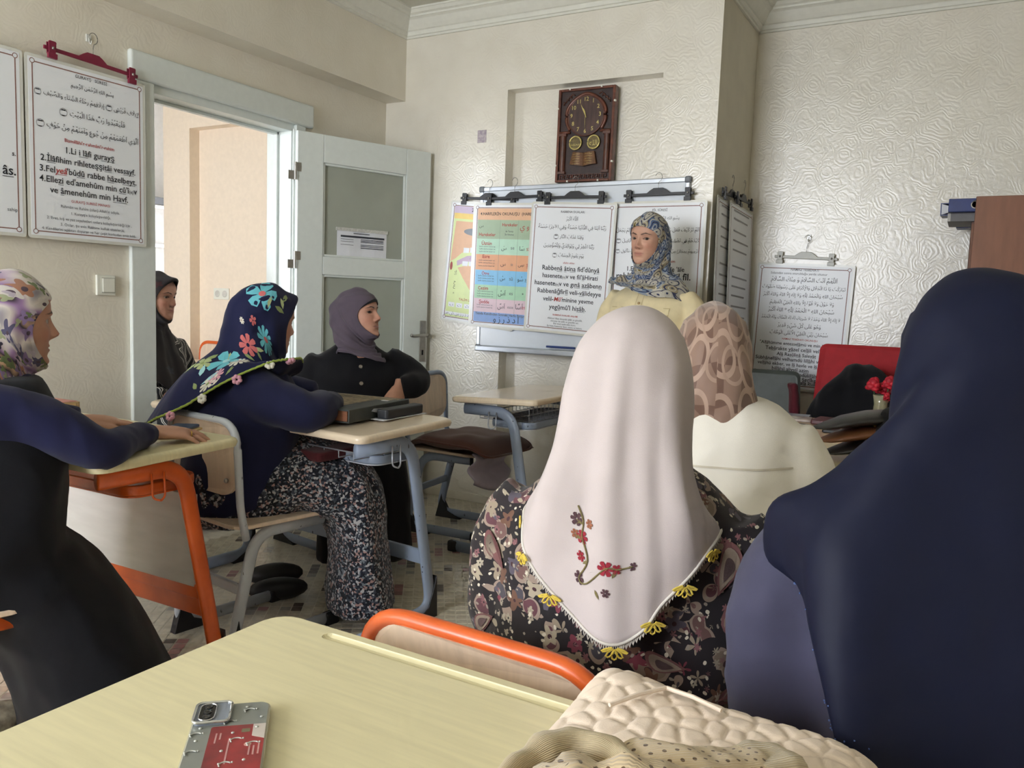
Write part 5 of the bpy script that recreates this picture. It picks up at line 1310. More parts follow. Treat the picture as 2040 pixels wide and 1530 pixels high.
m = torso_mb([(0.80, 0, 0, 0.20, 0.14), (0.95, 0, 0, 0.185, 0.13), (1.08, 0, 0.005, 0.185, 0.13), (1.16, 0, 0.01, 0.20, 0.135), (1.225, 0, 0.0, 0.20, 0.115), (1.265, 0, -0.005, 0.165, 0.09), (1.295, 0, 0.0, 0.11, 0.07), (1.32, 0, 0.0, 0.06, 0.05)])
for s in (-1, 1): arm(m, [(s*0.16, 0, 1.235), (s*0.215, 0.0, 1.16), (s*0.245, 0.02, 1.02), (s*0.21, 0.12, 0.955), (s*0.10, 0.19, 0.97)], [0.062, 0.06, 0.054, 0.05, 0.044])
sh = garment('shirt', m, M_SHIRT1, p, 0.011, 4, 0.0045, (8, 8, 5), 3)
bv = bvh_of(sh)
M_SEAM = cloth('cream_cotton_seam', (204, 186, 142), 0.85)
for s in (-1, 1):
    pk = decal('pocket_flap', sh, bv, M_SHIRT1, [[(s*0.035, 0.0), (s*0.145, 0.0), (s*0.145, -0.030), (s*0.09, -0.040), (s*0.035, -0.030)]], (0, 0, 1.185), (1, 0, 0), (0, 0, 1), (0, 1, 0), 0.006)
    decal('pocket_seam', sh, bv, M_SEAM, [[(s*0.033, 0.002), (s*0.147, 0.002), (s*0.147, -0.002), (s*0.033, -0.002)], [(s*0.033, -0.029), (s*0.09, -0.039), (s*0.09, -0.043), (s*0.033, -0.033)], [(s*0.147, -0.029), (s*0.147, -0.033), (s*0.09, -0.043), (s*0.09, -0.039)], [(s*0.034, -0.03), (s*0.036, -0.03), (s*0.036, -0.11), (s*0.034, -0.11)], [(s*0.144, -0.03), (s*0.146, -0.03), (s*0.146, -0.11), (s*0.144, -0.11)]], (0, 0, 1.185), (1, 0, 0), (0, 0, 1), (0, 1, 0), 0.007)
decal('button_placket', sh, bv, M_SEAM, [[(x0_, z_), (x0_+0.002, z_), (x0_+0.002, z_-0.03), (x0_, z_-0.03)] for x0_ in (-0.016, 0.014) for z_ in np.arange(1.30, 0.95, -0.03)], (0, 0, 0), (1, 0, 0), (0, 0, 1), (0, 1, 0), 0.003)
M_BTN = pm('button_tan', (170, 140, 96), 0.4)
for z_ in (1.285, 1.205, 1.125, 1.045):
    h = bv.ray_cast(Vector((0, 0.6, z_)), Vector((0, -1, 0)))[0]
    if h: MB().lathe([(0.006, 0), (0.006, 0.003), (0.004, 0.004)], 12, M=Matrix.Translation(h) @ Matrix.Rotation(-PI/2, 4, 'X')).build('button', M_BTN, sh)
m = MB().tube([(0, 0, 0.92), (0, 0.0, 0.6), (0, 0.0, 0.3), (0, 0.0, 0.03)], [0.185, 0.21, 0.235, 0.26], 24, r2=[0.135, 0.16, 0.18, 0.2], up=(0, 1, 0))
garment('skirt', m, cloth('beige_skirt', (150, 132, 108)), p, 0.016, 4, 0.01, (10, 10, 1.5), 5)
for s in (-1, 1): MB().ball((s*0.09, 0.06, 0.04), (0.045, 0.12, 0.04)).build('shoe', pm('brown_leather', (70, 50, 40), 0.4), p, smooth=True)
t = NT('paisley_scarf_print'); uv = t.warp(t.uv(), 14, 0.05)
vo = t.n('ShaderNodeTexVoronoi', voronoi_dimensions='2D'); vo.inputs['Scale'].default_value = 22; t.L(uv, vo.inputs['Vector'])
wv = t.math('SINE', t.math('MULTIPLY_ADD', vo.outputs['Distance'], 17.0, 1.0))
rc = t.n('ShaderNodeSeparateColor'); t.L(vo.outputs['Color'], rc.inputs[0])
c1 = t.ramp(rc.outputs[0], [(0, (120, 140, 168)), (0.3, (176, 172, 160)), (0.55, (92, 112, 146)), (0.75, (158, 146, 118)), (0.9, (196, 192, 182))], True)
col = t.mix(t.math('GREATER_THAN', wv, 0.72), c1, lin(48, 54, 84))
col = t.mix(t.math('LESS_THAN', wv, -0.86), col, lin(190, 186, 174))
col = t.flowers(col, uv, 9, 0.22, 3, 0.3, [(128, 112, 60), (70, 90, 130), (150, 140, 112)], 0.6, (60, 52, 36), 3.1, (214, 206, 184))
L1 = std_loops(back=-0.25, backy=-0.15, side=0.215, sidez=-0.215, chestz=-0.225, chesty=0.155, rimx=0.058, brow=0.060, chin=-0.112, puff=0.020, nw=0.076)
L1[-1] = ((0, -0.15, -0.25), (0.185, -0.03, -0.195), (0.01, 0.155, -0.22), (-0.245, -0.04, -0.275))
hood = Hood(L1, folds=((9, 0.004, 0.35, 0.8, 0.4, 0.5), (5, 0.006, 0.6, 1.0, 1.0, 0.8)), noise_amp=0.006, seed=2,
            bands=((7, 0.004, 0.55, 1.0, 0.6, 1.6),))
hood.build(t.done(col), p, HM)

# ---- woman in black by the door --------------------------------------
p = seated('woman in black dress and plum grey headscarf seated before the door', (-2.555, 2.985, 0), 132)
SK2 = (204, 156, 134)
HM = head_at((-0.01, 0.045, 1.103), -52, 9, 0)
hv, hf, hc = head_mesh(SK2, gaze=0.35, nose=1.15, brow=(44, 32, 28), lip=(170, 110, 102))
nv, nf = neck(HM)
AR = [([(0.155, 0.0, 0.88), (0.225, 0.02, 0.70), (0.12, 0.18, 0.66)], [0.045, 0.04, 0.03]), ([(-0.155, 0.0, 0.88), (-0.29, 0.05, 0.79), (-0.215, 0.12, 0.755)], [0.045, 0.04, 0.03])]
hd_ = hand_part(frame((-0.195, 0.125, 0.775), (-0.175, 0.16, 0.71), (-0.3, 0.9, 0.3)), SK2, right=False, curl=(0.75, 0.9, 0.5), scale=1.0)
hd2 = hand_part(frame((0.10, 0.20, 0.66), (0.0, 0.28, 0.63), (0, 0.3, 1)), SK2, right=True)
body(p, [(xf(HM, hv), hf, hc), (nv, nf, skin_cols(SK2, len(nv))), trunk_part(scale_tr(0.9), AR, SK2), hd_, hd2])
M_BLK = cloth('black_crepe', (20, 20, 24), 0.85, weave=0.3)
m = torso_mb([(0.42, 0, 0, 0.215, 0.165), (0.55, 0, 0.0, 0.205, 0.15), (0.70, 0, 0.005, 0.195, 0.14), (0.80, 0, 0.01, 0.20, 0.135), (0.88, 0, 0.0, 0.195, 0.11), (0.925, 0, 0.0, 0.145, 0.09), (0.965, 0, 0.01, 0.085, 0.075), (1.0, 0, 0.02, 0.06, 0.06)])
arm(m, [(0.155, 0, 0.885), (0.215, 0.0, 0.80), (0.25, 0.02, 0.68), (0.19, 0.14, 0.66), (0.10, 0.2, 0.66)], [0.07, 0.068, 0.066, 0.058, 0.048])
arm(m, [(-0.155, 0, 0.885), (-0.225, 0.01, 0.86), (-0.295, 0.05, 0.80), (-0.26, 0.11, 0.775), (-0.20, 0.125, 0.765)], [0.07, 0.066, 0.064, 0.062, 0.052])
skirt_mb(m, 0.2, 0.40, 0.05)
dr = garment('dress', m, M_BLK, p, 0.012, 4, 0.006, (8, 8, 4), 8)
bv = bvh_of(dr)
M_BTN2 = pm('button_horn', (150, 140, 124), 0.35, var=0.2, scale=200)
for z_ in (0.915, 0.865, 0.79, 0.71):
    h = bv.ray_cast(Vector((-0.012, 0.6, z_)), Vector((0, -1, 0)))[0]
    if h: MB().lathe([(0.009, 0), (0.009, 0.003), (0.006, 0.004), (0.003, 0.002)], 14, M=Matrix.Translation(h) @ Matrix.Rotation(-PI/2, 4, 'X')).build('button', M_BTN2, dr)
hood = Hood(std_loops(back=-0.175, backy=-0.125, side=0.115, sidez=-0.17, chestz=-0.235, chesty=0.105, rimx=0.055, brow=0.062, chin=-0.110, puff=0.034, nw=0.090), folds=((4, 0.005, 0.45, 0.9, 0.4, 1.6),), bands=((9, 0.0045, 0.5, 1.0, 0.6, 2.2), (5, 0.005, 0.4, 0.9, 2.0, 1.4)), noise_amp=0.009, seed=4)
hood.build(cloth('plum_grey_jersey', (92, 82, 94), 0.8, weave=0.1), p, HM)
cap_ = Hood([((0, 0.088, 0.050), (0.058, 0.020, -0.012), (0, 0.060, -0.118)), ((0, 0.087, 0.056), (0.060, 0.018, -0.010), (0, 0.058, -0.121)), ((0, 0.070, 0.085), (0.066, 0.015, -0.010), (0, 0.065, -0.120))], 64, 12)
cap_.build(M_BLK, p, HM, 0.002, 'bonnet')

# ---- woman in the hall ------------------------------------------------
p = seated('woman in dark brown headscarf seated beyond the door opening', (-3.735, 2.735, 0), 88)
SK3 = (196, 148, 128)
HM = head_at((0.0, 0.07, 1.150), -14, -3, 0)
hv, hf, hc = head_mesh(SK3, gaze=0.1, lip=(168, 104, 100))
nv, nf = neck(HM)
body(p, [(xf(HM, hv), hf, hc), (nv, nf, skin_cols(SK3, len(nv))), trunk_part(scale_tr(0.9, dz=0.04), [([(s*0.15, 0, 0.9), (s*0.22, 0.03, 0.7), (s*0.08, 0.24, 0.66)], [0.045, 0.04, 0.03]) for s in (-1, 1)], SK3),
         hand_part(frame((0.10, 0.26, 0.655), (0.02, 0.36, 0.64)), SK3, right=True), hand_part(frame((-0.10, 0.26, 0.655), (-0.02, 0.36, 0.64)), SK3, right=False)])
t = NT('zebra_stripe_print'); uv = t.warp(t.uv(True), 7, 0.16)
wv_ = t.n('ShaderNodeTexWave'); wv_.inputs['Scale'].default_value = 10.0; wv_.inputs['Distortion'].default_value = 6.0; wv_.inputs['Detail'].default_value = 1; t.L(uv, wv_.inputs['Vector'])
col = t.ramp(wv_.outputs['Fac'], [(0, (22, 22, 26)), (0.74, (22, 22, 26)), (0.80, (206, 204, 198)), (0.93, (206, 204, 198)), (0.97, (22, 22, 26))])
m = torso_mb([(0.44, 0, 0, 0.2, 0.16), (0.6, 0, 0, 0.19, 0.14), (0.78, 0, 0.01, 0.19, 0.14), (0.9, 0, 0, 0.185, 0.11), (0.95, 0, 0, 0.13, 0.09), (1.0, 0, 0.01, 0.07, 0.07)])
for s in (-1, 1): arm(m, [(s*0.15, 0, 0.9), (s*0.215, 0.0, 0.8), (s*0.235, 0.05, 0.67), (s*0.10, 0.25, 0.66)], [0.068, 0.062, 0.056, 0.045])
skirt_mb(m, 0.2, 0.42, 0.05)
garment('dress', m, t.done(col), p, 0.013, 4, 0.005, (8, 8, 4), 9)
t = NT('dark_scarf_print'); uv = t.uv()
col = t.flowers(t.ramp(t.n('ShaderNodeTexNoise').outputs['Fac'], [(0.3, (36, 33, 36)), (0.7, (48, 42, 42))]), uv, 14, 0.25, 5, 0.3, [(70, 60, 58), (64, 34, 36), (50, 52, 62)], 0.35, None, 1.0)
hood = Hood(std_loops(back=-0.42, backy=-0.17, side=0.19, sidez=-0.33, chestz=-0.50, chesty=0.19, rimx=0.066, brow=0.088, chin=-0.118, rimout=0.028, puff=0.02, crown=0.132, nw=0.085), folds=((7, 0.006, 0.4, 1.0, 0.4, 0.4), (4, 0.010, 0.55, 1.0, 2.2, 0.5)), noise_amp=0.008, seed=6)
hood.build(t.done(col), p, HM)

# ---- woman in navy floral scarf ---------------------------------------
p = seated('woman in navy scarf with turquoise flowers and patterned skirt', (-2.225, 2.005, 0), 40)
SK4 = (206, 160, 138)
HM = head_at((0.055, 0.075, 1.092), -24, -5, 3)
hv, hf, hc = head_mesh(SK4)
nv, nf = neck(HM)
AR4 = [([(0.16, 0.0, 0.86), (0.24, 0.19, 0.80), (0.0, 0.31, 0.80)], [0.05, 0.045, 0.032]), ([(-0.16, 0.02, 0.86), (-0.25, 0.14, 0.80), (-0.22, 0.27, 0.80)], [0.05, 0.045, 0.032])]
body(p, [(xf(HM, hv), hf, hc), (nv, nf, skin_cols(SK4, len(nv))), trunk_part([(0.42, 0, 0, 0.17, 0.14), (0.6, 0, 0, 0.16, 0.13), (0.8, 0, 0.02, 0.16, 0.13), (0.9, 0.02, 0.04, 0.13, 0.1), (0.97, 0.04, 0.05, 0.06, 0.06)], AR4, SK4),
         hand_part(frame((0.0, 0.31, 0.80), (-0.10, 0.33, 0.795)), SK4, right=True), hand_part(frame((-0.22, 0.28, 0.80), (-0.18, 0.38, 0.79)), SK4, right=False)])
M_NAVY = cloth('navy_jersey', (28, 31, 62), 0.85, weave=0.15)
m = torso_mb([(0.44, -0.0, -0.01, 0.225, 0.20), (0.54, 0, -0.015, 0.235, 0.205), (0.66, 0, -0.01, 0.23, 0.20), (0.77, 0, 0.005, 0.225, 0.19), (0.86, 0.01, 0.02, 0.205, 0.16), (0.915, 0.02, 0.03, 0.16, 0.12), (0.955, 0.035, 0.045, 0.10, 0.09), (1.0, 0.045, 0.055, 0.065, 0.065)])
arm(m, [(0.15, 0.0, 0.87), (0.21, 0.08, 0.835), (0.25, 0.19, 0.80), (0.19, 0.25, 0.805), (0.09, 0.29, 0.80), (0.0, 0.31, 0.80)], [0.088, 0.084, 0.070, 0.062, 0.054, 0.045])
arm(m, [(-0.16, 0.01, 0.87), (-0.25, 0.06, 0.82), (-0.27, 0.17, 0.81), (-0.22, 0.28, 0.80)], [0.085, 0.078, 0.068, 0.05])
garment('blouse', m, M_NAVY, p, 0.012, 4, 0.006, (7, 7, 5), 11)
t = NT('ditsy_print', 0.85); uv = t.uv(True)
vo = t.n('ShaderNodeTexVoronoi'); vo.inputs['Scale'].default_value = 140; t.L(t.warp(uv, 60, 0.012), vo.inputs['Vector'])
rc = t.n('ShaderNodeSeparateColor'); t.L(vo.outputs['Color'], rc.inputs[0])
col = t.ramp(rc.outputs[0], [(0, (26, 28, 36)), (0.34, (60, 66, 78)), (0.52, (178, 178, 182)), (0.68, (34, 38, 52)), (0.82, (162, 132, 128)), (0.92, (112, 122, 130))], True)
m = MB(); skirt_mb(m, 0.225, 0.385, 0.045, 0.135, 0.50, 1.05, 0.03, -0.15)
m2 = torso_mb([(0.40, 0, 0, 0.22, 0.19), (0.5, 0, 0, 0.225, 0.195), (0.6, 0, 0, 0.2, 0.17)]); m.add(m2.v, m2.f)
garment('skirt', m, t.done(col), p, 0.014, 4, 0.012, (7, 9, 2.2), 13)
for s in (-1, 1): MB().ball((s*0.09-0.28, 0.14, 0.04), (0.042, 0.115, 0.045)).build('shoe', M_BLACKP, p, smooth=True)
M_SC4 = cloth('navy_muslin', (27, 31, 66), 0.8, weave=0.1)
L4 = std_loops(back=-0.36, backy=-0.315, side=0.16, sidez=-0.16, chestz=-0.20, chesty=0.10, rimx=0.070, brow=0.090, chin=-0.118, rimout=0.024, puff=0.03, crown=0.132, neck=-0.15, nw=0.105)
L4[-1] = ((-0.05, -0.305, -0.355), (0.175, -0.05, -0.120), (0, 0.10, -0.20), (-0.235, -0.19, -0.37)); L4[-2] = ((-0.02, -0.25, -0.215), (0.16, -0.05, -0.12), (0, 0.085, -0.185), (-0.19, -0.10, -0.20))
hood = Hood(L4, folds=((5, 0.004, 0.3, 0.8, 0.4, 0.3), (8, 0.003, 0.1, 0.4, 0.0, 0.2)), noise_amp=0.006, seed=8,
            pulls=())
hood.build(M_SC4, p, HM)
HOOD4 = hood; P4 = p
FC = {k: cloth('print_'+k, c, 0.8) for k, c in dict(turquoise=(108, 190, 204), turquoise_pale=(164, 214, 220), coral=(206, 112, 112), pink=(216, 160, 176), leaf=(142, 158, 104), leaf_pale=(176, 188, 138), cream=(222, 220, 206), sepia=(150, 110, 90), vine=(120, 140, 190)).items()}
def uv_shape(hood, u0, v0, pts, ku, kv, rot=0.0, off=0.0028):
    c, s_ = math.cos(rot), math.sin(rot)
    return [hood.S(u0+(x*c-y*s_)*ku, v0+(x*s_+y*c)*kv, off) for x, y in pts]
class Print:
    """flat printed motifs laid on a scarf, one mesh per colour and motif"""
    def __init__(s, hood, parent): s.h = hood; s.p = parent
    def size(s, u, v):
        e = 0.01; a = s.h.S(u, v); du = np.linalg.norm(s.h.S(u+e, v)-a)/e; dv = np.linalg.norm(s.h.S(u, min(1, v+e))-s.h.S(u, min(1, v+e)-e))/e
        return 1/max(du, 1e-4), 1/max(dv, 1e-4)
    def poly(s, name, u, v, shapes, mat, off=0.0028):
        """shapes: outlines in metres round (u, v)"""
        ku, kv = s.size(u, v); V = []; F = []
        for sh_ in shapes:
            n0 = len(V); c = np.mean(np.array(sh_), 0)
            pts = [(c[0], c[1])]+list(sh_)
            V += [s.h.M @ Vector(q) for q in uv_shape(s.h, u, v, pts, ku, kv, 0, off)]
            n = len(sh_); F += [(n0, n0+1+i, n0+1+(i+1) % n) for i in range(n)]
        return mkobj(name, V, F, mat, s.p)
    def flower(s, u, v, r, mat, n=7, centre=None, name='flower_print', wob=0.25, rot=0.0):
        sh_ = []
        for k in range(n):
            a = rot+2*PI*k/n; w = PI/n*1.05
            sh_.append([(r*0.18*math.cos(a-w), r*0.18*math.sin(a-w))]+[(r*q*math.cos(a+w*b), r*q*math.sin(a+w*b)) for q, b in ((0.6, -0.8), (0.92, -0.55), (1.0, 0.0), (0.92, 0.55), (0.6, 0.8))]+[(r*0.18*math.cos(a+w), r*0.18*math.sin(a+w))])
        o = s.poly(name, u, v, sh_, mat)
        if centre: s.poly('flower_centre', u, v, [[(r*0.22*math.cos(t_), r*0.22*math.sin(t_)) for t_ in np.linspace(0, 2*PI, 9)[:-1]]], centre, 0.0036)
        return o
    def leaf(s, u, v, ln, a, mat, w=0.35):
        d = (math.cos(a), math.sin(a)); n_ = (-d[1], d[0])
        pts = [(0, 0)]+[(d[0]*ln*t_+n_[0]*ln*w*q, d[1]*ln*t_+n_[1]*ln*w*q) for t_, q in ((0.3, 0.4), (0.6, 0.42), (1.0, 0), (0.6, -0.42), (0.3, -0.4))]
        return s.poly('leaf_print', u, v, [pts], mat)
pr4 = Print(HOOD4, p)
def find_uv(hood, M, px, py, obj_matrix, camC=Vector((0, 0, 1.192))):
    """scarf coordinates whose surface point lies on a given sight line (used once to read off where the print sits)"""
    best = None; Rw = obj_matrix @ M
    d = Vector(_R)*((px-1020)/FPX)+Vector(_U)*(-(py-765)/FPX)+Vector(_f)
    d.normalize()
    for j in range(2, hood.nv-2, 2):
        for i in range(0, hood.nu, 2):
            w = Rw @ Vector(hood.G[j, i]); n_ = (Rw.to_3x3() @ Vector(hood.N[j, i]))
            if n_.dot(camC-w) <= 0: continue
            q = w-camC; e = (q-d*q.dot(d)).length
            if best is None or e < best[0]: best = (e, i/hood.nu, j/(hood.nv-1))
    return best
# prints on the navy scarf
for (px, py, r, mt, n_, ct) in ((520, 588, 0.046, 'turquoise', 5, 'coral'), (530, 675, 0.036, 'turquoise', 11, 'coral'), (494, 684, 0.028, 'coral', 7, None), (452, 722, 0.040, 'turquoise', 5, 'turquoise_pale'), (478, 722, 0.024, 'cream', 12, 'pink'),
                                (428, 748, 0.022, 'pink', 9, 'cream'), (414, 768, 0.022, 'cream', 8, 'leaf'), (503, 642, 0.012, 'coral', 5, None), (484, 640, 0.009, 'cream', 8, 'sepia'), (405, 728, 0.022, 'leaf_pale', 5, 'leaf')):
    b_ = find_uv(HOOD4, HOOD4.M, px, py, Matrix.Translation((-2.225, 2.005, 0)) @ Matrix.Rotation(face_dir(40), 4, 'Z'))
    pr4.flower(b_[1], b_[2], r*1.3, FC[mt], n_, FC[ct] if ct else None)
for (px, py, ln, a, mt) in ((497, 572, 0.05, 2.2, 'leaf_pale'), (480, 575, 0.05, 2.6, 'leaf'), (545, 610, 0.05, -1.2, 'leaf'), (560, 596, 0.04, -0.6, 'leaf_pale'), (568, 590, 0.045, 0.2, 'leaf'), (540, 590, 0.04, 0.6, 'leaf_pale'), (505, 690, 0.04, -0.4, 'leaf_pale'), (515, 698, 0.03, 0.8, 'leaf'),
                            (485, 705, 0.04, 0.3, 'leaf'), (460, 705, 0.035, 1.2, 'leaf_pale'), (437, 705, 0.04, 2.0, 'leaf'), (448, 750, 0.04, -1.0, 'leaf'), (395, 715, 0.045, 1.9, 'leaf_pale'), (400, 745, 0.05, -2.0, 'turquoise_pale'), (436, 738, 0.05, 2.6, 'turquoise_pale'), (398, 775, 0.04, -2.4, 'leaf'), (425, 780, 0.03, -0.6, 'cream')):
    b_ = find_uv(HOOD4, HOOD4.M, px, py, Matrix.Translation((-2.225, 2.005, 0)) @ Matrix.Rotation(face_dir(40), 4, 'Z'))
    pr4.leaf(b_[1], b_[2], ln*1.1, a, FC[mt])
def hem_tube(hood, parent, M, mat, r, u0, u1, n=90, v=1.0, name='scarf_edging', off=0.002, wob=0.0):
    pts = [tuple(M @ Vector(hood.S(u, v, off+wob*math.sin(k*2.4)))) for k, u in enumerate(np.linspace(u0, u1, n))]
    return MB().tube(pts, r, 6).build(name, mat, parent, smooth=True)
M_EDGE4 = cloth('lime_crochet', (150, 168, 74), 0.8)
hem_tube(HOOD4, P4, HOOD4.M, M_EDGE4, 0.0042, -0.16, 0.40, 120, 0.995, wob=0.002)
for u in (0.03, 0.10, 0.17, 0.24, 0.30, -0.06):
    c_ = HOOD4.M @ Vector(HOOD4.S(u, 1.0, 0.004)); fl_ = empty('tmp'); bpy.data.objects.remove(fl_)
    mb = MB()
    for k in range(6):
        a = 2*PI*k/6; n_ = (HOOD4.M.to_3x3() @ Vector(HOOD4.N[HOOD4.nv-1, int((u % 1)*HOOD4.nu)])).normalized()
        tx = n_.orthogonal().normalized(); ty = n_.cross(tx)
        mb.ball(tuple(c_+Vector((0, 0, -0.012))+(tx*math.cos(a)+ty*math.sin(a))*0.010+n_*0.003), 0.0075, 8, 6)
    mb.build('crochet_flower', FC['pink'] if u not in (0.10, 0.24) else FC['cream'], P4, smooth=True)

# ---- woman in profile at the left edge ---------------------------------
p = seated('woman in profile with multicoloured floral headscarf at the left edge', (-2.115, 1.055, 0), 16)
SK5 = (192, 148, 126)
HM = head_at((0.005, 0.085, 1.098), 0, -2, 0)
hv, hf, hc = head_mesh(SK5, gaze=0.0, nose=1.2, lip=(160, 96, 88))
nv, nf = neck(HM)
def wl(P): return tuple((Matrix.Translation((-2.115, 1.055, 0)) @ Matrix.Rotation(face_dir(16), 4, 'Z')).inverted() @ Vector(P))
RW, RT = wl((-1.985, 1.455, 0.788)), wl((-1.915, 1.555, 0.782))
LW, LT = wl((-2.265, 1.43, 0.795)), wl((-2.20, 1.555, 0.785))
RS, RE = wl((-1.99, 0.985, 0.895)), wl((-1.865, 1.225, 0.790)); LS, LE_ = wl((-2.27, 1.12, 0.915)), wl((-2.36, 1.27, 0.82))
hR = hand_part(frame(RW, RT, (0.1, -0.1, 1)), SK5, right=True, curl=(0.22, 0.25, 0.2), spread=0.08, thumb=0.4)
hL = hand_part(frame(LW, LT, (0.0, 0.0, 1)), SK5, right=False, curl=(0.12, 0.18, 0.15), spread=0.10, thumb=0.5)
body(p, [(xf(HM, hv), hf, hc), (nv, nf, skin_cols(SK5, len(nv))), trunk_part(scale_tr(0.92, dy=0.05), [([RS, RE, RW], [0.038, 0.03, 0.018]), ([LS, LE_, LW], [0.038, 0.03, 0.018])], SK5), hR, hL])
fm_ = frame(RW, RT, (0.1, -0.1, 1)); g_ = [fm_ @ Vector((0.0105+0.0098*math.cos(t_), 0.108, -0.001+0.0098*math.sin(t_))) for t_ in np.linspace(0, 2*PI, 25)]
MB().tube([tuple(q) for q in g_], 0.0016, 8).build('ring', pm('gold', (226, 186, 92), 0.25, 1.0), p, smooth=True)
M_NAVY5 = cloth('navy_knit', (27, 30, 64), 0.85, weave=0.2)
m = torso_mb([(0.62, 0, 0.02, 0.15, 0.11), (0.8, 0, 0.05, 0.175, 0.12), (0.88, 0, 0.06, 0.17, 0.10), (0.93, 0, 0.065, 0.12, 0.08), (0.97, 0, 0.07, 0.07, 0.06)])
def mid(a, b, t, dz=0.0): return tuple(Vector(a).lerp(Vector(b), t)+Vector((0, 0, dz)))
arm(m, [RS, mid(RS, RE, 0.5, 0.02), RE, mid(RE, RW, 0.5), mid(RE, RW, 0.98)], [0.078, 0.070, 0.054, 0.042, 0.037])
arm(m, [LS, mid(LS, LE_, 0.5, 0.02), LE_, mid(LE_, LW, 0.5), mid(LE_, LW, 0.98)], [0.075, 0.072, 0.062, 0.052, 0.041])
garment('sleeved_top', m, M_NAVY5, p, 0.011, 4, 0.004, (10, 10, 6), 21)
M_BLK5 = cloth('black_wool', (14, 15, 21), 0.9, weave=0.4)
m = torso_mb([(0.44, 0, -0.01, 0.225, 0.18), (0.56, 0.02, 0.0, 0.235, 0.18), (0.70, 0.02, 0.025, 0.225, 0.165), (0.80, 0.01, 0.045, 0.21, 0.155), (0.88, 0, 0.055, 0.185, 0.125), (0.935, 0, 0.06, 0.145, 0.10), (0.965, 0, 0.065, 0.10, 0.085)])
m.tube(crom([(0.0, -0.10, 0.52), (0.01, 0.0, 0.50), (0.02, 0.08, 0.46), (0.02, 0.16, 0.36), (0.03, 0.23, 0.20), (0.03, 0.28, 0.04)], 26).tolist(), list(np.interp(np.linspace(0, 1, 26), [0, 0.5, 1], [0.225, 0.235, 0.26])), 24, r2=list(np.interp(np.linspace(0, 1, 26), [0, 0.4, 1], [0.15, 0.15, 0.2])), up=(1, 0, 0))
garment('pinafore_dress', m, M_BLK5, p, 0.014, 5, 0.007, (5, 5, 4), 23)
t = NT('multicolour_scarf_print', 0.6); uv = t.warp(t.uv(), 8, 0.08)
nz = t.n('ShaderNodeTexNoise'); nz.inputs['Scale'].default_value = 9; nz.inputs['Detail'].default_value = 1.5; t.L(uv, nz.inputs['Vector'])
col = t.ramp(nz.outputs['Fac'], [(0.0, (70, 64, 88)), (0.34, (92, 88, 112)), (0.44, (206, 198, 190)), (0.52, (150, 120, 160)), (0.58, (60, 52, 62)), (0.66, (196, 160, 130))], False)
col = t.flowers(col, uv, 20, 0.40, 5, 0.3, [(196, 190, 184), (132, 112, 150), (112, 124, 84), (164, 118, 96), (88, 86, 112)], 0.8, (84, 70, 80), 2.0)
col = t.flowers(col, uv, 34, 0.30, 3, 0.4, [(104, 118, 78), (150, 156, 124), (56, 50, 66), (170, 160, 170)], 0.55, None, 7.0)
hood = Hood(std_loops(back=-0.24, backy=-0.13, side=0.13, sidez=-0.20, chestz=-0.235, chesty=0.10, rimx=0.060, brow=0.072, chin=-0.112, rimout=0.006, puff=0.02, nw=0.080), folds=((6, 0.005, 0.4, 0.9, 0.4, 0.9), (11, 0.003, 0.5, 0.9, 1.0, 0.4)), noise_amp=0.008, seed=12)
hood.build(t.done(col, 0.05), p, HM)
for s_ in (-1, 1): MB().ball((s_*0.09+0.03, 0.02, 0.045), (0.045, 0.12, 0.045)).build('slipper', pm('patterned_sock', (196, 186, 160), 0.9, rgb2=(120, 110, 96), scale=40), p, smooth=True)

# ---- pale scarf, seen from behind ---------------------------------------
p = seated('woman from behind in pale scarf with lace edge and dark paisley blouse', (-0.445, 1.165, 0), -6)
SK6 = (206, 160, 138)
HM = head_at((0.0, 0.012, 1.062), -4, -2, 0)
hv, hf, hc = head_mesh(SK6); nv, nf = neck(HM)
body(p, [(xf(HM, hv), hf, hc), (nv, nf, skin_cols(SK6, len(nv))), trunk_part(scale_tr(0.9), [([(s*0.15, 0, 0.87), (s*0.23, 0.03, 0.66), (s*0.1, 0.22, 0.74)], [0.045, 0.04, 0.03]) for s in (-1, 1)], SK6),
         hand_part(frame((0.1, 0.23, 0.755), (0.0, 0.30, 0.745)), SK6, right=True), hand_part(frame((-0.1, 0.23, 0.755), (0.0, 0.30, 0.775)), SK6, right=False)])
t = NT('dark_paisley_print', 0.75); uv = t.warp(t.uv(True), 16, 0.02)
base_ = t.ramp(t.n('ShaderNodeTexNoise').outputs['Fac'], [(0.3, (30, 26, 30)), (0.7, (40, 34, 38))])
col = t.flowers(base_, uv, 22, 0.46, 2, 0.45, [(112, 84, 80), (74, 70, 78), (96, 60, 68), (128, 112, 98)], 0.6, (70, 44, 46), 1.0, (150, 132, 120), dim='3D')
col = t.flowers(col, uv, 32, 0.42, 5, 0.3, [(122, 58, 72), (150, 136, 118), (86, 80, 92), (108, 78, 64), (166, 154, 134)], 0.62, (66, 40, 46), 4.0, dim='3D')
col = t.flowers(col, uv, 60, 0.34, 6, 0.25, [(170, 160, 142), (130, 88, 92), (160, 150, 132)], 0.45, (40, 32, 34), 9.0, dim='3D')
col = t.flowers(col, uv, 100, 0.3, 2, 0.2, [(208, 200, 182), (150, 140, 128)], 0.35, None, 14.0, dim='3D')
M_PAIS = t.done(col, 0.1)
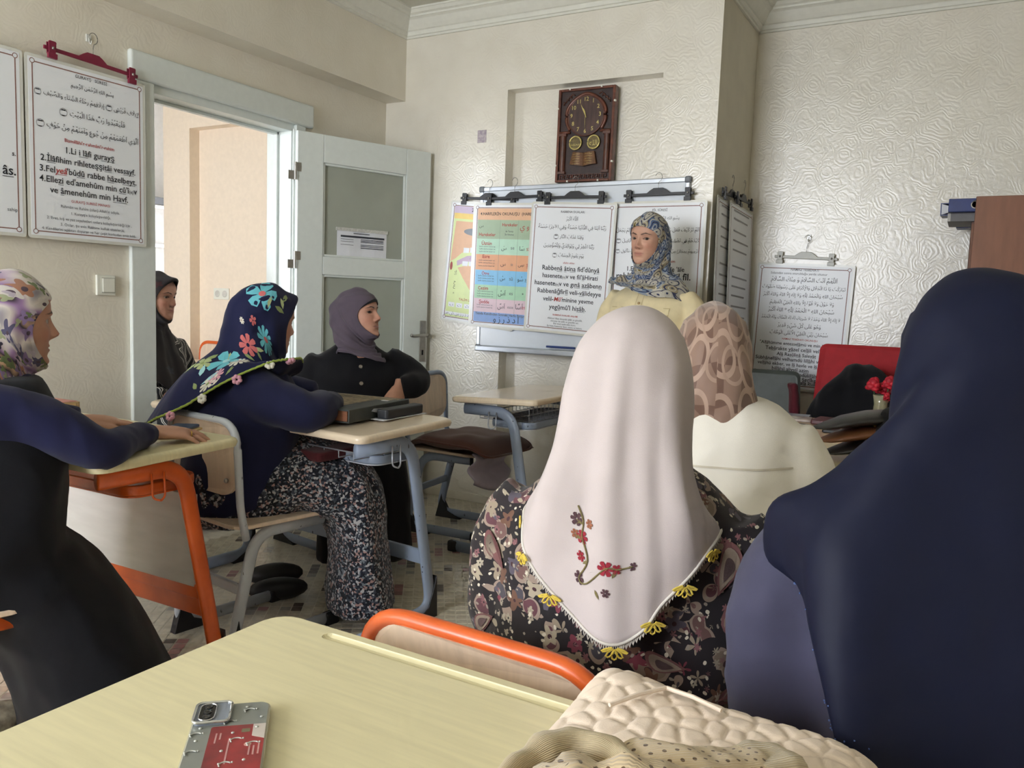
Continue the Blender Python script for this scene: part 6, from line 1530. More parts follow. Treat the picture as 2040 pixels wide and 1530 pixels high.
m = torso_mb([(0.38, 0, 0.0, 0.235, 0.18), (0.48, 0, 0, 0.235, 0.17), (0.60, 0, 0, 0.215, 0.15), (0.72, 0, 0.0, 0.205, 0.14), (0.81, 0, 0.0, 0.205, 0.13), (0.87, 0, 0.0, 0.19, 0.11), (0.915, 0, 0.005, 0.145, 0.085), (0.95, 0, 0.01, 0.085, 0.065), (0.99, 0, 0.01, 0.055, 0.055)])
for s in (-1, 1): arm(m, [(s*0.15, 0, 0.865), (s*0.19, -0.005, 0.80), (s*0.205, 0.0, 0.68), (s*0.195, 0.09, 0.64), (s*0.11, 0.23, 0.75)], [0.066, 0.066, 0.062, 0.058, 0.045])
bl = garment('blouse', m, M_PAIS, p, 0.010, 4, 0.006, (7, 7, 5), 31, uvr=0.2)
bv = bvh_of(bl)
M_PS1 = cloth('paisley_rose', (120, 82, 82)); M_PS2 = cloth('paisley_cream', (150, 134, 120), var=0.3); M_PS3 = cloth('paisley_grey', (92, 74, 74), var=0.3)
def paisley(cx, cz, sz, rot, flip=1):
    out = []
    for t_ in np.linspace(0, 2*PI, 22, endpoint=False):
        x = math.sin(t_)*0.5*math.sin(t_/2)**1.1; y = -math.cos(t_)*0.9
        x += 0.35*max(0, y)**2
        c, s_ = math.cos(rot), math.sin(rot); x *= flip
        out.append((cx+sz*(x*c-y*s_), cz+sz*(x*s_+y*c)))
    return out
rp = random.Random(5)
spots = [(-0.19, 0.80, 0.9, 0.045, 1), (0.17, 0.83, -0.3, 0.05, -1), (0.185, 0.75, 0.5, 0.05, 1), (0.20, 0.66, 1.6, 0.042, -1), (0.10, 0.70, 1.4, 0.04, 1), (-0.21, 0.68, 2.2, 0.045, -1), (-0.14, 0.62, 0.4, 0.04, 1), (-0.08, 0.50, 1.2, 0.045, 1), (0.02, 0.45, -1.0, 0.045, -1), (0.12, 0.52, 0.2, 0.042, 1), (0.20, 0.45, -0.8, 0.045, 1), (-0.18, 0.47, 1.9, 0.045, -1), (-0.05, 0.60, -0.6, 0.036, 1), (0.15, 0.60, -1.4, 0.04, 1)]
for (cx, cz, ro, sz, fl_) in spots:
    decal('paisley_outline', bl, bv, M_PS1, [paisley(cx, cz, sz*0.8, ro, fl_)], (0, 0, 0), (1, 0, 0), (0, 0, 1), (0, -1, 0), 0.004)
    decal('paisley_fill', bl, bv, M_PS2, [paisley(cx, cz, sz*0.64, ro, fl_)], (0, 0, 0), (1, 0, 0), (0, 0, 1), (0, -1, 0), 0.0055)
    decal('paisley_heart', bl, bv, M_PS3, [paisley(cx, cz, sz*0.36, ro, fl_)], (0, 0, 0), (1, 0, 0), (0, 0, 1), (0, -1, 0), 0.007)
m = MB(); skirt_mb(m, 0.22, 0.42, 0.05)
garment('skirt', m, cloth('charcoal_skirt', (44, 40, 44)), p, 0.016, 4, 0.006, (8, 8, 4), 33)
M_SC6 = cloth('pale_pink_cotton', (196, 185, 184), 0.8, weave=0.12, var=0.025)
L6 = [((0, 0.076, 0.078), (0.062, 0.026, -0.012), (0, 0.074, -0.116)),
      ((0, 0.070, 0.092), (0.071, 0.022, -0.010), (0, 0.074, -0.125)),
      ((0, 0.046, 0.114), (0.082, 0.004, -0.004), (0, 0.060, -0.132)),
      ((0, -0.005, 0.130), (0.090, -0.022, 0.002), (0, 0.050, -0.138)),
      ((0, -0.072, 0.112), (0.094, -0.045, -0.006), (0, 0.045, -0.146)),
      ((0, -0.118, 0.050), (0.096, -0.070, -0.040), (0, 0.046, -0.158)),
      ((0, -0.134, -0.030), (0.100, -0.090, -0.090), (0, 0.052, -0.170)),
      ((0, -0.146, -0.110), (0.112, -0.105, -0.132), (0, 0.066, -0.190)),
      ((0, -0.158, -0.190), (0.128, -0.105, -0.165), (0, 0.085, -0.205)),
      ((0, -0.172, -0.300), (0.142, -0.085, -0.190), (0, 0.10, -0.22))]
hood = Hood(L6, folds=((3, 0.0035, 0.3, 0.7, 1.57, 0.1), (7, 0.0025, 0.4, 0.9, 0.4, 0.2)), noise_amp=0.003, seed=14, pulls=((0.05, 0.42, 0.80, 1.0, (0.02, -0.012, -0.03)), (0.0, 0.16, 0.35, 0.75, (0.0, -0.012, 0.0)), (0.42, 0.2, 0.45, 0.8, (0.004, -0.010, 0))))
hood.build(M_SC6, p, HM)
H6, P6 = hood, p
M_LACE = cloth('white_lace', (214, 208, 200), 0.8)
hem_tube(H6, P6, HM, M_LACE, 0.0022, -0.30, 0.30, 150, 0.998, 'lace_edging')
lc = MB()
for k in range(92):
    u = -0.26+0.52*k/91; a = HM @ Vector(H6.S(u, 1.0, 0.001)); b_ = HM @ Vector(H6.S(u+0.0028, 1.0, 0.001)); d_ = (HM @ Vector(H6.S(u+0.0028, 0.985, 0.001)))
    o_ = (a+b_)/2-(d_-(a+b_)/2).normalized()*0.008
    lc.tube([tuple(a), tuple((a+o_)/2+(a-b_)*0.3), tuple(o_), tuple((b_+o_)/2-(a-b_)*0.3), tuple(b_)], 0.0009, 5)
lc.build('lace_loops', M_LACE, P6)['kind'] = 'stuff'
M_YEL = cloth('yellow_crochet', (222, 196, 84)); M_ROSE6 = cloth('embroidery_red', (150, 44, 58)); M_DUSK = cloth('embroidery_plum', (84, 60, 66)); M_TAN = cloth('embroidery_tan', (150, 96, 72)); M_STEM = cloth('embroidery_stem', (122, 112, 74))
for u in (-0.235, -0.155, -0.085, 0.01, 0.075, 0.14, 0.215):
    c_ = HM @ Vector(H6.S(u, 1.0, 0.004)); n_ = (HM.to_3x3() @ Vector(H6.N[H6.nv-1, int((u % 1)*H6.nu)])).normalized(); dn = Vector((0, 0, -1)); sd = dn.cross(n_).normalized()
    mb = MB()
    for k in range(5):
        a = -1.1+0.55*k; dv = dn*math.cos(a)+sd*math.sin(a)
        lp = [tuple(c_+dv*(0.004+0.014*q)+sd*(0.0045*w_)+n_*0.003) for q, w_ in ((0, 0), (0.4, 0.8), (0.9, 0.6), (1.0, 0), (0.9, -0.6), (0.4, -0.8), (0, 0))]
        mb.tube(lp, 0.0014, 5)
    mb.build('crochet_flower', M_YEL, P6)
pr6 = Print(H6, P6)
MW6 = Matrix.Translation((-0.445, 1.165, 0)) @ Matrix.Rotation(face_dir(-6), 4, 'Z')
def at6(px, py): b_ = find_uv(H6, HM, px, py, MW6); return b_[1], b_[2]
chain = [(1155, 1018), (1158, 1050), (1160, 1085), (1163, 1120), (1168, 1145), (1185, 1155), (1213, 1158), (1232, 1140), (1245, 1122), (1255, 1110)]
uvc = [at6(*q) for q in chain]
pts = []
for (u, v) in uvc: pts.append(tuple(HM @ Vector(H6.S(u, v, 0.003))))
MB().tube(crom(np.array(pts), 40).tolist(), 0.0012, 5).build('embroidered_stem', M_STEM, P6)
for (px, py, r, mt) in ((1155, 1022, 0.010, M_DUSK), (1153, 1052, 0.007, M_TAN), (1166, 1052, 0.007, M_TAN), (1161, 1083, 0.0105, M_ROSE6), (1163, 1104, 0.0075, M_ROSE6), (1172, 1140, 0.009, M_DUSK), (1216, 1157, 0.011, M_ROSE6), (1210, 1168, 0.006, M_DUSK), (1236, 1135, 0.007, M_ROSE6), (1255, 1111, 0.006, M_DUSK)):
    u, v = at6(px, py); pr6.flower(u, v, r, mt, 6, M_TAN if mt is M_ROSE6 else None, 'embroidered_rose')
for (px, py, a) in ((1150, 1040, 0.4), (1166, 1040, 2.6), (1152, 1068, 0.4), (1168, 1068, 2.7), (1170, 1125, 2.4), (1195, 1158, 1.0), (1225, 1150, 2.0)):
    u, v = at6(px, py); pr6.leaf(u, v, 0.013, a, M_STEM)

# ---- brown scarf, white shirt -------------------------------------------
p = seated('woman from behind in white shirt and brown ring patterned scarf', (-0.50, 1.80, 0), -12)
HM = head_at((-0.005, 0.03, 1.078), -8, -4, 0)
hv, hf, hc = head_mesh(SK6); nv, nf = neck(HM)
body(p, [(xf(HM, hv), hf, hc), (nv, nf, skin_cols(SK6, len(nv))), trunk_part(scale_tr(0.9), [([(s*0.15, 0, 0.88), (s*0.23, 0.03, 0.68), (s*0.1, 0.26, 0.77)], [0.045, 0.04, 0.03]) for s in (-1, 1)], SK6),
         hand_part(frame((0.1, 0.27, 0.78), (0.0, 0.34, 0.77)), SK6, right=True), hand_part(frame((-0.1, 0.27, 0.78), (0.0, 0.34, 0.80)), SK6, right=False)])
M_WSH = cloth('ivory_cotton', (230, 225, 214), 0.8, weave=0.2, var=0.02)
m = torso_mb([(0.42, 0, 0, 0.22, 0.17), (0.56, 0, 0, 0.21, 0.155), (0.70, 0, 0.0, 0.205, 0.145), (0.84, 0, 0.0, 0.20, 0.14), (0.92, 0, 0.0, 0.20, 0.125), (0.96, 0, 0.0, 0.18, 0.11), (0.985, 0, 0.0, 0.145, 0.10), (1.0, 0, 0.0, 0.10, 0.095)])
for s in (-1, 1): arm(m, [(s*0.16, 0, 0.915), (s*0.205, 0.0, 0.84), (s*0.225, 0.03, 0.71), (s*0.20, 0.13, 0.70), (s*0.11, 0.27, 0.775)], [0.072, 0.07, 0.064, 0.058, 0.046])
shp = garment('shirt', m, M_WSH, p, 0.011, 5, 0.004, (7, 7, 6), 41)
bv = bvh_of(shp); M_SEAMW = cloth('ivory_seam', (204, 196, 178))
decal('yoke_seam', shp, bv, M_SEAMW, [[(x_, 0.858+0.1*(x_*x_)), (x_+0.012, 0.858+0.1*(x_+0.012)**2), (x_+0.012, 0.862+0.1*(x_+0.012)**2), (x_, 0.862+0.1*(x_*x_))] for x_ in np.arange(-0.19, 0.18, 0.012)], (0, 0, 0), (1, 0, 0), (0, 0, 1), (0, -1, 0), 0.003)
m = MB(); skirt_mb(m, 0.21, 0.42, 0.05)
garment('skirt', m, cloth('grey_skirt', (90, 86, 84)), p, 0.016, 4, 0.006, (8, 8, 4), 43)
t = NT('brown_ring_print', 0.55, 0.3); uv = t.uv()
base_ = t.ramp(t.n('ShaderNodeTexNoise').outputs['Fac'], [(0.3, (138, 108, 92)), (0.7, (148, 118, 102))])
def rings_(col, sc, seed, c_, rr, w_):
    mp = t.n('ShaderNodeMapping'); mp.inputs['Location'].default_value = (seed, seed*0.6, 0); t.L(uv, mp.inputs['Vector'])
    vo = t.n('ShaderNodeTexVoronoi', voronoi_dimensions='2D'); vo.inputs['Scale'].default_value = sc; vo.inputs['Randomness'].default_value = 0.35; t.L(mp.outputs[0], vo.inputs['Vector'])
    d_ = t.math('ABSOLUTE', t.math('SUBTRACT', vo.outputs['Distance'], rr))
    return t.mix(t.math('LESS_THAN', d_, w_), col, c_), t.math('LESS_THAN', vo.outputs['Distance'], rr)
ck = t.n('ShaderNodeTexChecker'); ck.inputs['Scale'].default_value = 17; ck.inputs['Color1'].default_value = lin(112, 86, 74); ck.inputs['Color2'].default_value = lin(140, 114, 100); t.L(t.warp(uv, 10, 0.03), ck.inputs['Vector'])
col = ck.outputs['Color']
col, _ = rings_(col, 13, 0.0, lin(172, 146, 130), 0.40, 0.06); col, _ = rings_(col, 13, 0.35, lin(166, 140, 124), 0.34, 0.04)
hood = Hood(std_loops(back=-0.125, backy=-0.105, side=0.095, sidez=-0.125, chestz=-0.19, chesty=0.08, rimx=0.062, brow=0.075, chin=-0.114, puff=0.026, crown=0.130, neck=-0.125, nw=0.098), folds=((5, 0.005, 0.5, 0.9, 0.4, 2.4), (3, 0.006, 0.55, 0.9, 2.0, 3.0)), noise_amp=0.010, seed=16)
hood.build(t.done(col, 0.05), p, HM)

# ---- navy scarf in the right foreground ----------------------------------
p = seated('woman from behind in large navy scarf in the right foreground', (0.030, 1.075, 0), -14)
HM = head_at((-0.012, 0.03, 1.116), -10, -4, -4)
hv, hf, hc = head_mesh(SK6); nv, nf = neck(HM)
body(p, [(xf(HM, hv), hf, hc), (nv, nf, skin_cols(SK6, len(nv))), trunk_part(scale_tr(0.92), [([(s*0.16, 0, 0.88), (s*0.235, 0.02, 0.66), (s*0.12, 0.22, 0.72)], [0.045, 0.04, 0.03]) for s in (-1, 1)], SK6),
         hand_part(frame((0.1, 0.24, 0.745), (0.0, 0.31, 0.735)), SK6, right=True), hand_part(frame((-0.1, 0.24, 0.745), (0.0, 0.31, 0.765)), SK6, right=False)])
M_SLV = cloth('slate_viscose', (70, 70, 92), 0.8, weave=0.1)
m = torso_mb([(0.38, 0, 0, 0.185, 0.17), (0.52, 0, 0, 0.18, 0.16), (0.68, 0, 0, 0.18, 0.15), (0.84, 0, 0.0, 0.215, 0.14), (0.925, 0, 0.0, 0.20, 0.115), (0.965, 0, 0.0, 0.15, 0.09), (0.99, 0, 0.01, 0.08, 0.07)])
for s in (-1, 1): arm(m, [(s*0.165, 0, 0.905), (s*0.212, -0.005, 0.83), (s*0.205, 0.0, 0.68), (s*0.165, 0.08, 0.60), (s*0.11, 0.24, 0.74)], [0.072, 0.072, 0.068, 0.064, 0.05])
garment('dress_top', m, M_SLV, p, 0.011, 4, 0.007, (7, 7, 7), 51)
m = MB(); skirt_mb(m, 0.185, 0.40, 0.05)
garment('skirt', m, cloth('dark_slate_skirt', (40, 41, 54)), p, 0.016, 4, 0.006, (8, 8, 4), 53)
M_SC8 = pm('navy_sateen', (13, 19, 44), 0.6, var=0.03, scale=18, bump=0.05, bscale=900, spec=0.25)
L8 = [((0, 0.080, 0.082), (0.064, 0.028, -0.012), (0, 0.074, -0.116)),
      ((0, 0.076, 0.096), (0.075, 0.024, -0.010), (0, 0.074, -0.125)),
      ((0, 0.050, 0.118), (0.086, 0.004, -0.004), (0, 0.062, -0.132)),
      ((0, 0.0, 0.134), (0.098, -0.018, 0.000), (0, 0.055, -0.140)),
      ((0, -0.072, 0.114), (0.110, -0.040, -0.010), (0, 0.052, -0.150)),
      ((0, -0.120, 0.050), (0.122, -0.060, -0.042), (0, 0.055, -0.165)),
      ((0, -0.138, -0.040), (0.156, -0.070, -0.072), (0, 0.065, -0.190)),
      ((0, -0.150, -0.140), (0.200, -0.075, -0.100), (0, 0.085, -0.230)),
      ((0, -0.172, -0.270), (0.246, -0.060, -0.135), (0, 0.11, -0.29)),
      ((0, -0.190, -0.400), (0.250, -0.055, -0.20), (0, 0.13, -0.36)),
      ((0, -0.200, -0.560), (0.225, -0.065, -0.275), (0, 0.14, -0.42))]
hood = Hood(L8, folds=((4, 0.008, 0.45, 0.9, 0.9, 0.5), (7, 0.005, 0.55, 1.0, 0.2, 0.3)), bands=((4, 0.005, 0.35, 0.75, 0.5, 2.0),), noise_amp=0.004, seed=18, pulls=((-0.9, 0.3, 0.55, 0.95, (-0.03, -0.03, 0.0)), (PI*1.5, 0.55, 0.9, 1.0, (0.01, 0.0, 0.04))))
hood.build(M_SC8, p, HM)
M_SEQ = pm('glass_beads', (120, 150, 220), 0.1, 0.6)
sq = MB(); rs = random.Random(3)
for k in range(230):
    u = -0.30+0.26*rs.random(); v = 1.0-abs(rs.gauss(0, 0.035))
    c_ = HM @ Vector(hood.S(u, v, 0.003)); sq.ball(tuple(c_), 0.0011, 5, 3)
sq.build('bead_trim', M_SEQ, p)['kind'] = 'stuff'
# ================================================================== things on the desks
# thick book, papers and case on the cream desk
zC = 0.760
bk = tag(empty('book', (-2.005, 2.265, zC), R_(6)), 'thick black book with gilt panels lying on the cream desk', 'book')
M_BKB = pm('black_boards', (62, 66, 64), 0.5, var=0.12, scale=24); M_BKG = pm('faded_gilt', (156, 138, 106), 0.55, var=0.35, scale=60)
bw, bd, bh = 0.35, 0.39, 0.046
for z in (0.0, bh-0.005): MB().box((0, 0, z+0.0025), (bw, bd, 0.005)).build('cover_board', M_BKB, bk, bevel=0.001)
MB().box((-0.004, 0, bh/2), (bw-0.016, bd-0.014, bh-0.010)).build('page_block', pm('page_edges', (150, 98, 70), 0.8, var=0.2, scale=20, aniso=(1, 1, 40)), bk)
MB().box((bw/2-0.002, 0, bh/2), (0.006, bd, bh)).build('spine', M_BKB, bk, bevel=0.002)
MB().box((-0.02, 0.0, bh+0.0004), (0.21, 0.20, 0.0008)).build('gilt_panel', M_BKG, bk)
MB().box((0.0, 0.165, bh+0.0004), (0.31, 0.035, 0.0008)).build('gilt_border', M_BKG, bk)
for y in (0.118, 0.132): MB().box((0.0, y, bh+0.0004), (0.28, 0.004, 0.0008)).build('gilt_rule', pm('gilt_line', (168, 152, 118), 0.5), bk)
MB().box((0.13, 0.10, bh+0.0005), (0.028, 0.012, 0.001)).build('white_sticker', M_PAPER, bk)
tag(MB().prism([(-0.045, -0.125), (0.03, -0.13), (0.045, 0.13), (-0.03, 0.12)], 0.0, 0.0015, M=Matrix.Translation((-1.80, 2.345, zC)) @ Matrix.Rotation(R_(4), 4, 'Z')).add([(-1.845, 2.215, zC+0.001), (-1.825, 2.46, zC+0.001), (-1.80, 2.455, zC+0.032), (-1.815, 2.225, zC+0.038)], [(0, 1, 2, 3)]).build('folded_paper', M_PAPER), 'folded white paper under the black case on cream desk', 'paper')
tag(MB().prism(rrect(0.05, 0.235, 0.012, 4), 0.0, 0.034, M=Matrix.Translation((-1.795, 2.355, zC+0.002)) @ Matrix.Rotation(R_(3), 4, 'Z')).build('glasses_case', pm('black_leatherette', (40, 42, 46), 0.5, bump=0.3, bscale=300), bevel=0.006, seg=3), 'black oblong case standing on folded white paper', 'case')
# wooden box with pink paper on the far end of the left desk
bx_ = tag(empty('storage_box', (-2.83, 1.56, 0.757), R_(2)), 'wooden edged box with pink cover beside the light switch wall', 'box')
b = MB()
for a, e in (((-0.19, -0.10, 0), (0.19, -0.088, 0.04)), ((-0.19, 0.088, 0), (0.19, 0.10, 0.04)), ((-0.19, -0.088, 0), (-0.178, 0.088, 0.04)), ((0.178, -0.088, 0), (0.19, 0.088, 0.04))): b.box2(a, e)
b.build('box_sides', pm('raw_pine', (196, 162, 116), 0.6, var=0.12, scale=14, aniso=(1, 1, 8)), bx_, bevel=0.002)
MB().box((0, 0, 0.039), (0.366, 0.188, 0.006)).build('cover', pm('pink_card', (196, 138, 126), 0.7, var=0.12, scale=12), bx_)
# phone in a wallet case under the resting hand
ph_ = tag(empty('wallet_phone', (-2.07, 1.615, 0.768), R_(30)), 'blue and tan phone wallet under the ringed hand', 'phone')
MB().prism(rrect(0.075, 0.15, 0.008, 4), 0, 0.008).build('phone_body', pm('steel_blue', (70, 84, 112), 0.35), ph_, bevel=0.002)
MB().prism(rrect(0.075, 0.15, 0.008, 4, 0.012, -0.008), -0.007, -0.0005).build('wallet_flap', pm('tan_leather', (206, 178, 124), 0.6), ph_, bevel=0.002)
# brown cushion and lilac cloth on the empty chair
def pillow_mb(w_, d_, h_, nx=26, sag=0.0, seed=0):
    v = []; f = []
    for sgn in (1, -1):
        for j in range(nx+1):
            for i in range(nx+1):
                u = -1+2*i/nx; t = -1+2*j/nx
                e = (1-abs(u)**3)*(1-abs(t)**3)
                z = sgn*h_*0.5*e**0.5+0.35*h_*noise.noise(Vector((u*1.6+seed, t*1.6, sgn)))*e
                z -= sag*max(0, abs(u)-0.6)**1.5
                v.append((u*w_/2*(1-0.04*t*t), t*d_/2*(1-0.04*u*u), z))
    n1 = (nx+1)**2
    for j in range(nx):
        for i in range(nx):
            a = j*(nx+1)+i; f.append((a, a+1, a+nx+2, a+nx+1)); f.append((n1+a, n1+a+nx+1, n1+a+nx+2, n1+a+1))
    return v, f
M_BRN = cloth('brown_velour', (92, 54, 44), 0.9, 0.4, weave=0.2)
cu = tag(empty('seat_cushion', (-2.18, 3.45, 0.488), R_(-6)), 'dark brown velour cushion on the empty chair seat', 'cushion')
v, f = pillow_mb(0.52, 0.44, 0.075, sag=0.16, seed=2); mkobj('pad', v, f, M_BRN, cu, smooth=True)
MB().tube([(x*0.258, y*0.219, -0.0-0.16*max(0, abs(x)-0.6)**1.5) for x, y in [(math.copysign(abs(math.cos(t))**0.25, math.cos(t)), math.copysign(abs(math.sin(t))**0.25, math.sin(t))) for t in np.linspace(0, 2*PI, 60)]], 0.006, 8).build('piping', M_BRN, cu, smooth=True)
cl_ = MB()
v = []; f = []; n = 16
for j in range(n+1):
    for i in range(n+1):
        u, t = i/n, j/n; x = -0.03+0.02*math.sin(t*9)+0.035*math.sin(u*3)*t; y = -0.16+0.34*u+0.01*math.sin(t*7); v.append((x, y, 0.0-0.20*t*(0.75+0.25*math.sin(u*PI))))
for j in range(n):
    for i in range(n): a = j*(n+1)+i; f.append((a, a+1, a+n+2, a+n+1))
cl_o = tag(mkobj('cloth', v, f, cloth('lilac_cotton', (190, 180, 196)), None, smooth=True, solid=0.006), 'lilac cloth hanging below the brown cushion', 'cloth'); cl_o.location = (-2.02, 3.42, 0.452)
# carved seat pad on desk of woman in black is skipped; shelf mat under the cream desk
tag(MB().prism(rrect(0.34, 0.30, 0.02, 4), 0, 0.035, M=Matrix.Translation((-2.05, 2.20, 0.621)) @ Matrix.Rotation(R_(-5), 4, 'Z')).build('folded_mat', cloth('maroon_weave', (84, 34, 40), weave=0.6), None, bevel=0.01), 'maroon woven mat folded in the cream desk shelf', 'mat')

# phone on the near desk -------------------------------------------------
ph = tag(empty('smartphone', (-0.606, 0.528, 0.7505), R_(42.5)), 'smartphone in clear case with red card lying on yellow desk', 'phone')
pw, pl = 0.0755, 0.165
M_PHB = pm('silver_phone_back', (150, 154, 148), 0.3, 0.3, var=0.03, scale=6); M_CLR = pm('clear_case', (196, 198, 190), 0.12, var=0.02, spec=0.9)
yo = -pl/2+0.058
MB().prism(rrect(pw, pl, 0.010, 6, 0, yo), 0.0, 0.009).build('case_shell', pm('case_edge', (176, 172, 150), 0.15, spec=0.8), ph, bevel=0.003)
MB().prism(rrect(pw-0.005, pl-0.005, 0.009, 6, 0, yo), 0.009, 0.0096).build('phone_back', M_PHB, ph)
cmx, cmy = -0.0185, yo+pl/2-0.0235
cb = MB().prism(rrect(0.034, 0.040, 0.006, 6, cmx, cmy), 0.009, 0.0125).build('camera_housing', pm('camera_glass_blue', (150, 158, 172), 0.15, 0.2), ph, bevel=0.001)
rim = [(x, y, 0.0130) for x, y in rrect(0.0345, 0.0405, 0.006, 6, cmx, cmy)]
MB().tube(rim+[rim[0]], 0.0016, 8).build('housing_rim', pm('polished_rim', (214, 216, 214), 0.12, 0.8), cb, smooth=True)
MB().prism(rrect(0.0155, 0.034, 0.0075, 8, cmx-0.005, cmy), 0.0125, 0.0134).build('lens_window', pm('lens_black', (24, 24, 26), 0.12), cb)
rim = [(x, y, 0.0136) for x, y in rrect(0.0155, 0.034, 0.0075, 8, cmx-0.005, cmy)]
MB().tube(rim+[rim[0]], 0.0007, 6).build('lens_ring', pm('silver_ring', (206, 208, 210), 0.2, 0.8), cb)
for k in (-1, 0, 1): MB().lathe([(0.0042, 0), (0.0042, 0.0006), (0.003, 0.0008), (0.002, 0.0004)], 16, c=(cmx-0.005, cmy+k*0.0105, 0.0134)).build('lens', pm('lens_glass', (52, 50, 48), 0.08), cb)
cd_ = tag(empty('bank_card', (0.007, yo+0.004, 0.0097)), None, None); cd_.parent = ph; bpy.data.objects.remove(cd_)
card = MB().prism(rrect(0.052, 0.0845, 0.003, 4, 0.0095, yo-0.008), 0.0097, 0.0101).build('bank_card', pm('card_red', (168, 58, 60), 0.4, rgb2=(120, 52, 54), scale=38), ph)
MB().prism([(0.0235, yo+0.034), (0.0355, yo+0.034), (0.0355, yo+0.006), (0.0235, yo+0.012)], 0.0101, 0.0103).build('card_white_corner', pm('card_white', (206, 196, 188), 0.4), card)
MB().prism(rrect(0.008, 0.0065, 0.001, 3, 0.017, yo+0.023), 0.0101, 0.0103).build('card_chip', pm('chip', (150, 146, 118), 0.3, 0.6), card)
MB().lathe([(0.0035, 0), (0.0035, 0.0002)], 14, c=(0.021, yo-0.003, 0.0101)).build('card_emblem', pm('card_emblem_pale', (206, 160, 150), 0.4), card)
dk = MB()
for x_, y0_, ln_ in ((-0.010, yo+0.012, 0.018), (-0.006, yo+0.015, 0.012), (0.003, yo-0.012, 0.045), (0.023, yo-0.014, 0.016), (0.027, yo-0.014, 0.016), (0.0315, yo-0.01, 0.022)): dk.box((x_, y0_, 0.0102), (0.0016, ln_, 0.0002))
dk.build('card_print', pm('card_print_pale', (198, 150, 146), 0.4), card)
dr_ = MB(); rr = random.Random(9)
for (x, y) in [(0.014, yo+0.070), (0.030, yo+0.048), (-0.027, yo+0.033), (-0.028, yo+0.010), (-0.006, yo+0.045), (0.005, yo+0.020), (0.027, yo+0.028), (-0.002, yo-0.012), (0.02, yo-0.03)]: dr_.ball((x, y, 0.0103), (0.0017, 0.0017, 0.0010), 10, 6)
for (x, y) in [(0.018, yo+0.061), (0.0, yo+0.040), (-0.029, yo+0.020), (0.010, yo+0.005), (0.026, yo-0.004), (-0.029, yo-0.012), (0.004, yo-0.036)]:
    dr_.tube([(x+0.0055*math.cos(t), y+0.0045*math.sin(t), 0.0105) for t in np.linspace(0.5, 3.8, 9)], 0.0007, 6); dr_.ball((x+0.006, y+0.003, 0.0105), 0.0011, 8, 5); dr_.ball((x-0.006, y+0.002, 0.0105), 0.0010, 8, 5)
dr_.build('raised_glitter_motifs', M_CLR, ph, smooth=True)['kind'] = 'stuff'

# quilted pad and knitted cardigan ----------------------------------------
M_QUILT = cloth('cream_quilting', (238, 219, 200), 0.8, 0.2, var=0.03, weave=0.15)
qd = tag(empty('quilted_pad', (-0.18, 0.60, 0.7505)), 'cream quilted pad with pebble stitching on the yellow desk', 'pad')
rq = random.Random(11); sites = np.array([(rq.uniform(-0.2, 0.2), rq.uniform(-0.26, 0.26)) for _ in range(330)])
for _ in range(3):        # relax the pebbles
    g = np.stack(np.meshgrid(np.linspace(-0.2, 0.2, 80), np.linspace(-0.26, 0.26, 100)), -1).reshape(-1, 2)
    id_ = ((g[:, None]-sites[None])**2).sum(2).argmin(1)
    for k in range(len(sites)):
        s_ = g[id_ == k]
        if len(s_): sites[k] = s_.mean(0)
nx, ny = 130, 150; v = []; f = []
gx = np.linspace(-1, 1, nx+1); gy = np.linspace(-1, 1, ny+1)
GX, GY = np.meshgrid(gx, gy); Xq = GX*0.152; Yq = GY*0.215
P_q = np.stack([Xq, Yq], -1).reshape(-1, 2); dd = np.sort(np.sqrt(((P_q[:, None]-sites[None])**2).sum(2)), 1)[:, :2]
edge = (dd[:, 1]-dd[:, 0]).reshape(Xq.shape); puff = np.minimum(edge/0.009, 1)**0.6
env = ((1-np.abs(GX)**10)*(1-np.abs(GY)**10))**0.5
lump = np.array([noise.noise(Vector((a*9, b*9, 1.5))) for a, b in P_q]).reshape(Xq.shape)
corner = np.exp(-((GX+1)**2/0.5+(GY-1)**2/0.25))
Zq = env*(0.040+0.0044*puff+0.008*lump)+0.004+0.014*corner*env-0.018*np.clip(GX-0.45, 0, 1)**2*3
v = np.stack([Xq, Yq, Zq], -1).reshape(-1, 3).tolist()
n1 = len(v); v += np.stack([Xq*0.98, Yq*0.98, np.zeros_like(Zq)], -1).reshape(-1, 3).tolist()
for j in range(ny):
    for i in range(nx):
        a = j*(nx+1)+i; f.append((a, a+1, a+nx+2, a+nx+1)); f.append((n1+a, n1+a+nx+1, n1+a+nx+2, n1+a+1))
per = [i for i in range(nx+1)]+[j*(nx+1)+nx for j in range(1, ny+1)]+[ny*(nx+1)+i for i in range(nx-1, -1, -1)]+[j*(nx+1) for j in range(ny-1, 0, -1)]
for k in range(len(per)): a, b = per[k], per[(k+1) % len(per)]; f.append((a, n1+a, n1+b, b))
mkobj('quilt_body', v, f, M_QUILT, qd, smooth=True)
sm_ = MB()
for a, b in (((-0.095, 0.10), (-0.06, 0.165)), ((-0.06, 0.165), (0.0, 0.15))): sm_.tube([(a[0], a[1], 0.058), ((a[0]+b[0])/2, (a[1]+b[1])/2, 0.060), (b[0], b[1], 0.058)], 0.0022, 6)
sm_.build('pocket_seam', M_QUILT, qd)
t = NT('openwork_knit', 0.9, 0.3); uv = t.uv()
vo = t.n('ShaderNodeTexVoronoi', voronoi_dimensions='2D'); vo.inputs['Scale'].default_value = 105; vo.inputs['Randomness'].default_value = 0.12; t.L(uv, vo.inputs['Vector'])
hole = t.math('LESS_THAN', vo.outputs['Distance'], 0.17)
col = t.mix(hole, lin(214, 192, 156), lin(110, 86, 60))
wv = t.n('ShaderNodeTexWave'); wv.inputs['Scale'].default_value = 150; wv.bands_direction = 'X'; t.L(uv, wv.inputs['Vector'])
